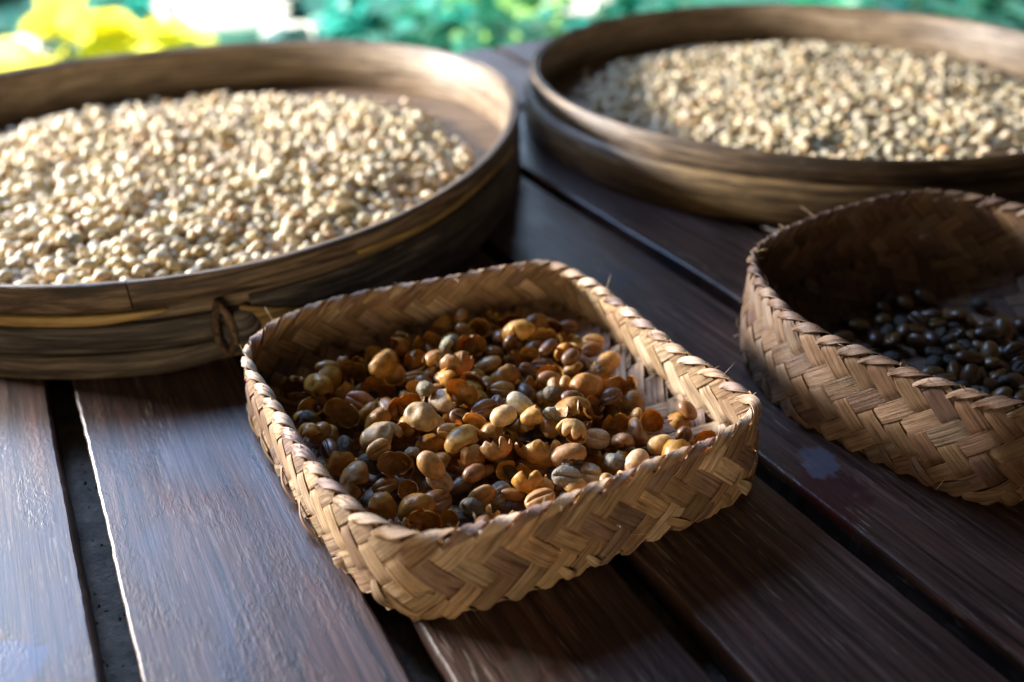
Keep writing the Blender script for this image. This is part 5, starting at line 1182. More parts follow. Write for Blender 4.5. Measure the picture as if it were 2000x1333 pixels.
-369,9,100,-20,12,-86, 816,-262,60,5,0,99, -240,-312,65,7,-39,91, -388,-583,90,24,-18,-5, 343,450,92,-90,30,-26, 148,28,77,-7,-26,24,
628,-231,106,-25,4,-58, -417,-715,89,2,27,-80, -226,-151,107,16,1,-29, 317,415,84,18,4,-91, 241,320,65,-42,13,-43, 36,-205,88,45,10,88,
-524,-435,86,9,66,-73, -637,400,84,-5,87,-45, -787,-34,59,3,4,-60, -465,-508,64,8,-25,29, 25,-661,110,37,-77,14, 265,-503,87,13,-32,32,
212,-377,76,25,13,40, -186,-433,111,89,19,27, -191,231,103,-7,-13,97, 683,-348,60,-2,-4,-56, -467,321,82,-82,-17,16, -548,427,76,-28,-15,76,
-620,-219,102,22,-25,14, 624,-689,65,-66,-73,-6, -244,-49,90,-17,44,-87, 592,107,101,-14,94,-26, -479,-397,90,-88,-43,5, 0,-545,98,-41,4,32,
-184,-325,97,5,47,85, 423,-503,77,36,20,87, -273,578,59,-1,-4,-20, -694,243,61,10,15,61, 634,-8,77,49,44,-24, -186,657,74,3,-28,-94,
314,121,67,-55,76,-29, -451,293,81,-10,-14,96, 303,-135,111,79,7,-16, 40,231,109,66,-71,-14, 139,49,70,-32,53,77, -559,-219,90,43,-42,76,
17,-509,101,21,-15,80, -221,-208,86,65,21,-4, -64,-706,104,-78,23,-12, -410,-470,87,86,15,-13, -212,445,88,43,50,59, 43,-125,100,12,22,64,
-360,-340,96,-3,-7,-99, -79,281,118,-7,99,-4, 696,-475,79,-2,23,96, 292,100,88,-54,-17,50, -105,-600,86,69,-25,-61, 487,10,97,30,93,-12,
83,-207,81,-18,-41,88, -466,315,99,10,40,-74, 228,-181,82,0,32,-80, -45,-184,96,66,-42,52, 622,-185,100,-73,-12,11, -459,-429,86,76,2,-40,
-506,-448,112,-25,-33,68, 287,-172,105,51,-26,-27, 325,609,79,-18,-9,35, 2,-712,80,41,-3,-79, -278,483,68,-70,36,9, 453,-404,84,-10,-89,-36,
150,-872,66,-1,-97,19, -544,88,90,43,-51,63, -356,234,87,78,9,59, -65,175,98,-59,11,5, -469,545,74,-9,12,88, -488,-433,101,-8,-15,83,
-308,-704,89,-12,-9,91, -391,-483,95,3,49,-64, -910,-263,59,-2,-4,-45, 495,-708,67,40,-2,-90, -371,-154,100,24,87,1, 189,-55,91,-12,-44,67,
-131,-200,107,-88,32,23, -423,170,110,-24,-17,-34, 30,-625,118,19,91,10, -154,-850,75,-17,-6,4, -202,156,98,-12,-5,22, -499,359,95,6,27,89,
-82,-372,101,16,97,5, -251,-238,87,-68,65,29, 2,409,90,-37,-44,-18, 230,-467,90,-38,-52,-30, 88,-368,100,-34,-78,-17, 89,177,102,6,-13,51,
-96,66,111,22,1,-60, -517,538,66,-28,29,-5, -192,-344,83,10,-47,-71, -175,-539,97,64,-45,-41, -666,-173,101,-8,0,-95, 253,555,65,-12,80,58,
335,-212,79,40,87,11, 418,205,83,-7,-2,-76, 23,5,88,86,2,-8, -664,204,82,7,-26,94, 404,-619,63,-24,-16,90, 100,-764,83,-21,17,85,
501,263,100,-3,-33,-80, -97,-746,69,36,-57,-18, 470,22,115,-2,88,46, 107,220,108,72,63,16, -749,-178,79,-53,71,-27, 127,-537,101,5,-47,-42,
220,485,80,4,-4,98, -217,-684,79,-44,54,-70, -262,-91,85,-41,-45,45, -181,-209,88,-52,64,-50, 550,7,78,18,45,19, 168,165,66,53,-21,-33,
666,266,94,-18,27,-2, 143,243,89,-88,31,-25, 70,388,64,19,-24,88, -168,-440,93,92,31,3, 228,-210,91,34,9,-92, -276,21,101,0,1,28,
-230,-438,97,6,31,61, -186,-630,90,-17,-73,-64, 88,-306,75,-21,-47,82, -902,-85,67,-83,45,-22, -612,68,93,40,24,81, -351,-225,106,29,15,-37,
464,-502,86,-46,-3,24, -181,158,119,28,7,19, 479,-126,99,-28,15,-10, -61,-62,103,-73,18,62, 629,191,87,10,43,-85, 98,-820,83,-5,-3,80,
132,448,73,-28,57,37, -56,-724,66,10,50,58, 19,626,60,-8,7,-36, 149,-514,97,-70,-62,15, -374,174,105,-12,-13,39, -559,-237,106,11,42,-88,
-77,-289,96,22,2,-34, -8,-521,118,21,4,52, 549,-437,69,49,81,-14, 715,302,71,-12,-80,-7, 37,-175,107,-78,-51,9, 566,-404,67,94,11,13,
31,-791,74,12,-7,-42, 414,426,75,39,-75,35, -459,237,119,-83,-33,18, -98,-351,82,32,-11,22, -525,64,83,-26,-50,21, -256,-302,93,70,62,-29,
-59,-535,122,-40,67,61, 475,-473,77,7,-35,89, -145,-118,110,-17,-22,-24, 14,95,99,-5,-35,-91, -214,233,118,3,-12,-69, 88,-757,100,-13,-26,2,
-738,-264,81,84,-36,-10, 571,-378,79,90,-28,29, 482,-348,75,-27,4,3, -486,-261,65,49,-12,15, 603,-324,87,-6,-19,87, -199,115,104,-17,-24,-21,
283,-319,84,-8,32,-71, 46,-422,92,-53,25,78, -4,-303,101,-33,10,87, -32,-494,107,-37,24,85, -119,-327,97,43,-6,-44, 140,425,97,71,41,14,
747,-290,79,-8,27,92, -785,-226,64,-88,-35,19, -509,-224,81,-7,-20,-30, 557,-366,87,-23,-27,-73, -321,-358,93,18,-12,-1, -248,14,85,25,-28,18,
164,-922,59,4,1,-98, -383,-514,99,-6,-53,-1, -77,29,86,96,8,-23, -212,-496,78,-8,51,-58, 49,25,66,-3,-31,-18, 555,-31,89,67,46,21,
373,-704,58,3,-4,58, 461,-428,87,60,42,67, -366,602,64,79,-58,7, 63,-198,99,1,-33,49, -140,-500,100,71,-47,23, 106,716,72,-67,43,41,
445,-624,85,67,-65,-34, -814,126,59,-3,4,66, 636,-362,87,-26,-34,-84, 402,-14,101,4,-11,23, 169,8,89,26,87,-3, 91,56,96,60,28,9,
-16,-10,93,36,90,18, 497,-83,87,-61,-61,-47, -530,-483,82,97,-19,0, 316,-253,94,22,30,-56, 685,-58,73,37,49,-60, 207,278,86,20,-63,72,
-29,149,119,-12,10,-40, -253,328,84,-12,-70,-37, -148,483,70,39,56,-24, -183,-738,96,15,10,59, -91,-848,84,-76,-59,-7, 189,-862,67,-14,-98,-1,
207,-216,100,28,-31,-39, -20,96,88,63,5,43, -388,-387,105,-50,78,-16, 88,-528,109,15,-94,-29, 628,-320,70,33,-75,29, -415,-354,76,49,-13,-65,
-566,-485,78,5,-57,11, 58,95,99,14,-40,-48, -647,384,65,80,-58,5, 669,-425,79,10,8,98, 405,-224,104,8,-11,-97, -478,379,103,22,28,24,
-480,129,113,14,-38,-84, -15,-828,69,-54,1,74, -603,-283,99,3,-18,87, -44,-158,97,81,-6,52, -121,-622,104,-89,5,13, 438,-229,98,-56,-6,36,
-235,-269,83,11,3,-40, 389,287,90,-22,-12,19, -363,273,84,26,63,-42, -415,-651,102,-95,-13,8, 584,-717,62,-16,25,-17, 262,415,88,74,-64,-16,
-372,123,109,-33,84,-40, 268,213,78,75,60,-4, -495,-63,106,30,-21,89, -361,-430,108,-42,-43,10, -337,321,65,41,4,-52, 446,269,101,84,48,-21,
-322,465,86,-5,-98,-2, -215,-66,103,36,60,70, 516,-13,83,50,-28,67, 141,-79,90,-33,79,-16, 180,-486,98,-17,-69,-60, -243,80,111,27,42,58,
-416,-257,101,-96,-12,-18, -71,45,116,91,30,-20, -821,-168,67,-89,-18,-25, -474,35,99,-14,-82,-52, 1,197,96,8,87,-14, -224,-305,89,-21,-4,85,
-58,-143,101,7,-40,-80, 534,-259,115,4,7,-92, -141,172,106,8,-26,95, -514,434,103,1,0,-65, -416,335,79,11,3,36, -65,-488,96,-10,25,-88,
660,-664,60,5,0,99, 337,-426,94,-24,-9,12, 334,136,86,-20,-84,-37, -147,21,98,16,39,-86, 256,612,83,21,0,-75, 56,-875,84,-4,13,-96,
-21,213,98,-37,11,-53, 724,13,84,92,-23,-25, 234,-121,85,-9,35,26, -602,-120,91,-42,-88,16, -176,442,86,52,-29,-72, -401,597,78,-15,92,26,
-142,-370,87,87,-20,28, 177,-755,91,-4,14,-82, 344,-895,71,-39,61,67, 206,-292,70,-24,40,48, -143,-717,83,-53,-77,5, -483,146,69,-82,28,33,
-673,-329,86,-38,71,-15, 549,60,82,24,4,89, -758,-274,75,72,-18,-45, -105,165,119,-6,-22,80, -444,-71,80,-5,-10,-13, -645,-36,95,-9,16,-75,
-413,243,85,0,-35,-12, 379,-793,66,-82,46,-22, 429,473,68,78,14,44, -362,646,65,80,-12,-20, 341,-519,87,73,-61,-11, 705,-96,82,41,-42,-70,
522,45,92,92,-15,-27, 299,-582,71,38,-30,77, -64,376,117,73,-45,-32, 65,-289,98,76,-56,-31, -80,-33,98,-34,-41,-79, -54,636,67,22,-77,-57,
-238,657,60,3,-4,57, 186,134,84,-24,51,-75, -795,-118,61,-24,2,-33, 292,282,90,27,-17,2, -353,153,107,16,7,-88, -610,-447,85,12,-95,20,
-259,371,85,48,20,-46, 550,479,65,-46,-82,30, 323,336,104,-37,13,23, -49,-557,74,79,-40,-24, 171,91,106,78,-60,8, 182,184,84,33,11,15,
99,89,111,2,30,8, -223,-7,96,-89,16,28, 0,485,70,-28,-38,-61, 320,-185,125,-26,-10,8, 527,268,116,77,-48,-16, 575,-89,111,15,15,56,
480,244,111,5,-32,86, -23,-869,60,7,0,-66, -85,-723,86,48,43,12, 503,-340,86,0,27,81, -511,339,114,-25,82,49, -6,612,64,-22,-92,26,
116,-311,103,92,3,31, -374,-246,111,-94,30,3, 104,-375,101,51,-9,78, 445,-457,86,-33,5,33, -59,678,81,79,59,-5, 360,-415,83,-69,69,13,
52,-143,86,87,35,22, -212,288,78,3,-9,81, -24,317,81,2,-18,-97, 362,-196,87,49,-12,-57, 629,-276,96,22,-35,-87, -341,-569,94,-25,13,70,
704,-37,91,-4,20,25, 237,300,83,27,-13,17, 331,-641,79,9,-29,-94, 354,324,102,-76,-59,-9, 494,-497,69,62,-18,17, -418,56,101,-28,-19,-91,
-235,431,99,18,-13,97, -497,-14,87,-27,-47,21, 200,-719,102,24,-88,-5, -527,-321,96,31,-57,-22, -137,-377,113,17,-36,-87, 722,-185,91,7,-44,-88,
138,-271,91,19,-8,75, -191,474,82,29,5,71, -290,352,81,-4,-10,18, 566,493,65,-45,24,-24, -350,299,88,-5,-70,68, -1,-910,65,-92,19,-15,
200,-697,71,-18,-50,-64, -665,-471,82,86,-39,-31, 31,-724,91,24,84,40, -230,-755,96,-2,1,48, 240,-610,84,20,-29,-91, -112,-224,91,28,-79,-8,
429,-87,92,71,68,-6, -329,-462,102,-6,-81,-54, 551,-64,103,4,9,90, 397,-324,90,-2,-47,-87, -251,112,94,-23,32,87, 181,-70,60,-3,-19,-93,
46,-344,72,21,21,19, -556,-169,100,79,48,-29, 313,-403,86,28,-10,18, -116,-361,101,-59,-76,-18, -373,254,103,57,-27,-42, 755,2,83,14,-8,98,
331,204,70,-27,-40,85, -504,-644,81,51,-38,-58, 302,141,84,-15,32,-63, 195,-616,86,-12,92,30, 261,-109,93,54,26,54, 395,178,86,-35,1,-81,
213,333,79,43,49,-75, 46,505,68,33,19,-56, -273,174,105,-39,-27,72, 462,-720,58,4,0,-99, -380,-188,83,14,33,-90, -29,24,91,82,30,43,
178,342,84,3,-5,91, 117,244,87,-22,-25,86, 0,608,81,-19,4,-76, -180,-496,94,-41,-18,20, 318,93,94,-66,72,-9, -30,-778,96,9,-13,81,
421,504,59,-1,5,22, -412,-398,110,-72,-64,-22, 121,82,88,-86,-45,19, 294,407,95,59,-31,-64, -621,310,95,12,26,-56, 421,182,100,14,-8,65,
-374,507,82,-21,0,-14, -224,178,94,53,10,-76, -546,-510,88,-20,96,-3, 238,-95,104,9,-17,-77, 683,110,66,-41,47,-46, 503,-91,111,-7,2,-77,
-532,-339,70,21,55,6, -105,-686,100,-9,21,93, -661,31,77,-50,-71,-42, -615,552,65,88,-35,-2, -312,360,95,-24,21,81, 311,188,81,-22,22,-54,
-181,405,85,39,22,34, -387,204,119,-77,43,14, -322,235,92,-25,-83,-45, -21,324,104,-20,-8,-95, -39,-552,106,-1,6,52, 146,169,83,-58,-48,39,
-72,-238,90,25,28,35, -193,-560,78,-68,-16,45, 434,-316,99,39,-18,65, -326,309,91,-81,43,-10, -286,106,99,90,-15,-38, -366,-112,76,21,-24,-94,
-81,-611,97,-62,57,34, 466,386,93,-4,-31,39, 146,89,87,-28,47,-31, 286,252,81,4,-44,-66, -506,159,111,0,22,95, -260,59,112,7,-62,73,
395,346,65,-13,-39,90, 361,-339,93,56,-22,74, -489,-486,68,8,55,58, -282,-786,96,91,-2,-20, 444,459,84,37,13,-36, 286,-266,111,-31,-55,-30,
0,-88,94,78,21,37, -362,-281,91,-25,82,-49, 394,-573,78,-12,4,-98, -294,-219,79,-15,9,-36, -270,-611,83,4,-23,96, 345,-567,98,4,-1,98,
698,-136,83,13,0,26, 335,-299,105,25,-21,-66, -94,-396,103,25,-30,-33, 572,-319,95,-9,-35,83, 178,-140,95,48,-22,70, -808,-55,67,51,-52,-66,
238,-440,101,-14,14,71, -411,257,113,82,2,-31, -28,-394,97,-83,-14,-11, -439,-220,65,-88,17,-18, 732,-112,59,3,4,-56, -363,379,71,-56,12,31,
255,-857,78,13,21,72, 506,137,99,-7,-47,38, 32,422,99,35,-26,-6, 62,-558,106,36,2,92, -15,130,97,-28,40,70, 574,206,92,34,9,-70,
-549,-598,89,10,-26,-72, 52,-470,99,-65,67,31, -288,-407,93,-25,-6,-61, 327,-662,64,45,-4,9, 837,122,66,-86,-39,20, 130,200,105,91,-25,24,
-134,-26,85,4,-30,-71, -52,401,85,49,75,43, 505,-110,87,2,-37,45, -157,-777,60,18,2,41, -96,-430,109,-20,3,-1, -577,394,91,25,-94,-17,
-594,-350,88,-51,-69,-39, -409,199,97,-17,-17,-48, 348,180,95,40,84,-29, 514,199,78,-44,49,-49, 369,-290,65,-43,4,10, -749,-33,66,-19,-92,-30,
-639,-238,95,-49,-54,67, 79,257,108,-6,5,-17, -214,773,65,92,36,-8, 499,350,103,-76,28,-20, 476,-478,100,-5,5,-92, 751,-126,78,-4,-15,93,
-672,473,66,72,-68,6, 465,260,91,75,41,31, -772,-432,67,-22,-92,26, -503,550,86,18,27,33, -658,-426,77,60,17,10, -493,-699,86,-87,47,-4,
-298,-70,89,63,21,72, 270,297,74,-8,-22,-90, 65,-921,65,46,-19,-63, -474,-84,84,57,35,62, 103,614,88,23,39,83, 173,-82,85,-67,-71,-16,
-25,421,97,14,0,-98, 561,-222,108,31,-20,-63, -598,341,77,60,40,41, 562,311,87,-66,40,-41, 193,103,92,-46,62,5, -405,84,110,7,4,71,
516,-142,103,19,20,50, 445,202,94,30,-8,-71, -499,50,104,-38,-3,84, 221,-836,59,2,0,98, 217,20,103,-31,0,87, 393,53,94,-57,-59,-27,
-56,24,93,13,35,57, -146,281,105,-57,13,-13, 415,-40,90,-49,8,-15, 467,-222,109,17,-4,-75, 413,107,95,-52,36,-2, -83,196,92,-23,-74,-34,
-132,-208,78,0,4,59, 480,490,68,-40,-29,-56, -291,322,92,-77,-37,-10, -479,-80,114,-31,18,-91, 249,-11,100,-21,-68,45, 532,-75,89,-4,-66,-71,
-634,478,60,-5,-1,-96, -153,50,94,-8,-28,-53, 61,3,84,-22,27,-90, -733,-138,79,-22,6,94, 655,111,105,8,-56,76, 421,-677,87,24,72,-52,
641,-560,81,-3,2,-44, 720,-106,85,-23,63,-51, -49,-273,102,-22,-32,91, -464,163,85,-81,56,3, -228,-516,101,-64,74,-16, -547,-405,107,61,-66,39,
-260,-250,98,36,-4,2, -39,-7,112,-71,-10,-21, 567,237,78,-22,13,58, 1,698,64,31,13,-49, 560,116,92,-32,92,-16, -259,-334,83,-39,-16,-2,
113,-918,67,32,-13,86, 27,269,84,2,5,-16, -405,224,113,9,-63,-65, -264,154,86,-35,13,-37, -690,56,79,12,8,96, -187,-678,96,20,-9,-13,
140,378,90,10,-97,0, 700,441,60,2,-5,33, 535,-202,105,8,-21,31, 637,-439,70,-56,-67,-48, 407,-66,97,-32,-28,-78, -33,186,110,-56,-51,8,
304,-688,87,-22,-19,94, -484,-288,102,70,24,-58, -108,7,110,8,33,18, -440,530,71,25,64,49, 121,-455,99,-18,-49,77, -77,707,80,17,-21,30,
-360,200,120,-38,32,-53, 570,-681,66,50,85,-4, 243,-723,88,-74,-65,-9, -61,-833,78,12,-47,-57, 326,158,99,-44,-1,-24, 349,-289,86,14,-35,2,
155,-867,81,14,20,91, 40,-817,90,-75,32,40, -206,323,78,-13,12,-51, 127,-748,97,49,-44,29, 576,262,88,-42,16,-37, -622,-367,84,10,12,98,
683,218,66,-84,42,-21, 415,496,82,-6,1,86, 581,-161,98,43,-89,-10, 1,208,115,2,-17,-82, -395,-347,99,17,-12,45, -281,-97,96,-3,-56,19,
-307,-446,86,-76,58,-13, -471,608,65,91,-23,-16, -146,753,63,-37,-11,44, -233,-679,95,-14,-26,41, 366,460,80,27,-1,-43, 750,191,82,-10,21,79,
256,-630,92,-46,13,86, -136,195,121,-23,7,70, 71,-663,93,-58,-66,-26, -36,-747,90,-96,-6,-3, -191,284,97,-10,-93,5, 601,-636,75,12,0,-7,
146,-198,87,88,43,9, 181,-790,95,52,-84,0, -337,222,111,-27,82,-39, -186,-647,98,48,-19,40, -2,546,72,5,46,-63, 358,286,103,-35,-1,-9,
-83,-660,106,29,-17,-51, -810,273,59,-4,3,83, -643,181,91,-27,-26,42, -108,-248,99,47,-2,56, -695,128,92,-41,-81,31, -133,-7,101,-26,-3,-15,
290,-519,85,19,-11,55, 714,67,83,69,-37,43, -540,-210,100,57,20,78, 424,370,102,-16,-8,-65, 227,571,78,10,4,70, -431,-290,81,-6,-23,94,
-224,306,103,21,6,-8, 279,349,90,0,65,38, -375,-736,74,-4,38,-89, -70,-452,105,-23,25,-84, -202,-92,117,-7,-15,-95, -94,686,84,33,20,-82,
-526,-244,93,75,-1,-12, -38,501,73,15,15,-34, 79,602,84,-10,14,82, -647,445,60,5,8,-98, 540,93,102,-46,-81,-28, 399,319,80,12,-11,-86,
-271,-536,105,28,-93,-18, 198,393,91,75,-17,-59, 673,152,68,8,41,39, -651,85,87,40,-1,-24, 85,79,95,-27,13,-94, 278,305,96,-20,31,84,
-787,-471,66,31,94,-3, -74,13,113,50,-45,-12, 670,210,90,51,30,15, -57,-422,113,7,37,-91, -413,528,59,2,-2,58, 264,-707,73,2,35,80,
170,-688,88,-8,9,47, 84,-420,60,18,3,46, 153,-476,98,-35,-14,-88, 393,-131,112,27,-6,-72, 536,-300,110,94,-21,-23, 340,-133,91,2,-34,-82,
368,-647,78,-5,-17,81, -101,-602,118,-62,-49,56, -285,467,84,12,6,-91, 793,-162,85,-43,-84,30, 94,389,83,53,81,17, 703,-442,79,73,-36,-49,
64,225,113,24,1,73, -520,409,86,-6,53,81, -289,5,119,-7,-15,78, 354,-618,94,91,12,34, -497,-466,90,18,-26,-12, 175,657,76,-3,-8,43,
-239,-822,63,-18,15,56, 66,48,81,8,9,72, 170,503,71,-49,-10,69, -457,-586,97,91,5,-5, 553,-183,94,64,-7,6, 102,-406,90,-25,-35,-11,
-199,2,75,-76,-17,-15, 208,244,111,-55,19,-46, 643,164,92,29,-4,82, -255,-820,83,-15,4,58, 47,-259,99,-21,30,91, 369,-10,94,45,-69,44,
-618,514,67,43,10,69, -497,11,104,-32,-26,31, 548,247,99,-55,20,-70, -31,471,83,-86,-41,8, -436,193,111,-31,37,86, -429,-819,66,76,-54,-32,
-122,-453,108,1,42,88, -296,-338,93,-88,-34,-4, -305,-869,63,-2,-31,-93, -204,-40,116,25,19,-21, 9,300,94,9,22,-63, 586,-122,101,-5,63,33,
-253,474,73,-20,44,-85, -379,54,89,-18,-7,69, 300,75,107,-39,36,-52, 204,-161,90,42,83,-29, -36,276,97,-56,-15,-79, 203,-95,92,6,-7,-99,
-278,74,96,24,4,94, 735,35,87,-30,46,-36, 746,-438,59,3,3,-71, -128,-292,109,-72,49,-43, 198,-265,85,-2,-61,77, -242,152,108,45,-88,1,
-908,170,59,-3,3,70, 518,-43,83,-22,-5,-17, -686,297,66,51,6,-41, 67,-722,88,0,-30,40, 183,31,88,-85,4,-8, -107,-647,86,0,33,39,
384,429,86,15,-14,47, -780,101,85,2,-6,56, -568,246,115,-11,-8,13, 587,72,76,-34,-32,-41, 201,359,84,10,38,85, 463,-751,65,72,36,35,
521,-722,65,-80,7,6, 432,124,108,23,-15,86, -677,115,98,38,18,84, 347,-794,65,-22,90,-30, -382,347,85,-3,2,65, -12,295,105,-52,-6,82,
-560,-26,101,-18,33,-91, 363,-366,89,-66,6,27, 219,702,68,74,-60,21, 272,-36,103,-7,-32,43, 327,-453,84,24,46,74, -374,492,66,-54,-59,49,
73,-49,79,-57,-24,-72, 122,570,85,2,90,-31, -620,-138,105,-4,19,-40, 385,-354,102,-3,5,58, -240,-365,95,-12,21,84, 583,242,103,29,0,39,
357,88,103,-6,99,-3, -473,281,98,11,42,85, -379,-261,88,7,-91,-24, -645,265,84,-19,-10,-31, -316,132,93,-30,5,91, 614,-176,120,-19,-18,17,
466,-75,107,-41,-18,53, -402,-283,82,19,36,78, -249,-589,99,-6,22,-32, -791,231,66,-59,55,-31, -414,-425,114,10,-18,96, -302,183,114,12,51,-82,
-125,53,87,-34,-55,73, 107,-715,106,-11,-77,60, -799,56,59,14,-8,-75, 611,-48,106,-59,-23,31, 620,150,86,55,-74,27, -658,60,88,55,-33,-16,
-12,168,102,15,0,77, -101,-278,105,-40,16,89, 338,49,112,40,-5,69, -175,370,87,-13,2,-39, 178,-288,93,17,75,57, 246,589,60,5,0,97,
-288,143,102,20,0,95, -164,-623,105,17,23,86, -716,75,93,13,-15,38, 685,-187,90,14,30,69, 515,26,107,3,24,-92, -531,-467,99,13,20,80,
-429,439,97,-29,5,-80, 663,-107,89,18,76,-54, -523,-26,103,-41,12,77, 610,-417,68,-25,88,10, -238,-78,95,-42,-50,-47, 382,-89,106,-33,23,-62,
846,42,59,0,-5,2, 16,61,100,15,4,-68, -665,-376,72,29,-51,11, 492,-238,111,29,-20,76, 170,399,91,-9,-38,66, 640,-301,84,18,-18,-56,
340,238,101,14,-54,81, -560,-269,110,3,28,-73, 38,468,67,-36,13,-86, 388,-705,79,-4,-24,86, 151,-803,89,46,80,36, -182,25,86,-62,42,-34,
-714,-377,71,47,-44,69, 303,-69,105,-31,-86,37, 86,-872,71,75,-37,33, -390,-800,64,-27,-29,7, 26,37,109,33,20,13, -362,-655,93,39,-9,77,
53,62,97,0,-10,-94, -509,279,111,-89,26,-16, 167,235,91,69,13,69, -284,305,104,19,-80,51, -174,31,115,96,22,0, 64,362,101,57,-79,3,
-102,130,106,-42,2,68, -441,-416,99,11,-18,86, -404,496,65,12,-50,-77, 613,170,100,25,-42,-34, 449,-328,113,51,-28,80, 201,183,102,-5,27,55,
-699,-321,80,-21,25,-48, 11,-462,97,33,11,78, 511,-416,92,10,41,81, 534,-400,110,87,37,2, 232,-518,86,-21,12,-93, 782,-59,67,-49,77,-7,
217,307,60,-3,-5,-68, 533,463,77,11,-24,81, 350,-191,115,31,37,-86, 208,-659,96,-19,-26,-41, -509,-48,95,5,-17,46, 534,-24,98,-40,18,-83,
250,-921,62,-26,-7,2, 4,-745,90,-24,-27,-90, 33,-353,97,-21,-3,-14, 600,-441,84,9,17,9, -225,-284,103,-11,5,23, -532,-549,103,13,-73,64,
461,413,82,11,1,-79, 293,-283,106,-22,55,-75, -559,190,73,66,-49,44, -115,103,109,49,35,-65, -574,-138,82,29,55,-76, -295,52,110,-81,46,-6,
-269,-913,72,-28,-55,-11, 240,120,105,-20,19,-55, -210,-386,92,5,9,-44, 422,-456,110,-96,-7,-18, -225,136,115,48,2,51, -340,-720,81,3,-19,-89,
3,-719,107,7,16,17, 14,-258,106,8,53,63, 264,-748,83,-9,-30,-35, -258,270,115,79,-36,-7, 465,517,59,1,-5,16, -587,-370,102,-2,99,-3,
-517,-187,85,15,11,-86, -333,116,112,-85,11,-16, 192,284,60,1,4,-39, -750,-532,64,32,-9,-3, 291,-426,101,-13,23,-8, -733,19,89,-34,31,47,
-315,-128,98,-74,58,30, 31,293,101,51,34,15, -170,-34,95,30,-27,90, -154,643,66,23,43,86, 241,44,115,18,3,62, -154,-490,113,-33,1,-21,
133,-107,78,52,-6,3, 202,-28,95,-23,36,89, -470,137,85,44,-2,-23, 545,179,112,28,0,92, -709,167,87,-19,-27,26, -176,264,107,-11,2,53,
220,-303,101,24,-55,-64, -194,685,67,-26,30,90, 393,26,91,-83,-34,-37, -366,343,103,6,10,60, 153,-543,109,-35,24,52, -606,201,101,-10,95,-24,
-303,252,94,-44,-16,-77, -476,-222,91,-9,2,53, 293,211,94,-9,-20,61, -168,-363,100,-4,10,2, -33,-467,84,37,62,41, 446,306,92,-55,-37,61,
-366,65,110,-38,-14,-11, -23,-433,100,-12,-3,93, -509,136,98,11,24,25, -505,201,101,-6,51,84, 225,404,92,48,-84,20, -506,251,113,58,-11,-51,
361,-143,115,82,44,-4, 171,140,100,-35,-22,28, 320,-574,83,-45,24,-53, -541,-432,115,46,-20,56, -125,-149,107,15,0,84, 404,365,86,15,14,13,
625,502,64,-11,-42,89, -474,-314,83,-45,-2,31, 265,-288,95,45,-16,-64, 173,-407,68,41,20,-84, 28,386,93,-42,29,-81, 777,-441,62,13,17,28,
53,-499,106,-7,-4,-6, 603,430,70,-6,96,15, 145,-569,109,-52,26,-33, -420,288,101,3,82,34, -160,147,101,-91,1,-31, 340,208,92,-3,2,18,
-380,578,63,-15,-32,90, -145,-181,88,-30,65,-68, 520,-743,65,-21,30,-92, -609,-28,98,-7,45,85, -544,49,83,31,-55,-9, 67,-444,105,13,42,80,
-203,-165,91,-30,2,90, -340,8,115,-50,78,-28, 433,237,96,13,-29,6, -453,-381,102,6,-22,96, -272,-723,93,-25,-31,3, -17,69,105,-6,20,36,
-645,-204,88,-51,-11,59, -218,-702,109,0,-37,-85, 53,-770,103,-8,7,-82, 229,446,91,0,15,59, -95,-57,104,-14,12,78, 458,142,105,-97,13,-6,
769,151,82,73,-66,8, -464,-761,66,30,-14,65, -755,259,70,13,-48,5, -451,-98,95,-23,-75,37, -168,-240,81,-6,-88,-38, -603,-2,87,39,21,-66,
-233,40,98,-2,-29,-46, -483,-648,87,56,-38,70, 89,24,88,-77,-44,-41, 368,-168,109,24,-84,46, 27,-66,83,11,-15,91, -144,468,93,33,-27,32,
-213,354,87,10,-47,-45, 520,401,102,-91,-25,9, -359,-191,107,78,57,-13, 665,-366,66,21,-39,-28, -459,113,103,-23,-8,-94, -167,-266,84,2,-99,9,
-850,-277,59,5,1,-98, 517,-662,81,18,0,63, -132,577,68,20,-34,-47, 568,-263,106,28,-33,-23, -545,-124,88,34,16,-22, -222,-340,94,89,-21,35,
-126,232,113,-31,67,-49, 251,-61,88,56,-1,-16, -46,-630,98,68,14,-45, 599,375,92,-33,90,5, 585,-194,102,-12,18,40, 86,203,88,-63,15,27,
-205,81,109,21,6,71, 333,514,91,9,-40,89, 669,-454,87,-27,1,-95, 245,-506,109,74,-62,-12, -559,-139,107,11,5,-52, -19,-370,121,0,39,-16,
-584,-509,81,15,80,41, -770,-9,71,6,-75,-24, 228,161,100,-37,16,82, 24,-773,90,-21,0,-5, 116,-284,110,-6,-18,-75, -90,-312,111,-27,-90,30,
-139,420,105,-72,-47,29, -46,-220,116,30,-4,91, 88,-279,74,34,-21,90, -381,-772,64,-98,6,9, 422,12,99,-46,36,-31, 774,-270,65,-81,-56,-7,
84,-692,102,-29,14,87, -512,-341,93,-27,68,-48, -512,102,91,36,12,-91, 371,398,92,11,32,-22, -106,-389,123,-40,-14,88, 80,-467,88,-25,-12,86,
541,-145,104,-47,53,-60, -621,373,87,-10,-41,16, 374,645,64,16,42,75, -167,-462,104,4,-27,93, 3,-414,108,-7,-7,-80, -8,679,75,34,-39,7,
749,-198,82,-11,8,-98, 168,-395,91,-23,-20,-12, 87,-488,111,-22,-3,-86, -332,197,114,48,-30,81, -252,-26,108,-16,91,-25, -775,75,67,-22,71,61,
615,216,102,90,30,-23, 654,-337,70,45,-48,29, -699,201,85,11,22,-26, 291,-772,66,6,96,-21, -35,377,102,19,3,-96, -342,675,58,-2,-5,-36,
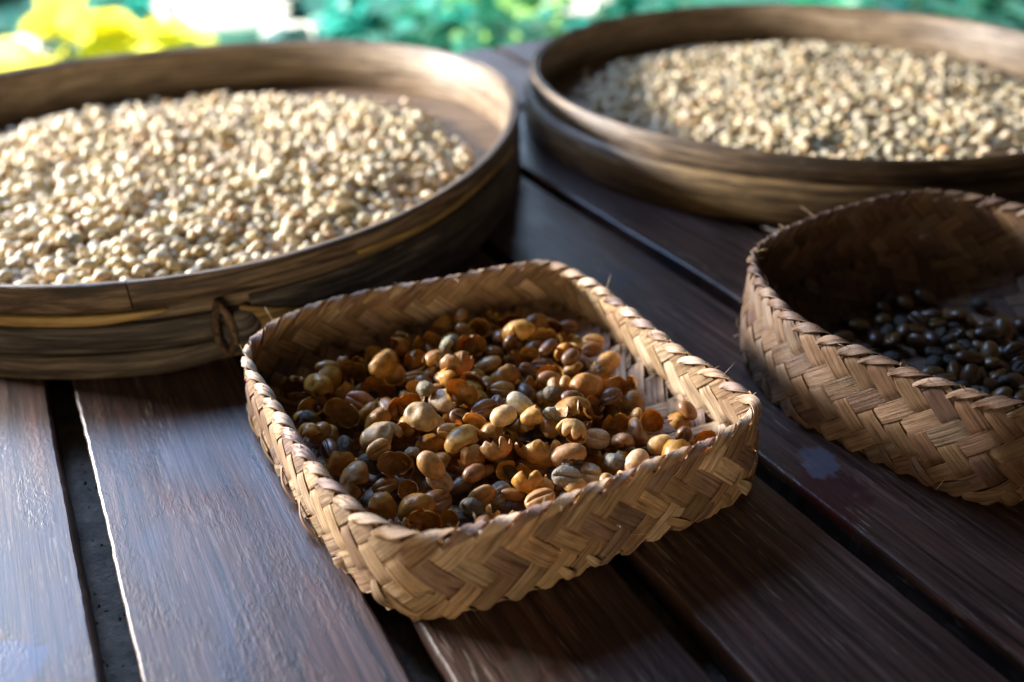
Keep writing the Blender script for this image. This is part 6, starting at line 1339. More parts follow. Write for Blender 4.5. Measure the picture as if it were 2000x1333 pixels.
-28,-820,94,-7,28,-94, -158,229,122,29,-28,-36, 57,-589,112,0,-1,-99, 396,242,84,10,2,-58, -362,-879,63,-16,-42,75, 426,-47,112,-1,0,7,
-76,142,124,21,-11,-14, 96,-183,93,80,-17,44, 830,-138,59,4,2,-90, 95,-64,85,55,28,-1, 359,-688,90,-17,32,51, 327,569,79,32,6,59,
-358,17,122,-17,10,81, 77,-420,91,57,-36,-4, -454,636,59,3,-4,56, -304,443,96,-19,-94,23, 70,-392,85,-1,-18,9, 170,310,75,29,83,0,
-208,-716,91,-32,-16,29, -93,798,67,68,65,13, -477,-561,99,15,25,52, -244,554,66,-37,-34,79, -774,-48,76,0,45,-61, -584,514,59,2,0,98,
-543,346,90,41,-13,-80, 426,536,84,17,-13,-27, -416,145,80,-54,-7,-66, 417,447,88,-26,-13,92, -21,-415,121,21,-29,-81, -95,-528,112,-25,21,85,
247,273,93,20,43,87, 772,-172,63,25,7,87, 388,343,99,6,-81,51, -3,-41,81,-20,7,-5, 14,328,105,-24,-23,-92, 473,-256,109,67,21,-70,
-220,-581,89,61,-37,-67, -577,-440,85,88,13,-44, 321,-214,113,-26,51,-80, 521,-381,103,-5,-68,-54, -487,-194,88,46,12,20, 564,-134,112,-29,42,-57,
-146,79,94,70,9,-65, 312,-333,96,-20,-11,14, -14,643,69,9,-91,-23, -467,-257,92,-22,-79,32, 526,302,101,44,-83,-20, 469,-288,111,-84,-44,18,
-294,168,87,-27,32,32, -78,-90,102,34,78,-50, 401,-665,86,41,-21,-87, 18,-33,103,44,-3,-21, 176,-300,110,-1,-43,71, -58,332,112,-18,-9,-19,
-657,-356,85,-24,25,37, 577,139,109,65,73,-12, -550,-384,91,-74,47,31, 508,572,63,-21,15,22, 106,-340,104,64,-9,48, -649,-308,98,88,-6,-40,
538,-677,76,-10,58,-61, -198,-196,105,3,-92,35, 500,-281,120,1,-12,-12, -91,-363,116,6,-9,3, -281,-458,88,-36,37,-57, 425,-226,121,-11,-2,-90,
684,334,84,-1,-17,-87, 250,384,84,41,89,-3, -400,465,59,3,-4,66, -584,-605,84,11,38,-87, 130,-671,88,0,23,93, 43,486,90,-77,-1,-15,
114,-792,94,11,16,-45, 483,-440,94,50,21,33, 585,-36,92,26,4,-84, -81,-498,115,-9,-36,91, 410,205,61,1,22,91, 12,-291,87,-86,-34,-31,
-438,-285,102,-9,-5,55, -86,-150,96,-64,-3,67, -38,-580,94,-34,-7,71, 166,-702,113,20,-12,95, -709,-2,90,25,-5,-96, -332,-541,96,-32,-7,-85,
299,-792,80,14,47,-79, 31,-93,87,53,26,-4, -263,216,118,32,-1,86, -533,232,108,67,62,23, 154,-318,98,3,-6,80, 695,-313,68,7,44,-59,
141,13,95,13,1,20, 196,-399,98,63,39,38, 200,-251,105,0,-31,-67, 237,-656,104,7,24,66, -546,151,87,-35,50,-45, -687,15,82,28,-31,-49,
-457,292,115,-10,10,-56, -256,-2,112,-25,-12,33, -197,-281,87,0,-4,-64, -465,-411,114,15,-39,-27, 646,217,91,44,-26,69, 785,-388,65,28,-75,-49,
-158,323,108,-2,26,-10, -623,-341,108,-49,67,49, 700,359,64,8,22,-52, -56,258,103,28,-27,36, -16,585,67,-21,-48,-84, -685,228,85,-20,-19,-94,
459,-145,91,9,-39,88, -98,423,93,7,5,-28, 114,-83,95,73,-3,21, -170,532,66,30,73,31, 443,-738,67,22,-36,-20, 5,-681,98,-2,-21,-48,
-488,307,119,29,6,68, 72,-19,101,-13,-20,61, -322,69,126,82,-55,5, 319,674,66,-89,31,-18, -423,-91,103,-29,47,82, -13,-232,108,21,-6,56,
-598,-433,100,-5,-58,-48, 5,-942,65,-16,39,-47, -746,168,96,-18,30,80, 330,-160,107,18,17,-16, -682,-80,82,-17,-15,95, -44,-114,102,-75,-40,-18,
526,-199,81,14,29,-25, -702,349,64,-16,34,87, -526,-688,85,19,-73,-63, 226,617,77,15,12,-53, 451,497,69,52,14,-72, -39,-353,114,-20,-1,21,
707,92,87,-21,-24,77, 174,-620,104,81,-13,24, -64,75,110,-86,28,-2, 667,124,90,-13,88,-6, 89,-549,123,-7,-85,-46, -36,-305,116,-16,8,-82,
499,515,64,62,75,6, -60,-211,101,29,15,77, 644,139,103,30,-16,78, 495,204,92,49,31,63, 360,-674,59,-1,5,24, -152,-26,116,2,-2,-76,
-788,-93,85,-13,-28,-21, -556,-521,101,15,-2,-56, 389,556,82,-54,-30,17, 91,330,75,-1,26,24, -56,414,112,54,82,9, 782,3,62,7,-37,91,
566,-520,75,-25,-36,-11, -57,-663,95,-51,-13,62, -566,327,90,10,-39,83, 515,-59,108,-93,-16,-31, 69,-718,112,1,4,97, -501,95,68,58,-43,-29,
472,213,107,78,50,-19, 6,-129,83,-8,-39,34, 607,-148,107,-5,18,-4, 281,104,109,11,-27,-88, -132,-770,82,60,0,5, -418,-222,106,-19,0,-20,
166,-118,89,-28,9,34, -154,-821,87,39,14,-9, 232,361,85,-40,-62,44, 261,-463,110,16,87,-8, 361,-110,109,-28,-91,-20, -594,-469,89,-10,87,-45,
169,-26,96,-84,23,48, 159,434,69,0,-55,-29, 767,-113,65,-57,7,-25, 330,-669,86,17,-4,13, 12,148,108,17,-47,85, 476,-400,98,18,-11,-26,
-345,263,114,32,-13,-79, -137,-642,114,13,18,-69, -393,-129,90,48,44,-2, -160,-692,67,44,41,77, 248,-137,104,17,17,-57, 633,-451,83,35,6,-89,
477,337,109,1,20,-34, 486,-376,86,23,-25,-91, -351,619,79,-16,-90,25, 420,-546,95,-13,12,-21, -435,498,69,-54,-21,-63, -92,251,92,-83,-29,27,
542,136,108,21,-25,89, -445,478,69,-49,-18,-60, -233,482,91,34,24,26, -331,269,96,-24,12,82, 337,-383,75,-25,-10,-5, -41,-68,100,-45,28,-62,
402,-171,118,-3,-6,-75, 654,-629,65,-28,-75,56, -613,27,93,42,62,64, -182,740,66,28,-90,30, -162,130,114,0,-22,16, 351,9,86,31,49,-29,
86,582,66,-16,35,87, -560,300,102,-84,37,3, 381,14,99,57,4,-62, -378,533,66,93,-32,8, -631,-7,101,-32,-20,-38, -633,-309,106,-36,23,-76,
-122,410,83,-14,17,94, -62,-334,114,-31,31,28, -390,-675,91,-6,-4,89, -77,-801,69,52,-16,64, 454,-188,111,-28,-19,-93, -44,307,107,-79,-50,32,
-351,417,85,-38,1,49, -730,300,60,14,-12,-82, -23,-466,105,-18,-16,-96, 444,541,66,33,-14,34, -537,242,123,-40,-16,57, -76,228,83,-5,-13,41,
376,236,104,-84,43,-10, -53,-86,84,-19,12,78, -70,-262,111,25,-40,-86, 58,178,105,12,-11,-71, 38,-747,91,49,26,-56, -487,-158,100,-1,45,-55,
63,-825,93,20,-6,37, -462,518,95,-40,85,32, -699,400,67,-36,90,7, 652,-471,78,-11,-11,-73, 812,89,60,1,-2,38, 153,469,85,-32,56,-50,
366,-533,68,17,-45,13, -542,-353,94,-12,22,-95, 350,-495,86,-36,-9,-67, 47,26,89,22,-13,-86, -103,646,73,-6,-5,68, -688,-296,88,-28,-14,-91,
238,-230,115,95,-7,-3, 153,607,88,-19,-2,-66, 567,89,87,64,-71,26, -145,114,99,4,-11,-79, 568,65,103,5,-26,87, 271,193,98,29,28,-84,
315,-368,94,-52,-58,37, -452,-322,104,-69,-59,-18, 199,-198,78,21,31,-45, -585,45,102,15,-35,-91, 244,-344,80,-10,-16,88, -10,459,94,-35,22,-28,
420,-516,98,-11,-47,86, -646,-492,60,-2,-9,98, -45,-385,124,-39,-82,37, 33,355,99,10,-14,89, -403,442,74,46,3,-6, 94,-245,91,-6,-15,94,
375,-381,97,85,0,19, -29,-723,91,-12,65,73, -36,238,113,24,-82,-25, 418,-651,68,-10,-48,-39, 153,38,100,-43,-10,-44, 430,395,82,-3,1,96,
-100,-135,120,13,-4,68, 546,339,98,36,12,16, -86,-581,108,37,19,-37, -466,-16,109,15,-34,84, 581,-170,117,-24,-12,83, 54,462,96,68,-48,25,
709,-161,80,7,24,-95, 617,49,90,-43,-68,57, -275,534,63,-25,-9,26, 352,-239,100,41,-43,12, -253,-527,81,36,-4,-78, -288,-24,68,-47,21,19,
])
SMALL = decode([
163,-167,27,61,2,-3,78,92,0, 87,132,34,2,91,38,-4,93,0, -92,-94,34,6,69,70,-6,95,0, 10,-24,35,4,87,46,-8,103,0, -40,-156,27,93,2,-5,34,99,0, 31,-293,45,26,-30,8,90,104,0,
-38,41,41,7,-74,-66,-7,108,1, -30,92,25,96,1,3,-26,111,1, 218,-38,27,5,5,0,99,96,0, -151,234,32,81,10,12,-55,104,1, 56,40,36,5,-84,-51,-8,108,0, 91,-171,24,99,-2,3,3,96,1,
136,-205,38,18,-81,-54,9,105,0, 176,-71,25,94,1,-2,31,111,1, 95,231,38,27,-57,-74,19,96,1, -34,273,32,58,3,18,-78,101,1, -36,-295,31,78,-14,6,59,97,1, -102,23,24,20,3,-1,97,98,1,
73,-92,40,6,-88,44,12,102,1, 166,41,27,97,1,5,-17,94,0, -280,-22,33,73,-14,7,-65,108,0, 121,116,54,18,-35,84,36,113,1, -81,45,31,81,-42,11,-37,90,0, -279,36,25,79,-5,0,-60,104,1,
-155,149,41,3,94,30,-9,109,1, 225,-78,39,21,33,-87,-26,99,1, -66,80,61,11,-69,66,-22,106,1, -175,16,28,90,2,-4,41,108,0, 93,-221,26,47,-6,4,87,107,1, -50,-99,24,89,2,2,-43,102,1,
-291,81,34,13,0,-93,31,93,0, -228,-102,30,98,-5,11,5,91,0, -270,85,63,13,-51,75,-37,104,1, -29,213,36,3,90,-41,8,106,0, 169,247,53,8,-42,-89,5,106,1, -17,-154,51,93,20,0,28,91,0,
37,-59,37,85,-49,9,9,97,1, -269,-82,50,22,-80,54,-8,93,0, -88,187,36,0,-99,2,9,105,0, 71,307,35,79,9,9,-58,107,0, 149,165,36,31,-93,-15,-2,104,0, 36,214,24,96,0,-1,24,94,1,
220,-114,41,67,70,-19,-5,108,1, 46,-14,34,13,-27,-5,-94,101,1, 233,-37,49,5,-12,-6,-98,112,1, -177,234,69,53,-79,17,-22,93,1, -315,27,63,27,5,8,95,96,1, -37,231,50,98,-4,-8,-12,101,1,
117,-105,51,48,-41,-60,47,115,1, 99,-46,35,18,9,-80,-55,101,0, 270,32,44,94,21,13,17,95,1, -164,-209,30,43,9,16,87,100,1, -70,179,52,91,6,17,33,98,0, -37,-243,27,81,0,0,-57,100,0,
-183,63,43,8,64,72,-21,106,1, -172,185,36,48,-3,-35,-79,102,1, -219,147,27,90,-2,5,41,96,0, 165,-63,74,31,2,92,17,108,1, -116,85,64,31,11,-31,88,101,0, -65,-266,52,3,1,96,25,100,1,
277,-95,35,59,79,-8,7,98,0, -1,-264,35,63,-31,-30,64,106,0, 189,-107,57,42,-30,-23,81,101,1, -219,86,34,48,56,58,33,96,0, -186,-90,39,28,-62,-70,17,99,1, -165,-161,34,20,-26,-88,30,89,0,
-21,23,66,18,86,46,6,103,1, 332,-122,37,19,10,-17,-95,101,1, -98,-207,24,94,1,3,-30,98,1, 125,-182,54,91,-35,-19,-2,94,0, -93,298,59,44,11,42,-77,102,1, 129,-67,37,23,69,58,33,109,0,
-75,-39,36,7,85,48,-12,100,0, 84,81,33,60,26,-41,-62,96,0, 338,-33,44,61,-6,-28,73,110,1, -227,-37,24,21,3,0,97,95,1, 14,172,40,4,-95,-26,-9,104,1, -113,125,26,3,5,0,-99,90,0,
-243,-127,60,10,-81,45,34,107,1, -6,-197,37,20,-24,75,57,100,0, 161,205,35,90,39,-1,15,109,0, 101,186,28,17,2,-15,-96,99,0, 139,-109,47,82,-1,54,-12,113,1, 261,-70,68,51,52,-41,-53,97,0,
25,-92,25,45,0,0,88,114,1, 290,-20,43,50,-51,47,-50,103,1, -166,-40,33,57,-75,-29,10,91,0, -315,-11,57,46,22,-49,69,102,0, -26,119,46,93,-24,13,19,111,1, -329,101,37,80,18,20,52,90,0,
-299,103,71,20,-95,-6,-20,103,1, 236,-159,27,61,-2,-12,-77,90,1, 82,-74,79,4,14,-36,-91,105,1, 165,-14,45,23,63,70,-21,112,1, 117,230,64,10,89,41,7,111,1, -68,0,47,18,71,-42,52,98,1,
-110,-17,38,74,-53,-8,-38,110,0, 13,291,44,3,23,-95,14,110,0, -87,22,68,28,95,3,-2,109,1, 8,21,27,98,10,-10,-2,103,1, 214,227,62,68,-64,-20,-27,94,0, 22,68,40,33,87,35,2,104,1,
165,20,60,17,-15,-96,-2,104,1, -143,181,50,68,15,27,65,109,1, 283,-134,41,46,-83,9,-28,106,0, 106,327,53,48,-85,1,-15,104,0, 120,-13,32,92,27,22,-6,90,0, 171,-225,42,92,-25,-1,26,104,0,
-131,47,72,4,-65,-69,-27,91,1, 47,26,54,74,-1,-7,65,95,0, -125,-35,53,25,-1,-76,58,109,1, 39,-34,71,22,-16,95,-3,98,0, 175,79,28,90,19,1,36,92,0, -32,-24,25,77,2,2,-62,103,1,
23,103,29,95,-26,-6,-3,90,0, -202,217,36,24,2,19,-94,110,0, 72,61,57,51,1,-5,85,105,0, -92,50,79,17,63,-70,25,104,0, 70,106,48,95,-1,-25,-11,104,1, -103,85,26,98,5,4,10,110,1,
240,-188,63,29,-80,29,41,99,1, 135,193,53,87,26,-24,31,89,0, 79,-108,68,69,-25,-5,67,97,1, 160,166,72,16,9,-69,-69,108,1, -153,98,27,63,4,3,-76,103,0, 22,-126,66,17,-29,-22,90,104,0,
-36,204,70,81,23,-15,49,106,0, -191,-11,48,68,46,-47,29,112,1, 155,115,40,31,75,56,10,103,1, 167,297,53,48,-9,-29,81,98,0, -214,29,45,27,49,-80,17,113,1, 70,-269,36,32,6,-21,-91,103,1,
92,15,25,66,-2,-2,-74,109,1, -133,-66,73,11,-1,-8,98,92,1, 78,-36,52,79,-35,-13,46,94,1, -1,-313,57,27,-4,84,44,103,0, 109,158,53,9,1,94,30,105,0, 130,-150,29,76,7,20,59,95,0,
140,-13,58,2,-11,22,96,89,0, -104,149,46,36,-45,-58,-56,102,1, 187,-135,38,16,-6,-79,57,99,1, -109,-154,25,22,-3,-1,-97,112,1, 167,144,52,96,-10,-21,-4,96,0, 45,-184,33,30,94,2,-9,91,0,
-261,7,64,9,-38,-88,-21,110,1, -135,-69,27,85,-3,4,50,94,0, 12,-160,28,97,-1,5,22,108,0, -100,192,58,44,7,-28,-84,95,0, 260,-118,65,19,-8,-36,-90,109,0, -311,51,38,40,-34,-20,82,92,0,
-140,-117,39,2,-80,-58,-2,97,1, 133,24,28,78,14,-4,-59,99,0, 14,-69,61,13,39,-4,-90,102,1, 45,253,33,34,-7,22,90,111,1, 109,267,32,19,13,35,90,88,0, 129,-80,74,27,-26,-45,-80,94,0,
152,-39,87,95,-22,-15,1,108,1, -112,-274,44,6,65,-69,29,105,0, 130,-244,55,13,-60,-78,-6,101,0, 191,172,38,67,-22,20,-66,108,0, -131,-276,56,29,22,-26,-88,90,1, 228,171,56,12,3,19,96,108,0,
165,-244,63,87,34,4,31,91,1, -73,-309,42,44,-16,6,87,102,0, 145,-214,68,40,-19,-8,-88,104,0, 198,123,39,43,-68,57,6,105,0, 2,160,55,6,18,8,-97,108,0, -1,90,52,66,37,4,64,99,0,
-136,151,76,78,12,-1,60,93,1, 114,-46,60,71,8,-3,69,105,0, 121,97,60,87,45,9,-10,100,0, 16,5,66,5,76,53,35,98,0, -38,162,37,12,-5,-93,31,91,1, -135,120,57,11,23,-95,-8,99,0,
271,-60,38,13,60,-77,13,109,0, 209,-153,59,9,36,-50,77,94,0, -6,-128,36,40,90,-8,11,96,0, 137,228,27,3,-6,-2,99,90,0, 313,-69,36,28,38,64,59,91,0, 147,70,56,71,-2,61,-33,109,0,
-248,210,40,82,13,-15,52,92,1, -109,233,39,15,84,-39,-31,106,0, -290,-45,55,85,18,-17,45,106,0, -32,44,71,85,-29,-8,40,111,1, 54,152,35,0,-71,69,0,99,0, 128,49,71,60,-16,-69,34,102,0,
-249,75,27,75,3,-4,64,101,0, -36,99,93,18,-6,95,21,108,1, 140,-174,81,71,6,9,68,104,0, 31,-254,28,27,-2,-10,-95,89,0, 261,-157,44,73,13,57,32,94,0, 196,-8,73,26,-70,-60,25,98,1,
-113,-127,52,74,-2,21,62,96,0, -324,141,40,34,23,-5,90,91,0, -1,-16,79,92,-31,-20,-1,103,0, -238,112,35,27,-24,30,87,97,0, 113,66,35,21,-26,20,-91,106,1, -94,-84,49,8,-4,-15,-97,107,1,
-77,255,47,9,-9,60,78,97,1, -43,-26,70,75,-34,-8,54,93,0, 294,-90,58,80,-32,16,-45,114,1, -192,-125,51,12,28,-19,92,104,0, 209,206,56,53,43,-42,58,94,0, -162,-238,52,56,15,-14,79,112,1,
-77,-129,42,21,42,9,87,106,1, 10,317,64,41,66,-61,-6,90,1, -60,-198,33,12,21,18,94,105,1, -104,-244,55,5,4,-72,-68,114,1, 77,13,77,63,41,18,-62,112,1, -21,-106,45,85,-7,24,44,99,1,
274,-178,60,21,-29,34,-86,100,1, -144,4,73,31,24,-12,90,115,1, 37,-215,32,80,48,-9,-33,90,0, -216,180,62,1,76,-59,-24,106,1, 197,56,50,29,-72,46,40,108,0, -135,45,88,91,22,-14,-29,92,0,
-192,109,44,47,-37,76,23,96,1, 3,233,36,81,30,-41,-25,103,0, 49,-156,49,4,-11,41,-89,102,1, 71,235,79,38,34,30,79,110,1, -204,86,58,86,-2,5,-49,105,1, 222,130,50,45,-58,23,-63,98,1,
-281,123,44,11,-84,-51,-5,114,1, -72,221,36,57,76,6,-27,90,0, -179,201,78,8,-1,-80,-58,99,1, 179,-179,44,1,28,-6,95,108,1, 30,54,72,55,65,47,21,92,0, -94,-115,75,89,-3,-3,42,96,1,
22,126,40,66,-52,-12,-51,91,1, 186,109,61,94,24,10,13,110,1, -86,-37,61,59,23,2,76,96,0, 236,-90,49,44,29,-1,84,101,0, 80,137,56,26,-17,41,84,89,0, -39,298,56,95,-11,-6,24,95,1,
-71,-161,50,27,7,52,-80,90,0, 42,-137,35,20,41,12,87,90,0, -291,176,56,52,-70,-45,13,111,1, 41,-95,56,63,3,12,-75,95,1, -177,16,61,47,-15,-32,79,104,0, -97,120,54,16,-23,20,-93,104,1,
-54,304,83,76,-11,-15,60,95,0, -32,-62,36,77,51,4,-35,101,0, 88,-238,67,7,-96,-22,-5,109,0, 318,-144,74,40,27,-40,-77,109,1, -146,61,39,85,-5,45,-23,103,0, -15,-36,65,4,-14,96,-21,95,1,
114,25,65,30,-15,-60,71,103,1, 145,-149,62,30,-94,0,7,105,0, 77,-129,38,60,23,-34,68,106,0, -257,139,62,60,14,-13,77,96,1, -177,-116,75,66,-25,3,-70,99,0, -246,-66,43,0,-61,-63,-45,102,0,
356,-25,72,88,0,28,-34,93,0, -1,-226,39,73,-57,34,11,102,0, 79,269,66,3,-15,-95,-25,102,1, -36,-91,67,86,-31,-15,34,114,1, 258,73,51,89,8,42,-11,102,0, -17,262,73,54,-45,35,-61,111,1,
157,11,79,97,14,11,3,89,0, 26,253,61,69,-25,-13,65,100,0, -193,163,64,60,19,-8,76,104,1, -93,124,85,13,0,11,98,112,1, -45,266,69,92,23,28,-8,93,0, 227,39,59,74,9,-36,-55,94,0,
-177,-49,66,38,81,15,40,93,1, -39,2,102,10,5,98,9,113,1, 49,213,68,48,-55,11,66,108,0, 49,-196,56,14,24,-18,93,101,0, -298,-80,78,88,-4,45,-6,103,1, 35,91,74,46,-53,-69,-14,106,1,
131,285,63,52,52,14,65,94,1, -80,85,80,6,-91,35,-16,91,0, 80,164,65,89,-28,-31,-10,100,1, -359,85,64,11,-59,-77,-17,113,1, -67,224,69,40,-38,-20,80,96,0, -147,-125,56,95,3,-23,-12,91,0,
224,96,45,15,-11,80,-55,113,1, -59,-63,67,53,-9,-48,-68,92,0, -89,-281,63,81,13,2,55,95,1, 19,-39,91,40,33,81,-23,89,0, 273,-8,42,7,66,-12,-72,101,0, -311,76,70,83,22,6,-50,109,1,
-140,19,53,18,90,-28,-25,93,1, -51,144,68,87,3,-47,-4,99,1, -201,-154,41,42,72,-52,-16,103,0, -1,63,82,66,-54,23,-44,91,1, 51,318,56,77,19,-24,-55,110,1, 96,-148,60,79,49,31,-15,109,0,
100,294,63,16,-48,-40,-75,109,1, -155,-88,51,15,-6,13,97,107,0, -305,138,70,17,-5,-50,-84,106,0, -75,175,87,79,-31,-36,37,106,1, 61,199,44,8,36,-56,73,108,0, 241,41,26,72,-2,-7,67,104,1,
-30,182,87,85,40,25,-19,111,1, -120,224,67,94,-9,-13,-28,112,1, 335,-152,72,32,-25,74,-51,111,1, -64,57,95,63,-1,-5,77,93,1, -164,86,73,81,22,13,51,107,1, 202,-203,57,21,41,-14,86,104,0,
162,143,80,33,15,28,-88,90,0, 121,188,74,90,-10,-18,36,92,0, 368,-105,56,70,-5,15,68,107,1, -112,-13,87,40,-8,51,-74,100,1, -326,13,39,11,-25,-10,-95,92,1, 15,194,60,77,-35,15,48,100,0,
341,-81,60,60,-21,-55,-53,95,0, -195,121,87,54,-7,10,-82,115,1, -256,161,46,3,-66,-54,-50,105,1, -241,54,59,21,28,-92,-9,105,0, 214,12,33,42,-21,-26,83,109,1, 92,-202,60,87,-33,-31,14,92,0,
])
RIGHT = decode([
13,183,25,91,2,-5,39,99,0, -190,148,32,9,21,-96,2,103,0, -28,-38,33,5,84,51,-8,108,0, -12,97,35,3,-74,52,-41,108,0, 165,-53,30,6,76,-63,7,88,0, 79,-167,24,93,2,-5,33,92,0,
-53,-106,33,8,57,-80,5,109,0, -233,-26,30,1,98,-6,9,90,0, -54,5,31,9,-3,-98,-5,93,0, 41,-211,31,23,-45,-82,21,97,0, -7,57,26,69,1,1,-71,104,0, 99,-57,32,20,-42,68,-55,102,0,
-201,178,25,33,-5,-2,-93,98,0, 6,-47,31,26,90,26,18,93,0, 108,109,32,7,-66,-73,-6,101,0, 134,-44,34,48,-75,-5,42,96,0, -102,-62,32,0,98,-5,9,98,0, -158,-29,31,3,92,35,-9,97,0,
-96,159,25,75,0,0,64,103,0, -49,-176,33,49,-58,56,-31,104,0, 161,-90,25,17,5,1,-97,104,0, -19,-78,25,17,5,-1,97,103,0, 153,-136,30,59,-4,-25,-75,109,0, -38,31,33,89,-10,33,28,108,0,
245,172,31,57,80,1,12,95,0, -74,35,32,9,-1,-99,0,103,0, -85,269,25,93,-2,5,33,100,0, 35,-22,24,71,4,-4,69,91,0, -31,-8,43,99,-2,5,-4,102,0, 0,-183,25,28,5,-1,95,100,0,
-71,53,49,86,8,11,47,99,0, -66,-37,33,10,56,-75,-30,105,0, 15,129,33,12,-6,-94,29,105,0, -92,1,26,42,-2,-1,-90,104,0, 77,-43,31,23,86,37,21,92,0, -168,25,25,24,-5,1,96,96,0,
-93,-176,26,96,-1,-5,-23,107,0, -161,-106,25,40,-5,-2,-91,99,0, 135,-68,34,46,78,7,39,102,0, -241,105,25,98,1,-5,13,102,0, 54,85,25,30,3,1,-94,95,0, 139,72,33,13,-34,73,-57,104,0,
-12,-59,48,99,5,3,5,105,0, -146,87,32,10,-56,76,-30,99,0, 198,-3,33,22,45,66,54,105,0, -53,-63,37,52,34,25,-73,100,0, -96,-118,25,24,-5,1,96,98,0, -20,-119,32,1,-38,14,90,90,0,
-98,-221,25,99,0,-5,-7,103,0, 37,17,24,66,-1,1,74,90,0, -23,144,32,9,26,-95,2,104,0, -143,-58,25,98,-1,-5,-16,94,0, -75,121,32,9,4,-98,0,101,0, -130,172,25,88,-2,5,45,102,0,
-3,269,26,43,5,-2,89,109,0, 5,-19,33,48,-21,27,79,107,0, -224,-96,33,27,60,72,16,104,0, -40,106,31,23,86,38,21,93,0, 40,-108,25,73,-3,-3,-67,104,0, 38,153,27,91,-13,12,-34,105,0,
-2,-101,46,78,-48,23,28,107,0, -38,66,36,36,62,53,-43,97,0, 191,-108,31,16,72,60,27,93,0, 6,-124,34,21,-31,88,-24,109,0, -56,247,25,62,4,-3,77,100,0, 76,-122,26,32,-5,-2,-94,109,0,
23,93,27,88,-18,-15,39,102,0, -108,-31,25,97,18,-7,-7,90,0, 43,75,46,98,9,-3,-4,104,0, 87,-213,32,34,32,-73,-48,97,0, 75,-86,25,9,-5,6,98,97,0, 87,96,42,72,16,-26,61,110,0,
31,-69,27,29,-9,9,-94,109,0, -92,71,33,27,-23,-77,51,109,0, -136,129,24,50,4,3,-85,89,0, 117,-16,25,30,5,2,-94,94,0, 76,-8,33,1,15,-79,58,103,0, -190,-137,32,25,-52,78,-19,98,0,
-63,152,33,54,-68,43,-20,108,0, -7,16,32,7,44,-82,-33,100,0, -125,-90,35,6,74,54,37,110,0, 20,14,42,77,13,-25,56,95,0, 162,-164,32,3,22,-91,31,97,0, 211,-49,26,96,1,-5,24,106,0,
299,100,32,36,-61,-52,46,100,0, 72,122,32,56,80,-5,-16,98,0, -78,-153,29,84,-40,6,-32,92,0, -134,-146,32,16,-19,92,-27,98,0, -232,33,32,52,-63,49,-26,97,0, -64,84,30,64,-26,-32,64,100,0,
106,235,25,98,1,-5,16,96,0, 221,-108,24,59,-4,-3,-79,92,0, 64,9,46,41,-84,-24,-23,95,0, 108,20,31,14,13,-93,-28,93,0, -29,177,30,89,-26,-14,-32,106,0, -173,99,26,78,-7,-12,59,94,0,
55,-39,42,8,-38,91,0,92,0, 79,63,24,99,0,5,4,92,0, 31,57,25,95,3,5,-29,96,0, 162,97,31,48,-74,31,-33,91,0, 7,147,45,59,-17,27,73,110,0, -108,120,29,78,-31,-33,42,88,0,
-79,-90,31,52,-5,-40,-74,98,0, 42,116,49,43,-72,52,-12,92,0, 159,142,26,97,1,-5,17,110,0, -30,-151,34,55,-79,11,-20,110,0, 64,32,25,52,8,2,84,91,0, -113,228,25,70,-4,-4,-70,101,0,
42,-151,25,78,3,4,-60,94,0, 106,-257,26,16,-5,-1,-98,109,0,
])


def qmat(q):
    w, x, y, z = q.T
    return np.stack([np.stack([1 - 2 * (y * y + z * z), 2 * (x * y - z * w), 2 * (x * z + y * w)], -1),
                     np.stack([2 * (x * y + z * w), 1 - 2 * (x * x + z * z), 2 * (y * z - x * w)], -1),
                     np.stack([2 * (x * z - y * w), 2 * (y * z + x * w), 1 - 2 * (x * x + y * y)], -1)], 1)


def parchment_color(r):
    k = r.random()
    if k < 0.64:
        c = (0.70, 0.585, 0.39)
    elif k < 0.86:
        c = (0.61, 0.47, 0.25)
    elif k < 0.96:
        c = (0.43, 0.275, 0.115)
    else:
        c = (0.50, 0.45, 0.33)
    f = r.uniform(0.82, 1.14)
    parchment_color.tone = 'cream' if k < 0.64 else 'tan' if k < 0.86 else 'brown' if k < 0.96 else 'greyish'
    return tuple(min(0.9, a * f * r.uniform(0.96, 1.04)) for a in c)


def bean_mass(name, pos, quat, scl, label, seed, tray):
    """the beans too many to list one by one, as one mesh of closed little beans"""
    lv, lf = bean_geo(BL, BW, BT, False)
    lv = np.array([tuple(v) for v in lv])
    n, m_ = len(pos), len(lv)
    R = qmat(quat)
    W = np.einsum('nij,mj->nmi', R, lv) * scl[:, None, None] + pos[:, None, :]
    W = (W.reshape(-1, 3) * S).astype(np.float32)
    tri = []
    for f in lf:
        tri += [(f[0], f[k], f[k + 1]) for k in range(1, len(f) - 1)]
    tri = np.array(tri, dtype=np.int32)
    T = (tri[None] + (np.arange(n) * m_)[:, None, None]).reshape(-1)
    me = bpy.data.meshes.new(name)
    me.vertices.add(n * m_)
    me.vertices.foreach_set('co', W.ravel())
    nt_ = n * len(tri)
    me.loops.add(nt_ * 3)
    me.loops.foreach_set('vertex_index', T)
    me.polygons.add(nt_)
    me.polygons.foreach_set('loop_start', np.arange(nt_, dtype=np.int32) * 3)
    me.polygons.foreach_set('use_smooth', np.ones(nt_, dtype=bool))
    at = me.attributes.new('tint', 'FLOAT_COLOR', 'POINT')
    r = random.Random(seed)
    cols = np.array([(*parchment_color(r), 1) for _ in range(n)], dtype=np.float32)
    at.data.foreach_set('color', np.repeat(cols, m_, 0).ravel())
    me.materials.append(M['bean_stuff'])
    me.update(calc_edges=True)
    me.validate()
    o = obj(name, me, None, tray)
    tag(o, label, 'beans', kind='stuff')
    return o


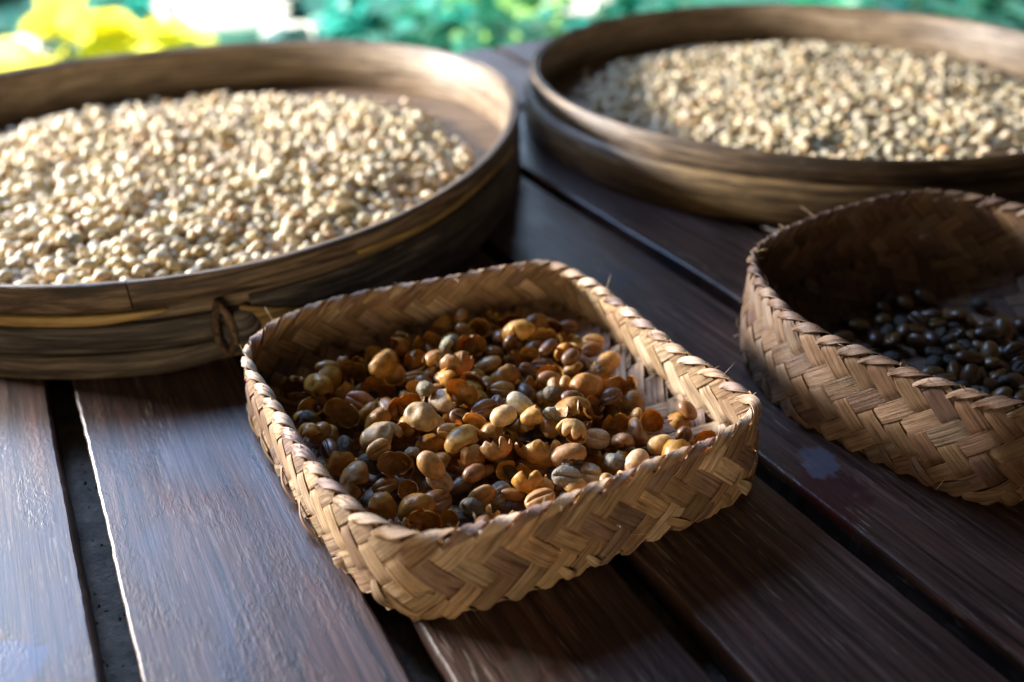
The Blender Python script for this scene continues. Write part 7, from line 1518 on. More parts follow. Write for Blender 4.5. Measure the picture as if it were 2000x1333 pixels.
def visible_score(P, size):
    pj = project(P)
    vis = np.ones(len(P))
    for i in range(len(P)):
        d = np.hypot(pj[:, 0] - pj[i, 0], pj[:, 1] - pj[i, 1])
        near = (pj[:, 2] < pj[i, 2] - 0.005)
        r = size * FPX / pj[i, 2]
        vis[i] = 1 - min(1, np.clip(1 - d[near] / (0.62 * r), 0, 1).sum())
    return vis, pj


# left tray: the 300 that show largest are things of their own, the rest is one mass
pos, quat, scl, _ = TRAY
posw = pos + np.array(L0)
vis, pj = visible_score(posw, BL)
inframe = (pj[:, 0] > 4) & (pj[:, 0] < 1996) & (pj[:, 1] > 4)
rank = np.where(inframe & (vis > 0.3), vis ** 0.5 / pj[:, 2] ** 2, 0)
pick = np.argsort(-rank)[:300]
rest = np.ones(len(pos), bool)
rest[pick] = False
bean_mass('coffee_bean_heap', pos[rest], quat[rest], scl[rest], 'heap of pale coffee beans filling the left round tray', 3, L0)
bean_meshes = []
for k in range(4):
    v, f = bean_geo(BL * (1 + 0.06 * (k - 1.5)), BW * (1 - 0.03 * (k % 2)), BT, True, 0.5 + 0.08 * (k % 3), 0.5, 0.05, k)
    bean_meshes.append(mesh('coffee_bean', v, f, M['bean']))
rb = random.Random(21)
for n_, i in enumerate(pick):
    o = obj('coffee_bean', bean_meshes[rb.randrange(4)], None, posw[i])
    o.rotation_mode = 'QUATERNION'
    o.rotation_quaternion = quat[i]
    o.scale = (scl[i],) * 3
    o.color = (*parchment_color(rb), 1)
    place = 'left of the rim joint' if pj[i, 0] < 245 else 'behind the cord tie' if pj[i, 0] < 560 else 'near its right side'
    tag(o, parchment_color.tone + ' coffee bean in the front of the left tray, ' + place, 'coffee bean', 'beans in front of the left tray')
# right tray: the same kind, farther away, turned round
ca, sa = math.cos(math.radians(100)), math.sin(math.radians(100))
rot = np.array([[ca, -sa, 0], [sa, ca, 0], [0, 0, 1]])
qz = Quaternion((0, 0, 1), math.radians(100))
posr = pos @ rot.T * np.array([0.95, 0.95, 0.78]) + np.array([-0.05, -0.02, 0.011])
quatr = np.array([tuple(qz @ Quaternion(q)) for q in quat])
bean_mass('coffee_bean_heap', posr, quatr, scl, 'heap of pale coffee beans filling the far right tray', 4, R0)


# ------------------------------------------------------------------ woven baskets
def resample(poly, n):
    """closed Catmull-Rom through the outline, n points evenly spaced"""
    P = [Vector((a, b)) for a, b in poly]
    m_ = len(P)
    dense = []
    for i in range(m_):
        a, b, c, d = P[i - 1], P[i], P[(i + 1) % m_], P[(i + 2) % m_]
        for k in range(12):
            t = k / 12
            dense.append(0.5 * ((2 * b) + (c - a) * t + (2 * a - 5 * b + 4 * c - d) * t * t + (3 * b - a - 3 * c + d) * t ** 3))
    # smooth a little
    for _ in range(12):
        dense = [(dense[i - 1] + dense[i] * 2 + dense[(i + 1) % len(dense)]) / 4 for i in range(len(dense))]
    D = [0]
    for i in range(len(dense)):
        D.append(D[-1] + (dense[(i + 1) % len(dense)] - dense[i]).length)
    out, j = [], 0
    for k in range(n):
        t = D[-1] * k / n
        while D[j + 1] < t:
            j += 1
        f = (t - D[j]) / (D[j + 1] - D[j])
        out.append(dense[j].lerp(dense[(j + 1) % len(dense)], f))
    return out, D[-1]


STRAWS = [(0.57, 0.405, 0.25), (0.50, 0.335, 0.20), (0.65, 0.50, 0.34), (0.43, 0.275, 0.17), (0.38, 0.25, 0.19), (0.55, 0.385, 0.22)]


def make_basket(origin, rim, base, Hfun, N, label, group, seed, dark=1.0, hue=(1.0, 1.0, 1.0)):  # dark lowers the straw colour to stand for shade
    rn = random.Random(seed)
    STRAW = [tuple(a * b for a, b in zip(c, hue)) for c in STRAWS]
    root = empty('woven_basket', origin)
    tag(root, label, 'basket', group)
    NS = 960
    T, per = resample(rim, NS)
    B, _ = resample(base, NS)
    # line the base samples up with the rim samples
    best = min(range(0, NS, 4), key=lambda k: sum((B[(j + k) % NS] - T[j]).length for j in range(0, NS, 40)))
    B = [B[(j + best) % NS] for j in range(NS)]
    o2 = Vector((origin[0], origin[1]))
    T = [t - o2 for t in T]
    B = [b - o2 for b in B]
    cen = sum(B, Vector((0, 0))) / NS
    p = per / N

    def samp(A, s):
        x = (s % 1.0) * NS
        i = int(x)
        return A[i % NS].lerp(A[(i + 1) % NS], x - i)

    def surf(s, z):
        """wall point for arc length s (units) and height z; z below 0 tucks under the base"""
        u = s / per
        Hh = Hfun(u)
        b, t = samp(B, u), samp(T, u)
        if z >= 0:
            v = z / Hh
            q = b.lerp(t, v)
            q = q + (q - cen).normalized() * 0.005 * math.sin(math.pi * min(1, v))
            return Vector((q.x, q.y, 0.006 + z))
        q = b + (cen - b).normalized() * min(-z, 0.05)
        return Vector((q.x, q.y, 0.006))

    def nrm(s, z):
        e = 0.004
        z = max(z, 0.004)
        du = surf(s + e, z) - surf(s - e, z)
        dv = surf(s, z + e) - surf(s, z - e if z > e else 0)
        return du.cross(dv).normalized()
    sgn = 1 if nrm(0, 0.05).dot((surf(0, 0.05) - Vector((cen.x, cen.y, 0.05)))) > 0 else -1
    half = p            # height of one row of floats
    hgt = 0.0025
    for fam in (0, 1):
        for i in range(N):
            s0 = (i + 0.5 * fam) * p + rn.uniform(-0.0015, 0.0015)
            dirn = 1 if fam == 0 else -1
            Hh = Hfun(s0 / per)
            zs = np.arange(-0.036, Hh + 0.004, 0.0042)
            pts, sd, nn = [], [], []
            shift = rn.uniform(-0.08, 0.08)
            ph = rn.uniform(0, 9)
            for z in zs:
                s = s0 + dirn * (z + 0.0012 * math.sin(z * 40 + ph))
                n_ = nrm(s, z) * sgn
                w = math.sin(math.pi * (z / half + shift))
                w = math.tanh(4.0 * w)
                off = hgt * w * (1 if fam == 0 else -1)
                if z < 0:
                    n_ = Vector((0, 0, -1)).lerp(n_, max(0, 1 + z / 0.012)).normalized()
                    off *= 0.35
                q = surf(s, z) + n_ * off
                q.z = max(q.z, 0.0025)
                pts.append(q)
                nn.append(n_)
            for k in range(len(pts)):
                d = (pts[min(k + 1, len(pts) - 1)] - pts[max(k - 1, 0)]).normalized()
                sd.append(nn[k].cross(d).normalized())
            V, F, UV = ribbon(pts, sd, nn, p / math.sqrt(2) * rn.uniform(0.95, 1.06), 0.0018, None, 0.0002)
            o = obj('strip', mesh('strip', V, F, M['straw'], UV, sharp=38), root)
            c = rn.choice(STRAW)
            f = rn.uniform(0.70, 1.22) * dark
            o.color = (c[0] * f, c[1] * f, c[2] * f, 1)
    # rim: oblique turns of folded strip
    for i in range(N):
        s0 = i * p
        pts, sd, nn, tp = [], [], [], []
        rr = 0.0072 * rn.uniform(0.85, 1.2)
        kx = rn.uniform(0.95, 1.25)
        for k in range(15):
            u = k / 14
            ang = math.radians(-125 + 250 * u)          # outside -> over the top -> inside
            s = s0 + p * 1.75 * kx * (u - 0.5)
            Hh = Hfun(s / per)
            n_ = nrm(s, Hh - 0.01) * sgn
            n_.z = 0
            n_.normalize()
            c = surf(s, Hh) + Vector((0, 0, 0.001))
            out = n_ * -math.sin(ang) + Vector((0, 0, 1)) * math.cos(ang)
            drop = 0.010 * abs(2 * u - 1) ** 3
            pts.append(c + out * rr - Vector((0, 0, drop)))
            nn.append(out)
            tp.append(0.45 + 0.55 * math.sin(math.pi * u) ** 0.6)
        for k in range(15):
            d = (pts[min(k + 1, 14)] - pts[max(k - 1, 0)]).normalized()
            sd.append(nn[k].cross(d).normalized())
        V, F, UV = ribbon(pts, sd, nn, 0.0185 * rn.uniform(0.8, 1.12), 0.0036, tp, 0.0018)
        o = obj('rim_turn', mesh('rim_turn', V, F, M['straw'], UV, sharp=50), root)
        c = rn.choice(STRAW[:3] + STRAW[4:5])
        f = rn.uniform(0.9, 1.2) * dark
        o.color = (c[0] * f, c[1] * f, c[2] * f * 1.05, 1)
    # folded loops along the bottom edge
    for i in range(N):
        if rn.random() < 0.25:
            continue
        s0 = (i + rn.uniform(-0.2, 0.2)) * p
        pts, sd, nn, tp = [], [], [], []
        bul = rn.uniform(0.003, 0.011)
        slant = rn.uniform(0.5, 1.3) * (1 if rn.random() < 0.6 else -1)
        top = rn.uniform(0.026, 0.042)
        for k in range(11):
            u = k / 10
            s = s0 + p * slant * (u - 0.5)
            z = top * (1 - u)
            n_ = nrm(s, max(z, 0.006)) * sgn
            q = surf(s, z) + n_ * (0.002 + bul * math.sin(math.pi * u))
            q.z = max(q.z, 0.004)
            pts.append(q)
            nn.append(n_)
            tp.append(0.55 + 0.45 * math.sin(math.pi * u))
        for k in range(11):
            d = (pts[min(k + 1, 10)] - pts[max(k - 1, 0)]).normalized()
            sd.append(nn[k].cross(d).normalized())
        V, F, UV = ribbon(pts, sd, nn, rn.uniform(0.014, 0.026), 0.0026, tp, 0.001)
        o = obj('base_fold', mesh('base_fold', V, F, M['straw'], UV, sharp=38), root)
        c = rn.choice(STRAW)
        f = rn.uniform(0.65, 1.1) * dark
        o.color = (c[0] * f, c[1] * f, c[2] * f, 1)
    # woven bottom: two crossing sets of strips that rise a little towards the wall
    bang = sorted((math.atan2(q.y - cen.y, q.x - cen.x), (q - cen).length) for q in B)
    bax = np.array([x for x, _ in bang])
    bay = np.array([y for _, y in bang])

    def floor_z(q):
        d = q - cen
        rho = d.length / np.interp(math.atan2(d.y, d.x), bax, bay, period=2 * math.pi)
        return 0.007 + 0.045 * min(1.0, max(0.0, (rho - 0.70) / 0.30)) ** 2, rho
    wf = p / math.sqrt(2)
    for fam in (0, 1):
        dirv = Vector((0.10, 0.995)) if fam == 0 else Vector((-0.995, 0.10))
        crs = Vector((dirv.y, -dirv.x))
        for i in range(-22, 23):
            trail, sd_, nn_ = [], [], []
            for k in range(-130, 131):
                l = k * 0.005
                q = cen + dirv * l + crs * (i * wf)
                z, rho = floor_z(q)
                if rho > 0.985:
                    continue
                j = l / wf * (1 if fam == 0 else -1)
                ph = (j + i * 1.0 + 0.5) % 4.0
                w_ = math.tanh(4.0 * math.sin(math.pi * ph / 2.0)) * (1 if fam == 0 else -1)
                e = 0.008
                slope = (floor_z(q + crs * e)[0] - floor_z(q - crs * e)[0]) / (2 * e)
                slope_d = (floor_z(q + dirv * e)[0] - floor_z(q - dirv * e)[0]) / (2 * e)
                side_ = Vector((crs.x, crs.y, slope)).normalized()
                up_ = side_.cross(Vector((dirv.x, dirv.y, slope_d))).normalized()
                trail.append(Vector((q.x, q.y, z)) + up_ * (0.0022 * w_))
                nn_.append(up_)
                sd_.append(side_)
            if len(trail) < 4:
                continue
            V, F, UV = ribbon(trail, sd_, nn_, wf * rn.uniform(0.90, 1.0), 0.0018, None, 0.0002)
            o = obj('base_strip', mesh('base_strip', V, F, M['straw_dense'], UV, sharp=38), root)
            c = rn.choice(STRAW)
            f = rn.uniform(0.62, 1.1) * dark
            o.color = (c[0] * f, c[1] * f, c[2] * f, 1)
    # stray fibres
    for i in range(80):
        s = rn.uniform(0, per)
        Hh = Hfun(s / per)
        at_rim = rn.random() < 0.6
        z = Hh + 0.004 if at_rim else rn.uniform(0.01, 0.04)
        c = surf(s, min(z, Hh)) + Vector((0, 0, 0.006 if at_rim else 0))
        n_ = nrm(s, min(z, Hh - 0.01)) * sgn
        d = (n_ * rn.uniform(-0.6, 1) + Vector((rn.gauss(0, 0.6), rn.gauss(0, 0.6), rn.uniform(0, 0.8) if at_rim else rn.uniform(-0.1, 0.4)))).normalized()
        ln = rn.uniform(0.008, 0.030)
        bend = Vector((rn.gauss(0, 1), rn.gauss(0, 1), rn.gauss(0, 1))) * ln * 0.35
        pts = [c + d * ln * t + bend * t * t for t in (0, 0.25, 0.5, 0.75, 1)]
        for q in pts:
            q.z = max(q.z, 0.002)
        rad = rn.uniform(0.0004, 0.0009)
        V, F, UV = tube(pts, [rad, rad, rad * 0.9, rad * 0.7, rad * 0.4], 4)
        o = obj('stray_fibre', mesh('stray_fibre', V, F, M['straw'], UV), root)
        o.color = (0.6, 0.47, 0.3, 1)
    return root, surf, per


RIM = [(-0.483, 1.337), (-0.478, 1.386), (-0.447, 1.444), (-0.384, 1.505), (-0.308, 1.543), (-0.208, 1.577), (-0.104, 1.61), (0.004, 1.653), (0.07, 1.664), (0.122, 1.633), (0.179, 1.554), (0.244, 1.422), (0.302, 1.306), (0.351, 1.236), (0.382, 1.181), (0.396, 1.152), (0.378, 1.111), (0.331, 1.067), (0.269, 1.031), (0.21, 1.003), (0.145, 0.966), (0.067, 0.925), (-0.006, 0.891), (-0.076, 0.867), (-0.124, 0.86), (-0.167, 0.872), (-0.222, 0.913), (-0.276, 0.98), (-0.328, 1.053), (-0.378, 1.14), (-0.426, 1.221), (-0.47, 1.294)]
RIM = RIM[::-1]                                     # counter-clockwise from above
C0 = Vector((-0.05, 1.255, 0))
BASE = [(C0.x + (x - C0.x) * 1.03, C0.y + (y - C0.y) * 1.03) for x, y in RIM]
small_root, small_surf, small_per = make_basket(C0, RIM, BASE, lambda u: 0.140, 52, 'small square straw basket of husks and beans at the front centre', 'square woven baskets', 5)

# the larger basket, cut by the right edge of the picture
RL, RF = Vector((0.487, 1.54)), Vector((0.760, 1.050))
RIM2 = [(0.480, 1.50), (0.484, 1.431), (0.504, 1.335), (0.545, 1.264), (0.595, 1.205), (0.654, 1.143), (0.712, 1.091), (0.775, 1.055), (0.84, 1.062), (0.93, 1.095), (1.04, 1.14), (1.16, 1.195), (1.27, 1.25), (1.35, 1.30), (1.385, 1.36), (1.37, 1.43), (1.32, 1.53), (1.25, 1.64), (1.19, 1.73), (1.13, 1.80), (1.06, 1.855), (0.981, 1.879), (0.90, 1.868), (0.823, 1.837), (0.75, 1.80), (0.682, 1.76), (0.61, 1.71), (0.541, 1.65), (0.492, 1.581)]
C1 = Vector((0.92, 1.46, 0))
BASE2 = [(C1.x + (x - C1.x) * 1.0, C1.y + (y - C1.y) * 1.0) for x, y in RIM2]
right_root, _, _ = make_basket(C1, RIM2, BASE2, lambda u: 0.190, 58, 'deeper brown straw basket with shade put into its colour, cut off at right', 'square woven baskets', 9, 0.34, (1.0, 0.88, 0.86))  # straw browner than the small basket's, darkened further in colour for shade

# ------------------------------------------------------------------ beans and husks in the baskets
wm, gm, hm = [], [], {'half': [], 'cup': [], 'split': []}
for k in range(4):
    v, f = bean_geo(0.052 * (1.0 + 0.06 * (k - 1.5)), 0.0365, 0.0245, True, 0.55 + 0.1 * (k % 2), 0.45, 0.07, k + 5)
    wm.append(mesh('brown_bean', v, f, M['brown_bean']))
    v, f = bean_geo(0.0425 * (1.0 + 0.06 * (k - 1.5)), 0.033, 0.024, True, 0.5, 0.75, 0.20, k + 11)
    gm.append(mesh('grey_bean', v, f, M['grey_bean']))
for st in hm:
    for k in range(6):
        v, f = husk_geo(0.058 * (1 + 0.05 * (k - 2.5)), 0.044, 0.036, st, 3 * k + len(st) + 1)
        hm[st].append(mesh('husk', v, f, M['husk'], sharp=60))
HUSK = [(0.60, 0.31, 0.050), (0.51, 0.24, 0.038), (0.67, 0.39, 0.09), (0.40, 0.175, 0.032), (0.57, 0.29, 0.055)]
BROWN = [(0.40, 0.195, 0.050), (0.26, 0.115, 0.034), (0.47, 0.255, 0.075), (0.17, 0.076, 0.027)]
GREY = [(0.125, 0.098, 0.060), (0.080, 0.060, 0.037), (0.21, 0.175, 0.115)]
HERO = [  # photo pixel, shape, colour, facing ('c' crease to viewer, 'o' open side to viewer, '' as it fell), size, name, label
    (772, 736, 'cup', (0.60, 0.33, 0.10), 'e', 1.0, 'coffee_husk', 'amber husk cup with its round mouth facing the viewer, in the shaded back'),
    (876, 674, 'grey', (0.50, 0.50, 0.38), '', 0.95, 'grey_bean', 'pale greenish grey bean near the back wall of the basket'),
    (892, 708, 'half', (0.45, 0.23, 0.07), 't', 1.15, 'coffee_husk', 'big cracked brown husk in front of the pale greenish bean'),
    (926, 750, 'half', (0.46, 0.25, 0.09), 'o', 1.05, 'coffee_husk', 'oval husk lying open in the shaded middle of the basket'),
    (704, 786, 'brown', (0.40, 0.15, 0.05), 'c', 1.1, 'brown_bean', 'reddish brown bean with a dark crease near the left wall'),
    (822, 818, 'split', (0.55, 0.38, 0.18), 't', 1.15, 'coffee_husk', 'long tan husk with a curled lip left of the torn golden husk'),
    (746, 857, 'split', (0.52, 0.36, 0.18), 't', 1.15, 'coffee_husk', 'large round tan husk with a torn edge in the left part'),
    (919, 838, 'half', (0.80, 0.52, 0.19), 'o', 1.2, 'coffee_husk', 'torn golden husk standing bright in the centre of the heap'),
    (868, 784, 'half', (0.70, 0.56, 0.38), 't', 0.95, 'coffee_husk', 'whitish curled husk behind the torn golden husk'),
    (668, 808, 'half', (0.50, 0.30, 0.10), 'o', 1.1, 'coffee_husk', 'leaf-shaped husk leaning near the left wall of the basket'),
    (831, 760, 'grey', (0.30, 0.28, 0.2), '', 0.9, 'grey_bean', 'grey bean wedged upright in the shaded middle'),
    (1014, 651, 'half', (0.68, 0.38, 0.08), 't', 1.15, 'coffee_husk', 'golden husk on top of the heap by the back corner'),
    (1145, 756, 'split', (0.62, 0.30, 0.08), 't', 1.15, 'coffee_husk', 'largest orange husk, two lobed, by the right wall'),
    (1211, 756, 'half', (0.52, 0.27, 0.08), 'o', 1.1, 'coffee_husk', 'open brown husk between the largest orange husk and right wall'),
    (1185, 710, 'brown', (0.52, 0.26, 0.07), 'd', 1.1, 'brown_bean', 'round orange bean above the largest orange husk'),
    (1080, 768, 'grey', (0.22, 0.20, 0.15), 'd', 0.95, 'grey_bean', 'round rough grey bean left of the largest orange husk'),
    (1017, 791, 'brown', (0.56, 0.48, 0.32), 'd', 1.0, 'brown_bean', 'smooth pale olive bean in the middle of the basket'),
    (1080, 813, 'grey', (0.36, 0.36, 0.30), '', 0.95, 'grey_bean', 'bright knobbly grey bean below the round grey one'),
    (1274, 827, 'cup', (0.80, 0.50, 0.15), 'e', 1.0, 'coffee_husk', 'golden cup-shaped husk alone against the right wall'),
    (983, 813, 'brown', (0.64, 0.42, 0.20), 'd', 1.0, 'brown_bean', 'shiny pale orange bean right of the torn golden husk'),
    (1045, 814, 'cup', (0.74, 0.44, 0.13), '', 0.8, 'coffee_husk', 'small pointed golden husk beside the smooth olive bean'),
    (977, 963, 'grey', (0.40, 0.385, 0.36), 'c', 1.05, 'grey_bean', 'silvery grey bean with its straight crease facing up, front centre'),
    (859, 940, 'brown', (0.50, 0.34, 0.21), 'c', 0.95, 'brown_bean', 'light brown round bean with a thin seam, front left'),
    (848, 985, 'brown', (0.38, 0.19, 0.075), 'c', 1.2, 'brown_bean', 'big glossy brown bean with a deep crease near the front rim'),
    (923, 997, 'grey', (0.11, 0.095, 0.07), '', 1.1, 'grey_bean', 'darkest wrinkled bean right of the big glossy brown one'),
    (698, 942, 'split', (0.55, 0.29, 0.10), 't', 1.15, 'coffee_husk', 'orange husk with a jagged tear close to the left rim'),
    (770, 906, 'half', (0.55, 0.33, 0.14), 'o', 1.0, 'coffee_husk', 'curled C-shaped husk in the left front of the basket'),
    (806, 888, 'grey', (0.36, 0.33, 0.24), 'e', 0.85, 'grey_bean', 'grey bean with a hole in its end, left of centre'),
    (797, 960, 'cup', (0.70, 0.42, 0.14), 'e', 0.8, 'coffee_husk', 'small orange cup husk left of the seamed brown bean'),
    (842, 909, 'brown', (0.52, 0.27, 0.085), 'd', 1.05, 'brown_bean', 'smooth orange-brown bean below the torn golden husk'),
    (915, 896, 'half', (0.56, 0.28, 0.08), 't', 1.15, 'coffee_husk', 'long orange husk slanting below the torn golden husk'),
    (1106, 931, 'grey', (0.34, 0.32, 0.29), 'c', 1.0, 'grey_bean', 'grey bean with a frosted crease near the front right rim'),
    (1147, 925, 'grey', (0.58, 0.50, 0.40), 'c', 1.05, 'grey_bean', 'pale creased bean right beside the frosted grey one'),
    (1033, 934, 'half', (0.68, 0.36, 0.07), 't', 1.1, 'coffee_husk', 'flat yellow-orange husk left of the frosted grey bean'),
    (1066, 880, 'split', (0.74, 0.42, 0.12), 't', 1.2, 'coffee_husk', 'long bright orange husk in the right front of the heap'),
    (991, 1006, 'half', (0.76, 0.40, 0.08), 't', 1.15, 'coffee_husk', 'bright orange domed husk right at the front rim'),
    (1216, 866, 'brown', (0.34, 0.17, 0.07), 'e', 1.15, 'brown_bean', 'brown bean with a dark broken end towards the right corner'),
    (1165, 857, 'brown', (0.55, 0.38, 0.23), 'c', 1.0, 'brown_bean', 'pale brown folded bean left of the bean with the dark end'),
    (1291, 870, 'brown', (0.62, 0.36, 0.12), 'd', 1.0, 'brown_bean', 'glossy orange bean nearest the right corner of the basket'),
    (1243, 903, 'brown', (0.56, 0.36, 0.18), 'd', 1.0, 'brown_bean', 'smooth tan bean by the front right rim'),
    (1201, 902, 'grey', (0.27, 0.28, 0.28), 'd', 0.85, 'grey_bean', 'small blue-grey bean left of the smooth tan one'),
    (1110, 890, 'brown', (0.48, 0.26, 0.11), 'd', 1.1, 'brown_bean', 'kidney-shaped brown bean above the frosted grey bean'),
    (1115, 848, 'split', (0.70, 0.46, 0.18), 't', 1.1, 'coffee_husk', 'yellowish husk above the long bright orange husk'),
    (1004, 838, 'brown', (0.55, 0.31, 0.11), 'd', 1.0, 'brown_bean', 'round orange bean between golden husk and pointed husk'),
    (968, 872, 'half', (0.58, 0.33, 0.12), 't', 1.0, 'coffee_husk', 'narrow upright tan husk right of the long slanting husk'),
]
posb, quatb, sclb, kindb = SMALL
posb = posb.copy()
posb[:, 2] += 0.004
posw = posb + np.array(C0)
visb, pjb = visible_score(posw, 0.05)
used = set()
VIEW = Vector((0, 0, 1))
rb = random.Random(77)


def face_quat(p, facing, r):
    """orientation of a bean at p: 'c' / 'o' flat or open side towards the camera, 'd' dome towards it, 'e' open end towards it"""
    v = (Vector((0, 0, 1)) - Vector(p)).normalized()
    v = (v + Vector((r.gauss(0, 0.12), r.gauss(0, 0.12), 0.25))).normalized()
    spin = r.uniform(-0.9, 0.9)
    if facing in 'co':
        z = -v
    elif facing == 'd':
        z = v
    elif facing == 't':
        ax = Vector((r.gauss(0, 1), r.gauss(0, 1), 0)).normalized()
        z = Quaternion(ax, math.radians(r.uniform(50, 95))) @ v
    else:
        x = -v
        z = Vector((0, 0, 1)) - x * x.z
        z.normalize()
        return Matrix((x, z.cross(x), z)).transposed().to_quaternion()
    x0 = Vector((math.cos(spin), math.sin(spin), 0))
    x = (x0 - z * x0.dot(z)).normalized()
    return Matrix((x, z.cross(x), z)).transposed().to_quaternion()


def put(kind, p, q, s, colr, r):
    if kind == 'brown':
        me, nm, cat = r.choice(wm), 'brown_bean', 'coffee bean'
    elif kind == 'grey':
        me, nm, cat = r.choice(gm), 'grey_bean', 'coffee bean'
    else:
        me, nm, cat = r.choice(hm[kind]), 'coffee_husk', 'coffee husk'
    o = obj(nm, me, None, p)
    o.rotation_mode = 'QUATERNION'
    o.rotation_quaternion = q
    o.scale = (s,) * 3
    o.color = (*colr, 1)
    o['category'] = cat
    return o


for (px, py, kind, colr, facing, size, nm, label) in HERO:
    d = np.hypot(pjb[:, 0] - px, pjb[:, 1] - py) + 60 * (1 - visb)
    for i in used:
        d[i] = 1e9
    i = int(np.argmin(d))
    used.add(i)
    p = wpt(px, py, posw[i, 2] + 0.006)
    q = face_quat(p, facing, rb) if facing else Quaternion(quatb[i])
    if kind == 'grey':
        colr = (colr[0] * 0.88, colr[1] * 0.80, colr[2] * 0.66)
    o = put(kind, p, q, size, colr, rb)
    o['label'] = label
    o['group'] = 'beans and husks singled out in the small basket'
hero_pos = None
for i in range(len(posb)):
    if i in used:
        continue
    x, y = posb[i, 0], posb[i, 1]
    p = Vector(posw[i])
    if kindb[i]:
        kind = rb.choice(['half', 'half', 'half', 'half', 'cup', 'split'])
        c = rb.choice(HUSK)
        label, group = 'empty coffee husk in the small basket, ', 'empty husks in the small basket'
        tone = 'dark amber ' if c[0] < 0.45 else 'pale golden ' if c[0] > 0.65 else 'amber '
    else:
        if rb.random() < 0.08 + 0.08 * (-y > 0.05):
            kind, c = 'grey', rb.choice(GREY)
            label, group = 'hulled coffee bean in the small basket, ', 'grey beans in the small basket'
            tone = 'light grey ' if c[0] > 0.2 else 'blackish ' if c[0] < 0.1 else 'grey '
        else:
            kind, c = 'brown', rb.choice(BROWN)
            label, group = 'coffee bean in the small basket, ', 'brown beans in the small basket'
            tone = 'dark brown ' if c[0] < 0.35 else 'tan ' if c[0] > 0.46 else 'brown '
    f = rb.uniform(0.8, 1.15)
    q = Quaternion(quatb[i])
    if kind in ('brown', 'grey') and visb[i] > 0.5 and rb.random() < 0.3:
        q = face_quat(p, 'c', rb)
    if kind in ('half', 'split', 'cup') and visb[i] > 0.45:
        k = rb.random()
        if k < 0.30:
            q = face_quat(p, 'o' if kind != 'cup' else 'e', rb)
        elif k < 0.60:
            q = face_quat(p, 't', rb)
    o = put(kind, p, q, sclb[i] * (0.93 if kind in ('brown', 'grey') else 0.97), tuple(a * f for a in c), rb)
    corners = (('left', -0.42, 0.09), ('back', 0.10, 0.38), ('right', 0.42, -0.09), ('front', -0.08, -0.37))
    corner = min(corners, key=lambda k: math.hypot(x - k[1], y - k[2]))
    where = 'middle of the heap' if math.hypot(x, y) < 0.14 else 'towards its ' + corner[0] + ' corner'
    o['label'], o['group'] = tone + label + where, group

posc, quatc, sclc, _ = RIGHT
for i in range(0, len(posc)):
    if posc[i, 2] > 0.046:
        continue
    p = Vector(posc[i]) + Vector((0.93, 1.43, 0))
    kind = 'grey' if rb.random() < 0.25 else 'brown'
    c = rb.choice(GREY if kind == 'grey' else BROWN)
    o = put(kind, p, Quaternion(quatc[i]), sclc[i], tuple(a * 0.28 for a in c), rb)  # bean colour cut down to stand for shade inside the basket
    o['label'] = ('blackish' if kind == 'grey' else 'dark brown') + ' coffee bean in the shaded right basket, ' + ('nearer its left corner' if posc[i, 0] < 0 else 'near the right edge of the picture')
    o['group'] = 'beans darkened for shade in the right basket'


# ------------------------------------------------------------------ garden behind the table (metres)
def gmesh(name, V, F, mat, smooth=False):
    me = bpy.data.meshes.new(name)
    me.from_pydata([tuple(v) for v in V], [], F)
    me.materials.append(mat)
    if smooth:
        me.polygons.foreach_set('use_smooth', [True] * len(me.polygons))
    me.update()
    return me


GZ = -3.4 * S
gm_, gnt, gb = new_mat('garden_soil_grass')
gn = noise_tex(gnt, tex_vec(gnt, 'Object', (3, 3, 3), False), 1, 6, 0.7)
gnt.links.new(ramp(gnt, gn, [(0.3, (0.015, 0.05, 0.05)), (0.5, (0.03, 0.17, 0.15)), (0.7, (0.09, 0.30, 0.20))]), gb.inputs['Base Color'])
gb.inputs['Roughness'].default_value = 0.9
ground = obj('garden_ground', gmesh('garden_ground', [(-40, -4, GZ), (40, -4, GZ), (40, 60, GZ), (-40, 60, GZ)], [(0, 1, 2, 3)], gm_))
tag(ground, kind='structure')


def ray_at(px, py, dist):
    d = (FWD + CX * ((px - 1000) / FPX) + CY * (-(py - 666.5) / FPX)).normalized()
    return Vector((0, 0, S)) + d * dist


def leaf(V, F, base, d, up, L, W, bend=0.3):
    side = d.cross(up).normalized()
    up2 = side.cross(d).normalized()
    rows = 6
    q0 = len(V)
    for k in range(rows + 1):
        t = k / rows
        w = W * math.sin(math.pi * min(1, 0.06 + t * 0.94)) ** 0.8 * 0.5
        c = base + d * L * t + up2 * (-bend * L * t * t)
        V += [c - side * w + up2 * w * 0.25, c, c + side * w + up2 * w * 0.25]
    for k in range(rows):
        a, b = q0 + 3 * k, q0 + 3 * (k + 1)
        F += [(a, a + 1, b + 1, b), (a + 1, a + 2, b + 2, b + 1)]


LEAFM = {
    'teal': mat_flat('leaf_teal', (0.03, 0.34, 0.29), 0.45, 0.4, 30, 0.45),
    'green': mat_flat('leaf_green', (0.03, 0.27, 0.15), 0.4, 0.4, 30, 0.35),
    'lime': mat_flat('leaf_lime', (0.20, 0.40, 0.12), 0.4, 0.3, 30, 0.4),
    'yellow': mat_flat('leaf_yellow', (0.85, 0.80, 0.08), 0.5, 0.10, 30, 0.5),
    'dark': mat_flat('leaf_dark', (0.015, 0.09, 0.10), 0.45, 0.4, 30, 0.2),
    'stem': mat_flat('leaf_stem', (0.08, 0.12, 0.05), 0.6, 0.3, 30),
    'stone': mat_flat('stand_in_stone', (0.80, 0.79, 0.76), 0.7, 0.06, 12),
}


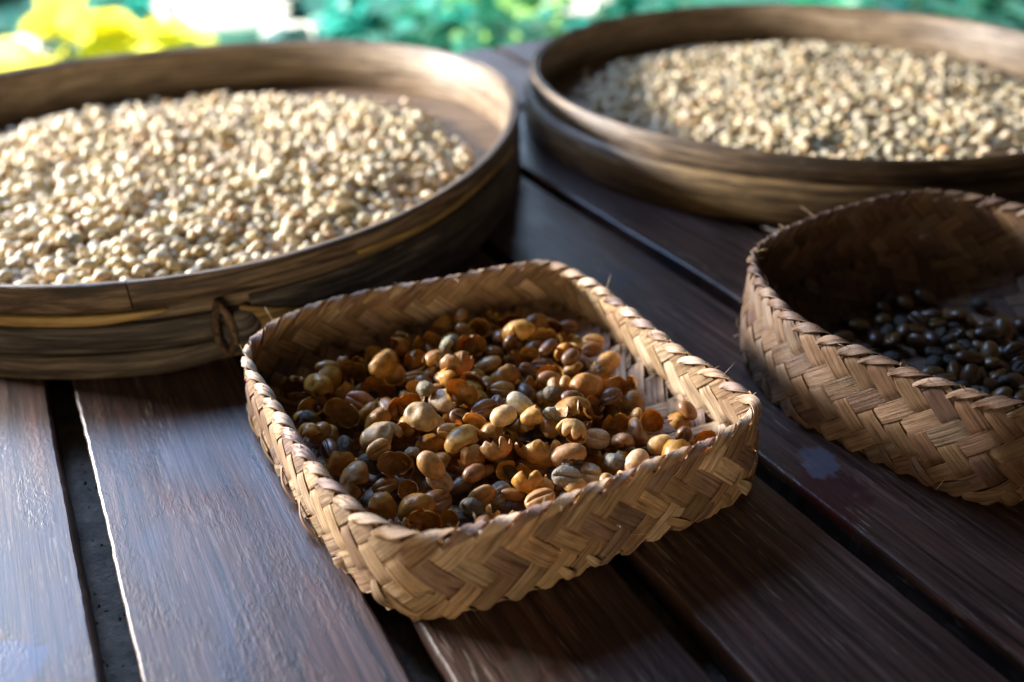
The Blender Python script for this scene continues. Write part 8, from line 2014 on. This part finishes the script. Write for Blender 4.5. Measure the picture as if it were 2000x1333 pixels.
def plant(px, py, dist, mk_, size, count, label, seed, leaf_l=0.12, leaf_w=0.06):
    r = random.Random(seed)
    c = ray_at(px, py, dist)
    root = empty('garden_plant', (0, 0, 0))
    root.location = (c.x, c.y, GZ)
    h = max(0.08, c.z - GZ)
    V, F = [], []
    for k in range(count):
        a = r.uniform(0, 2 * math.pi)
        rr = size * math.sqrt(r.random())
        zz = h + size * r.uniform(-0.9, 0.55)
        base = Vector((rr * math.cos(a), rr * math.sin(a), max(0.03, zz)))
        d = Vector((math.cos(a) + r.gauss(0, 0.5), math.sin(a) + r.gauss(0, 0.5), r.uniform(-0.3, 0.8))).normalized()
        leaf(V, F, base, d, Vector((r.gauss(0, 0.3), r.gauss(0, 0.3), 1)), leaf_l * r.uniform(0.6, 1.2), leaf_w * r.uniform(0.7, 1.2))
    obj('crown', gmesh('crown', V, F, LEAFM[mk_]), root)
    V, F = [], []
    for k in range(5):
        a = 2 * math.pi * k / 5
        pts = [Vector((0.01 * math.cos(a), 0.01 * math.sin(a), 0)), Vector((size * 0.3 * math.cos(a), size * 0.3 * math.sin(a), h * 0.6)), Vector((size * 0.5 * math.cos(a), size * 0.5 * math.sin(a), h))]
        v, f, _ = tube(pts, [0.008, 0.006, 0.003], 5)
        q0 = len(V)
        V += v
        F += [tuple(q0 + i for i in g) for g in f]
    obj('stem', gmesh('stem', V, F, LEAFM['stem']), root)
    tag(root, label, 'plant', 'blurred plants in the garden')
    return root


def stone(px, py, dist, rx, ry, rz, label, seed):  # invented stones standing in for blurred white sunlit patches
    c = ray_at(px, py, dist)
    V, F = [], []
    n, m_ = 14, 8
    for i in range(m_ + 1):
        th = math.pi * i / m_
        for j in range(n):
            ph = 2 * math.pi * j / n
            p = Vector((math.sin(th) * math.cos(ph), math.sin(th) * math.sin(ph), math.cos(th)))
            p *= 1 + 0.16 * noise.noise(p * 1.5 + Vector((seed, 0, 0)))
            V.append(Vector((p.x * rx, p.y * ry, p.z * rz)))
    for i in range(m_):
        for j in range(n):
            a, b = i * n, (i + 1) * n
            F.append((a + j, b + j, b + (j + 1) % n, a + (j + 1) % n))
    o = obj('stand_in_stone', gmesh('stand_in_stone', V, F, LEAFM['stone'], True))
    # rest on the ground where the line of sight meets it
    d = c - Vector((0, 0, S))
    t = (GZ + rz * 0.7 - S) / d.z
    o.location = Vector((0, 0, S)) + d * t
    tag(o, label, 'stone', 'stand-in stones for white sunlit patches in the garden')


plant(110, 80, 3.0, 'yellow', 0.075, 14, 'bright yellow-leaved plant behind the left tray at far left', 1, 0.18, 0.15)
plant(300, 58, 3.0, 'yellow', 0.05, 8, 'yellow-leaved plant right of the brightest yellow plant', 2, 0.14, 0.11)
plant(20, 10, 3.9, 'dark', 0.30, 90, 'dark blue-green plant at the top left corner', 3)
plant(215, 0, 3.9, 'teal', 0.22, 80, 'teal plant between the two yellow plants', 4)
plant(640, 20, 3.0, 'dark', 0.12, 50, 'dark plant above the back rim of the left tray', 5)
plant(800, 30, 2.8, 'teal', 0.22, 90, 'bright teal plant behind the gap between the trays, left one', 6)
plant(920, 60, 2.2, 'green', 0.14, 60, 'fresh green plant behind the table edge between the trays', 7)
plant(1010, 40, 2.6, 'lime', 0.16, 60, 'lime green plant behind the left rim of the right tray', 8)
plant(1150, 15, 3.2, 'teal', 0.26, 90, 'teal plant above the left shoulder of the right tray', 9)
plant(1330, 0, 3.4, 'green', 0.28, 90, 'green plant above the middle of the right tray', 10)
plant(1640, -5, 3.4, 'teal', 0.3, 90, 'teal plant above the back rim of the right tray', 11)
plant(1800, 10, 3.0, 'green', 0.28, 90, 'green plant near the top right corner', 12)
plant(1960, 30, 3.0, 'dark', 0.28, 90, 'dark green plant in the top right corner', 13)
stone(440, 25, 3, 0.36, 0.30, 0.16, 'large white stand-in stone for a sunlit patch above the left tray', 1)
stone(440, 62, 3, 0.15, 0.12, 0.08, 'white stand-in stone for a sunlit patch just in front of the large white one', 6)
stone(545, 55, 3, 0.16, 0.14, 0.08, 'white stand-in stone for a sunlit patch right of the large white one', 2)
stone(640, 62, 3, 0.10, 0.08, 0.05, 'small white stand-in stone for a sunlit patch beside the dark plant', 3)
stone(40, 112, 3, 0.14, 0.12, 0.08, 'white stand-in stone for a sunlit patch at the left edge behind the tray', 4)
stone(1130, 8, 3, 0.20, 0.20, 0.06, 'flat pale stand-in stone for a sunlit patch behind the teal plants in the middle', 5)
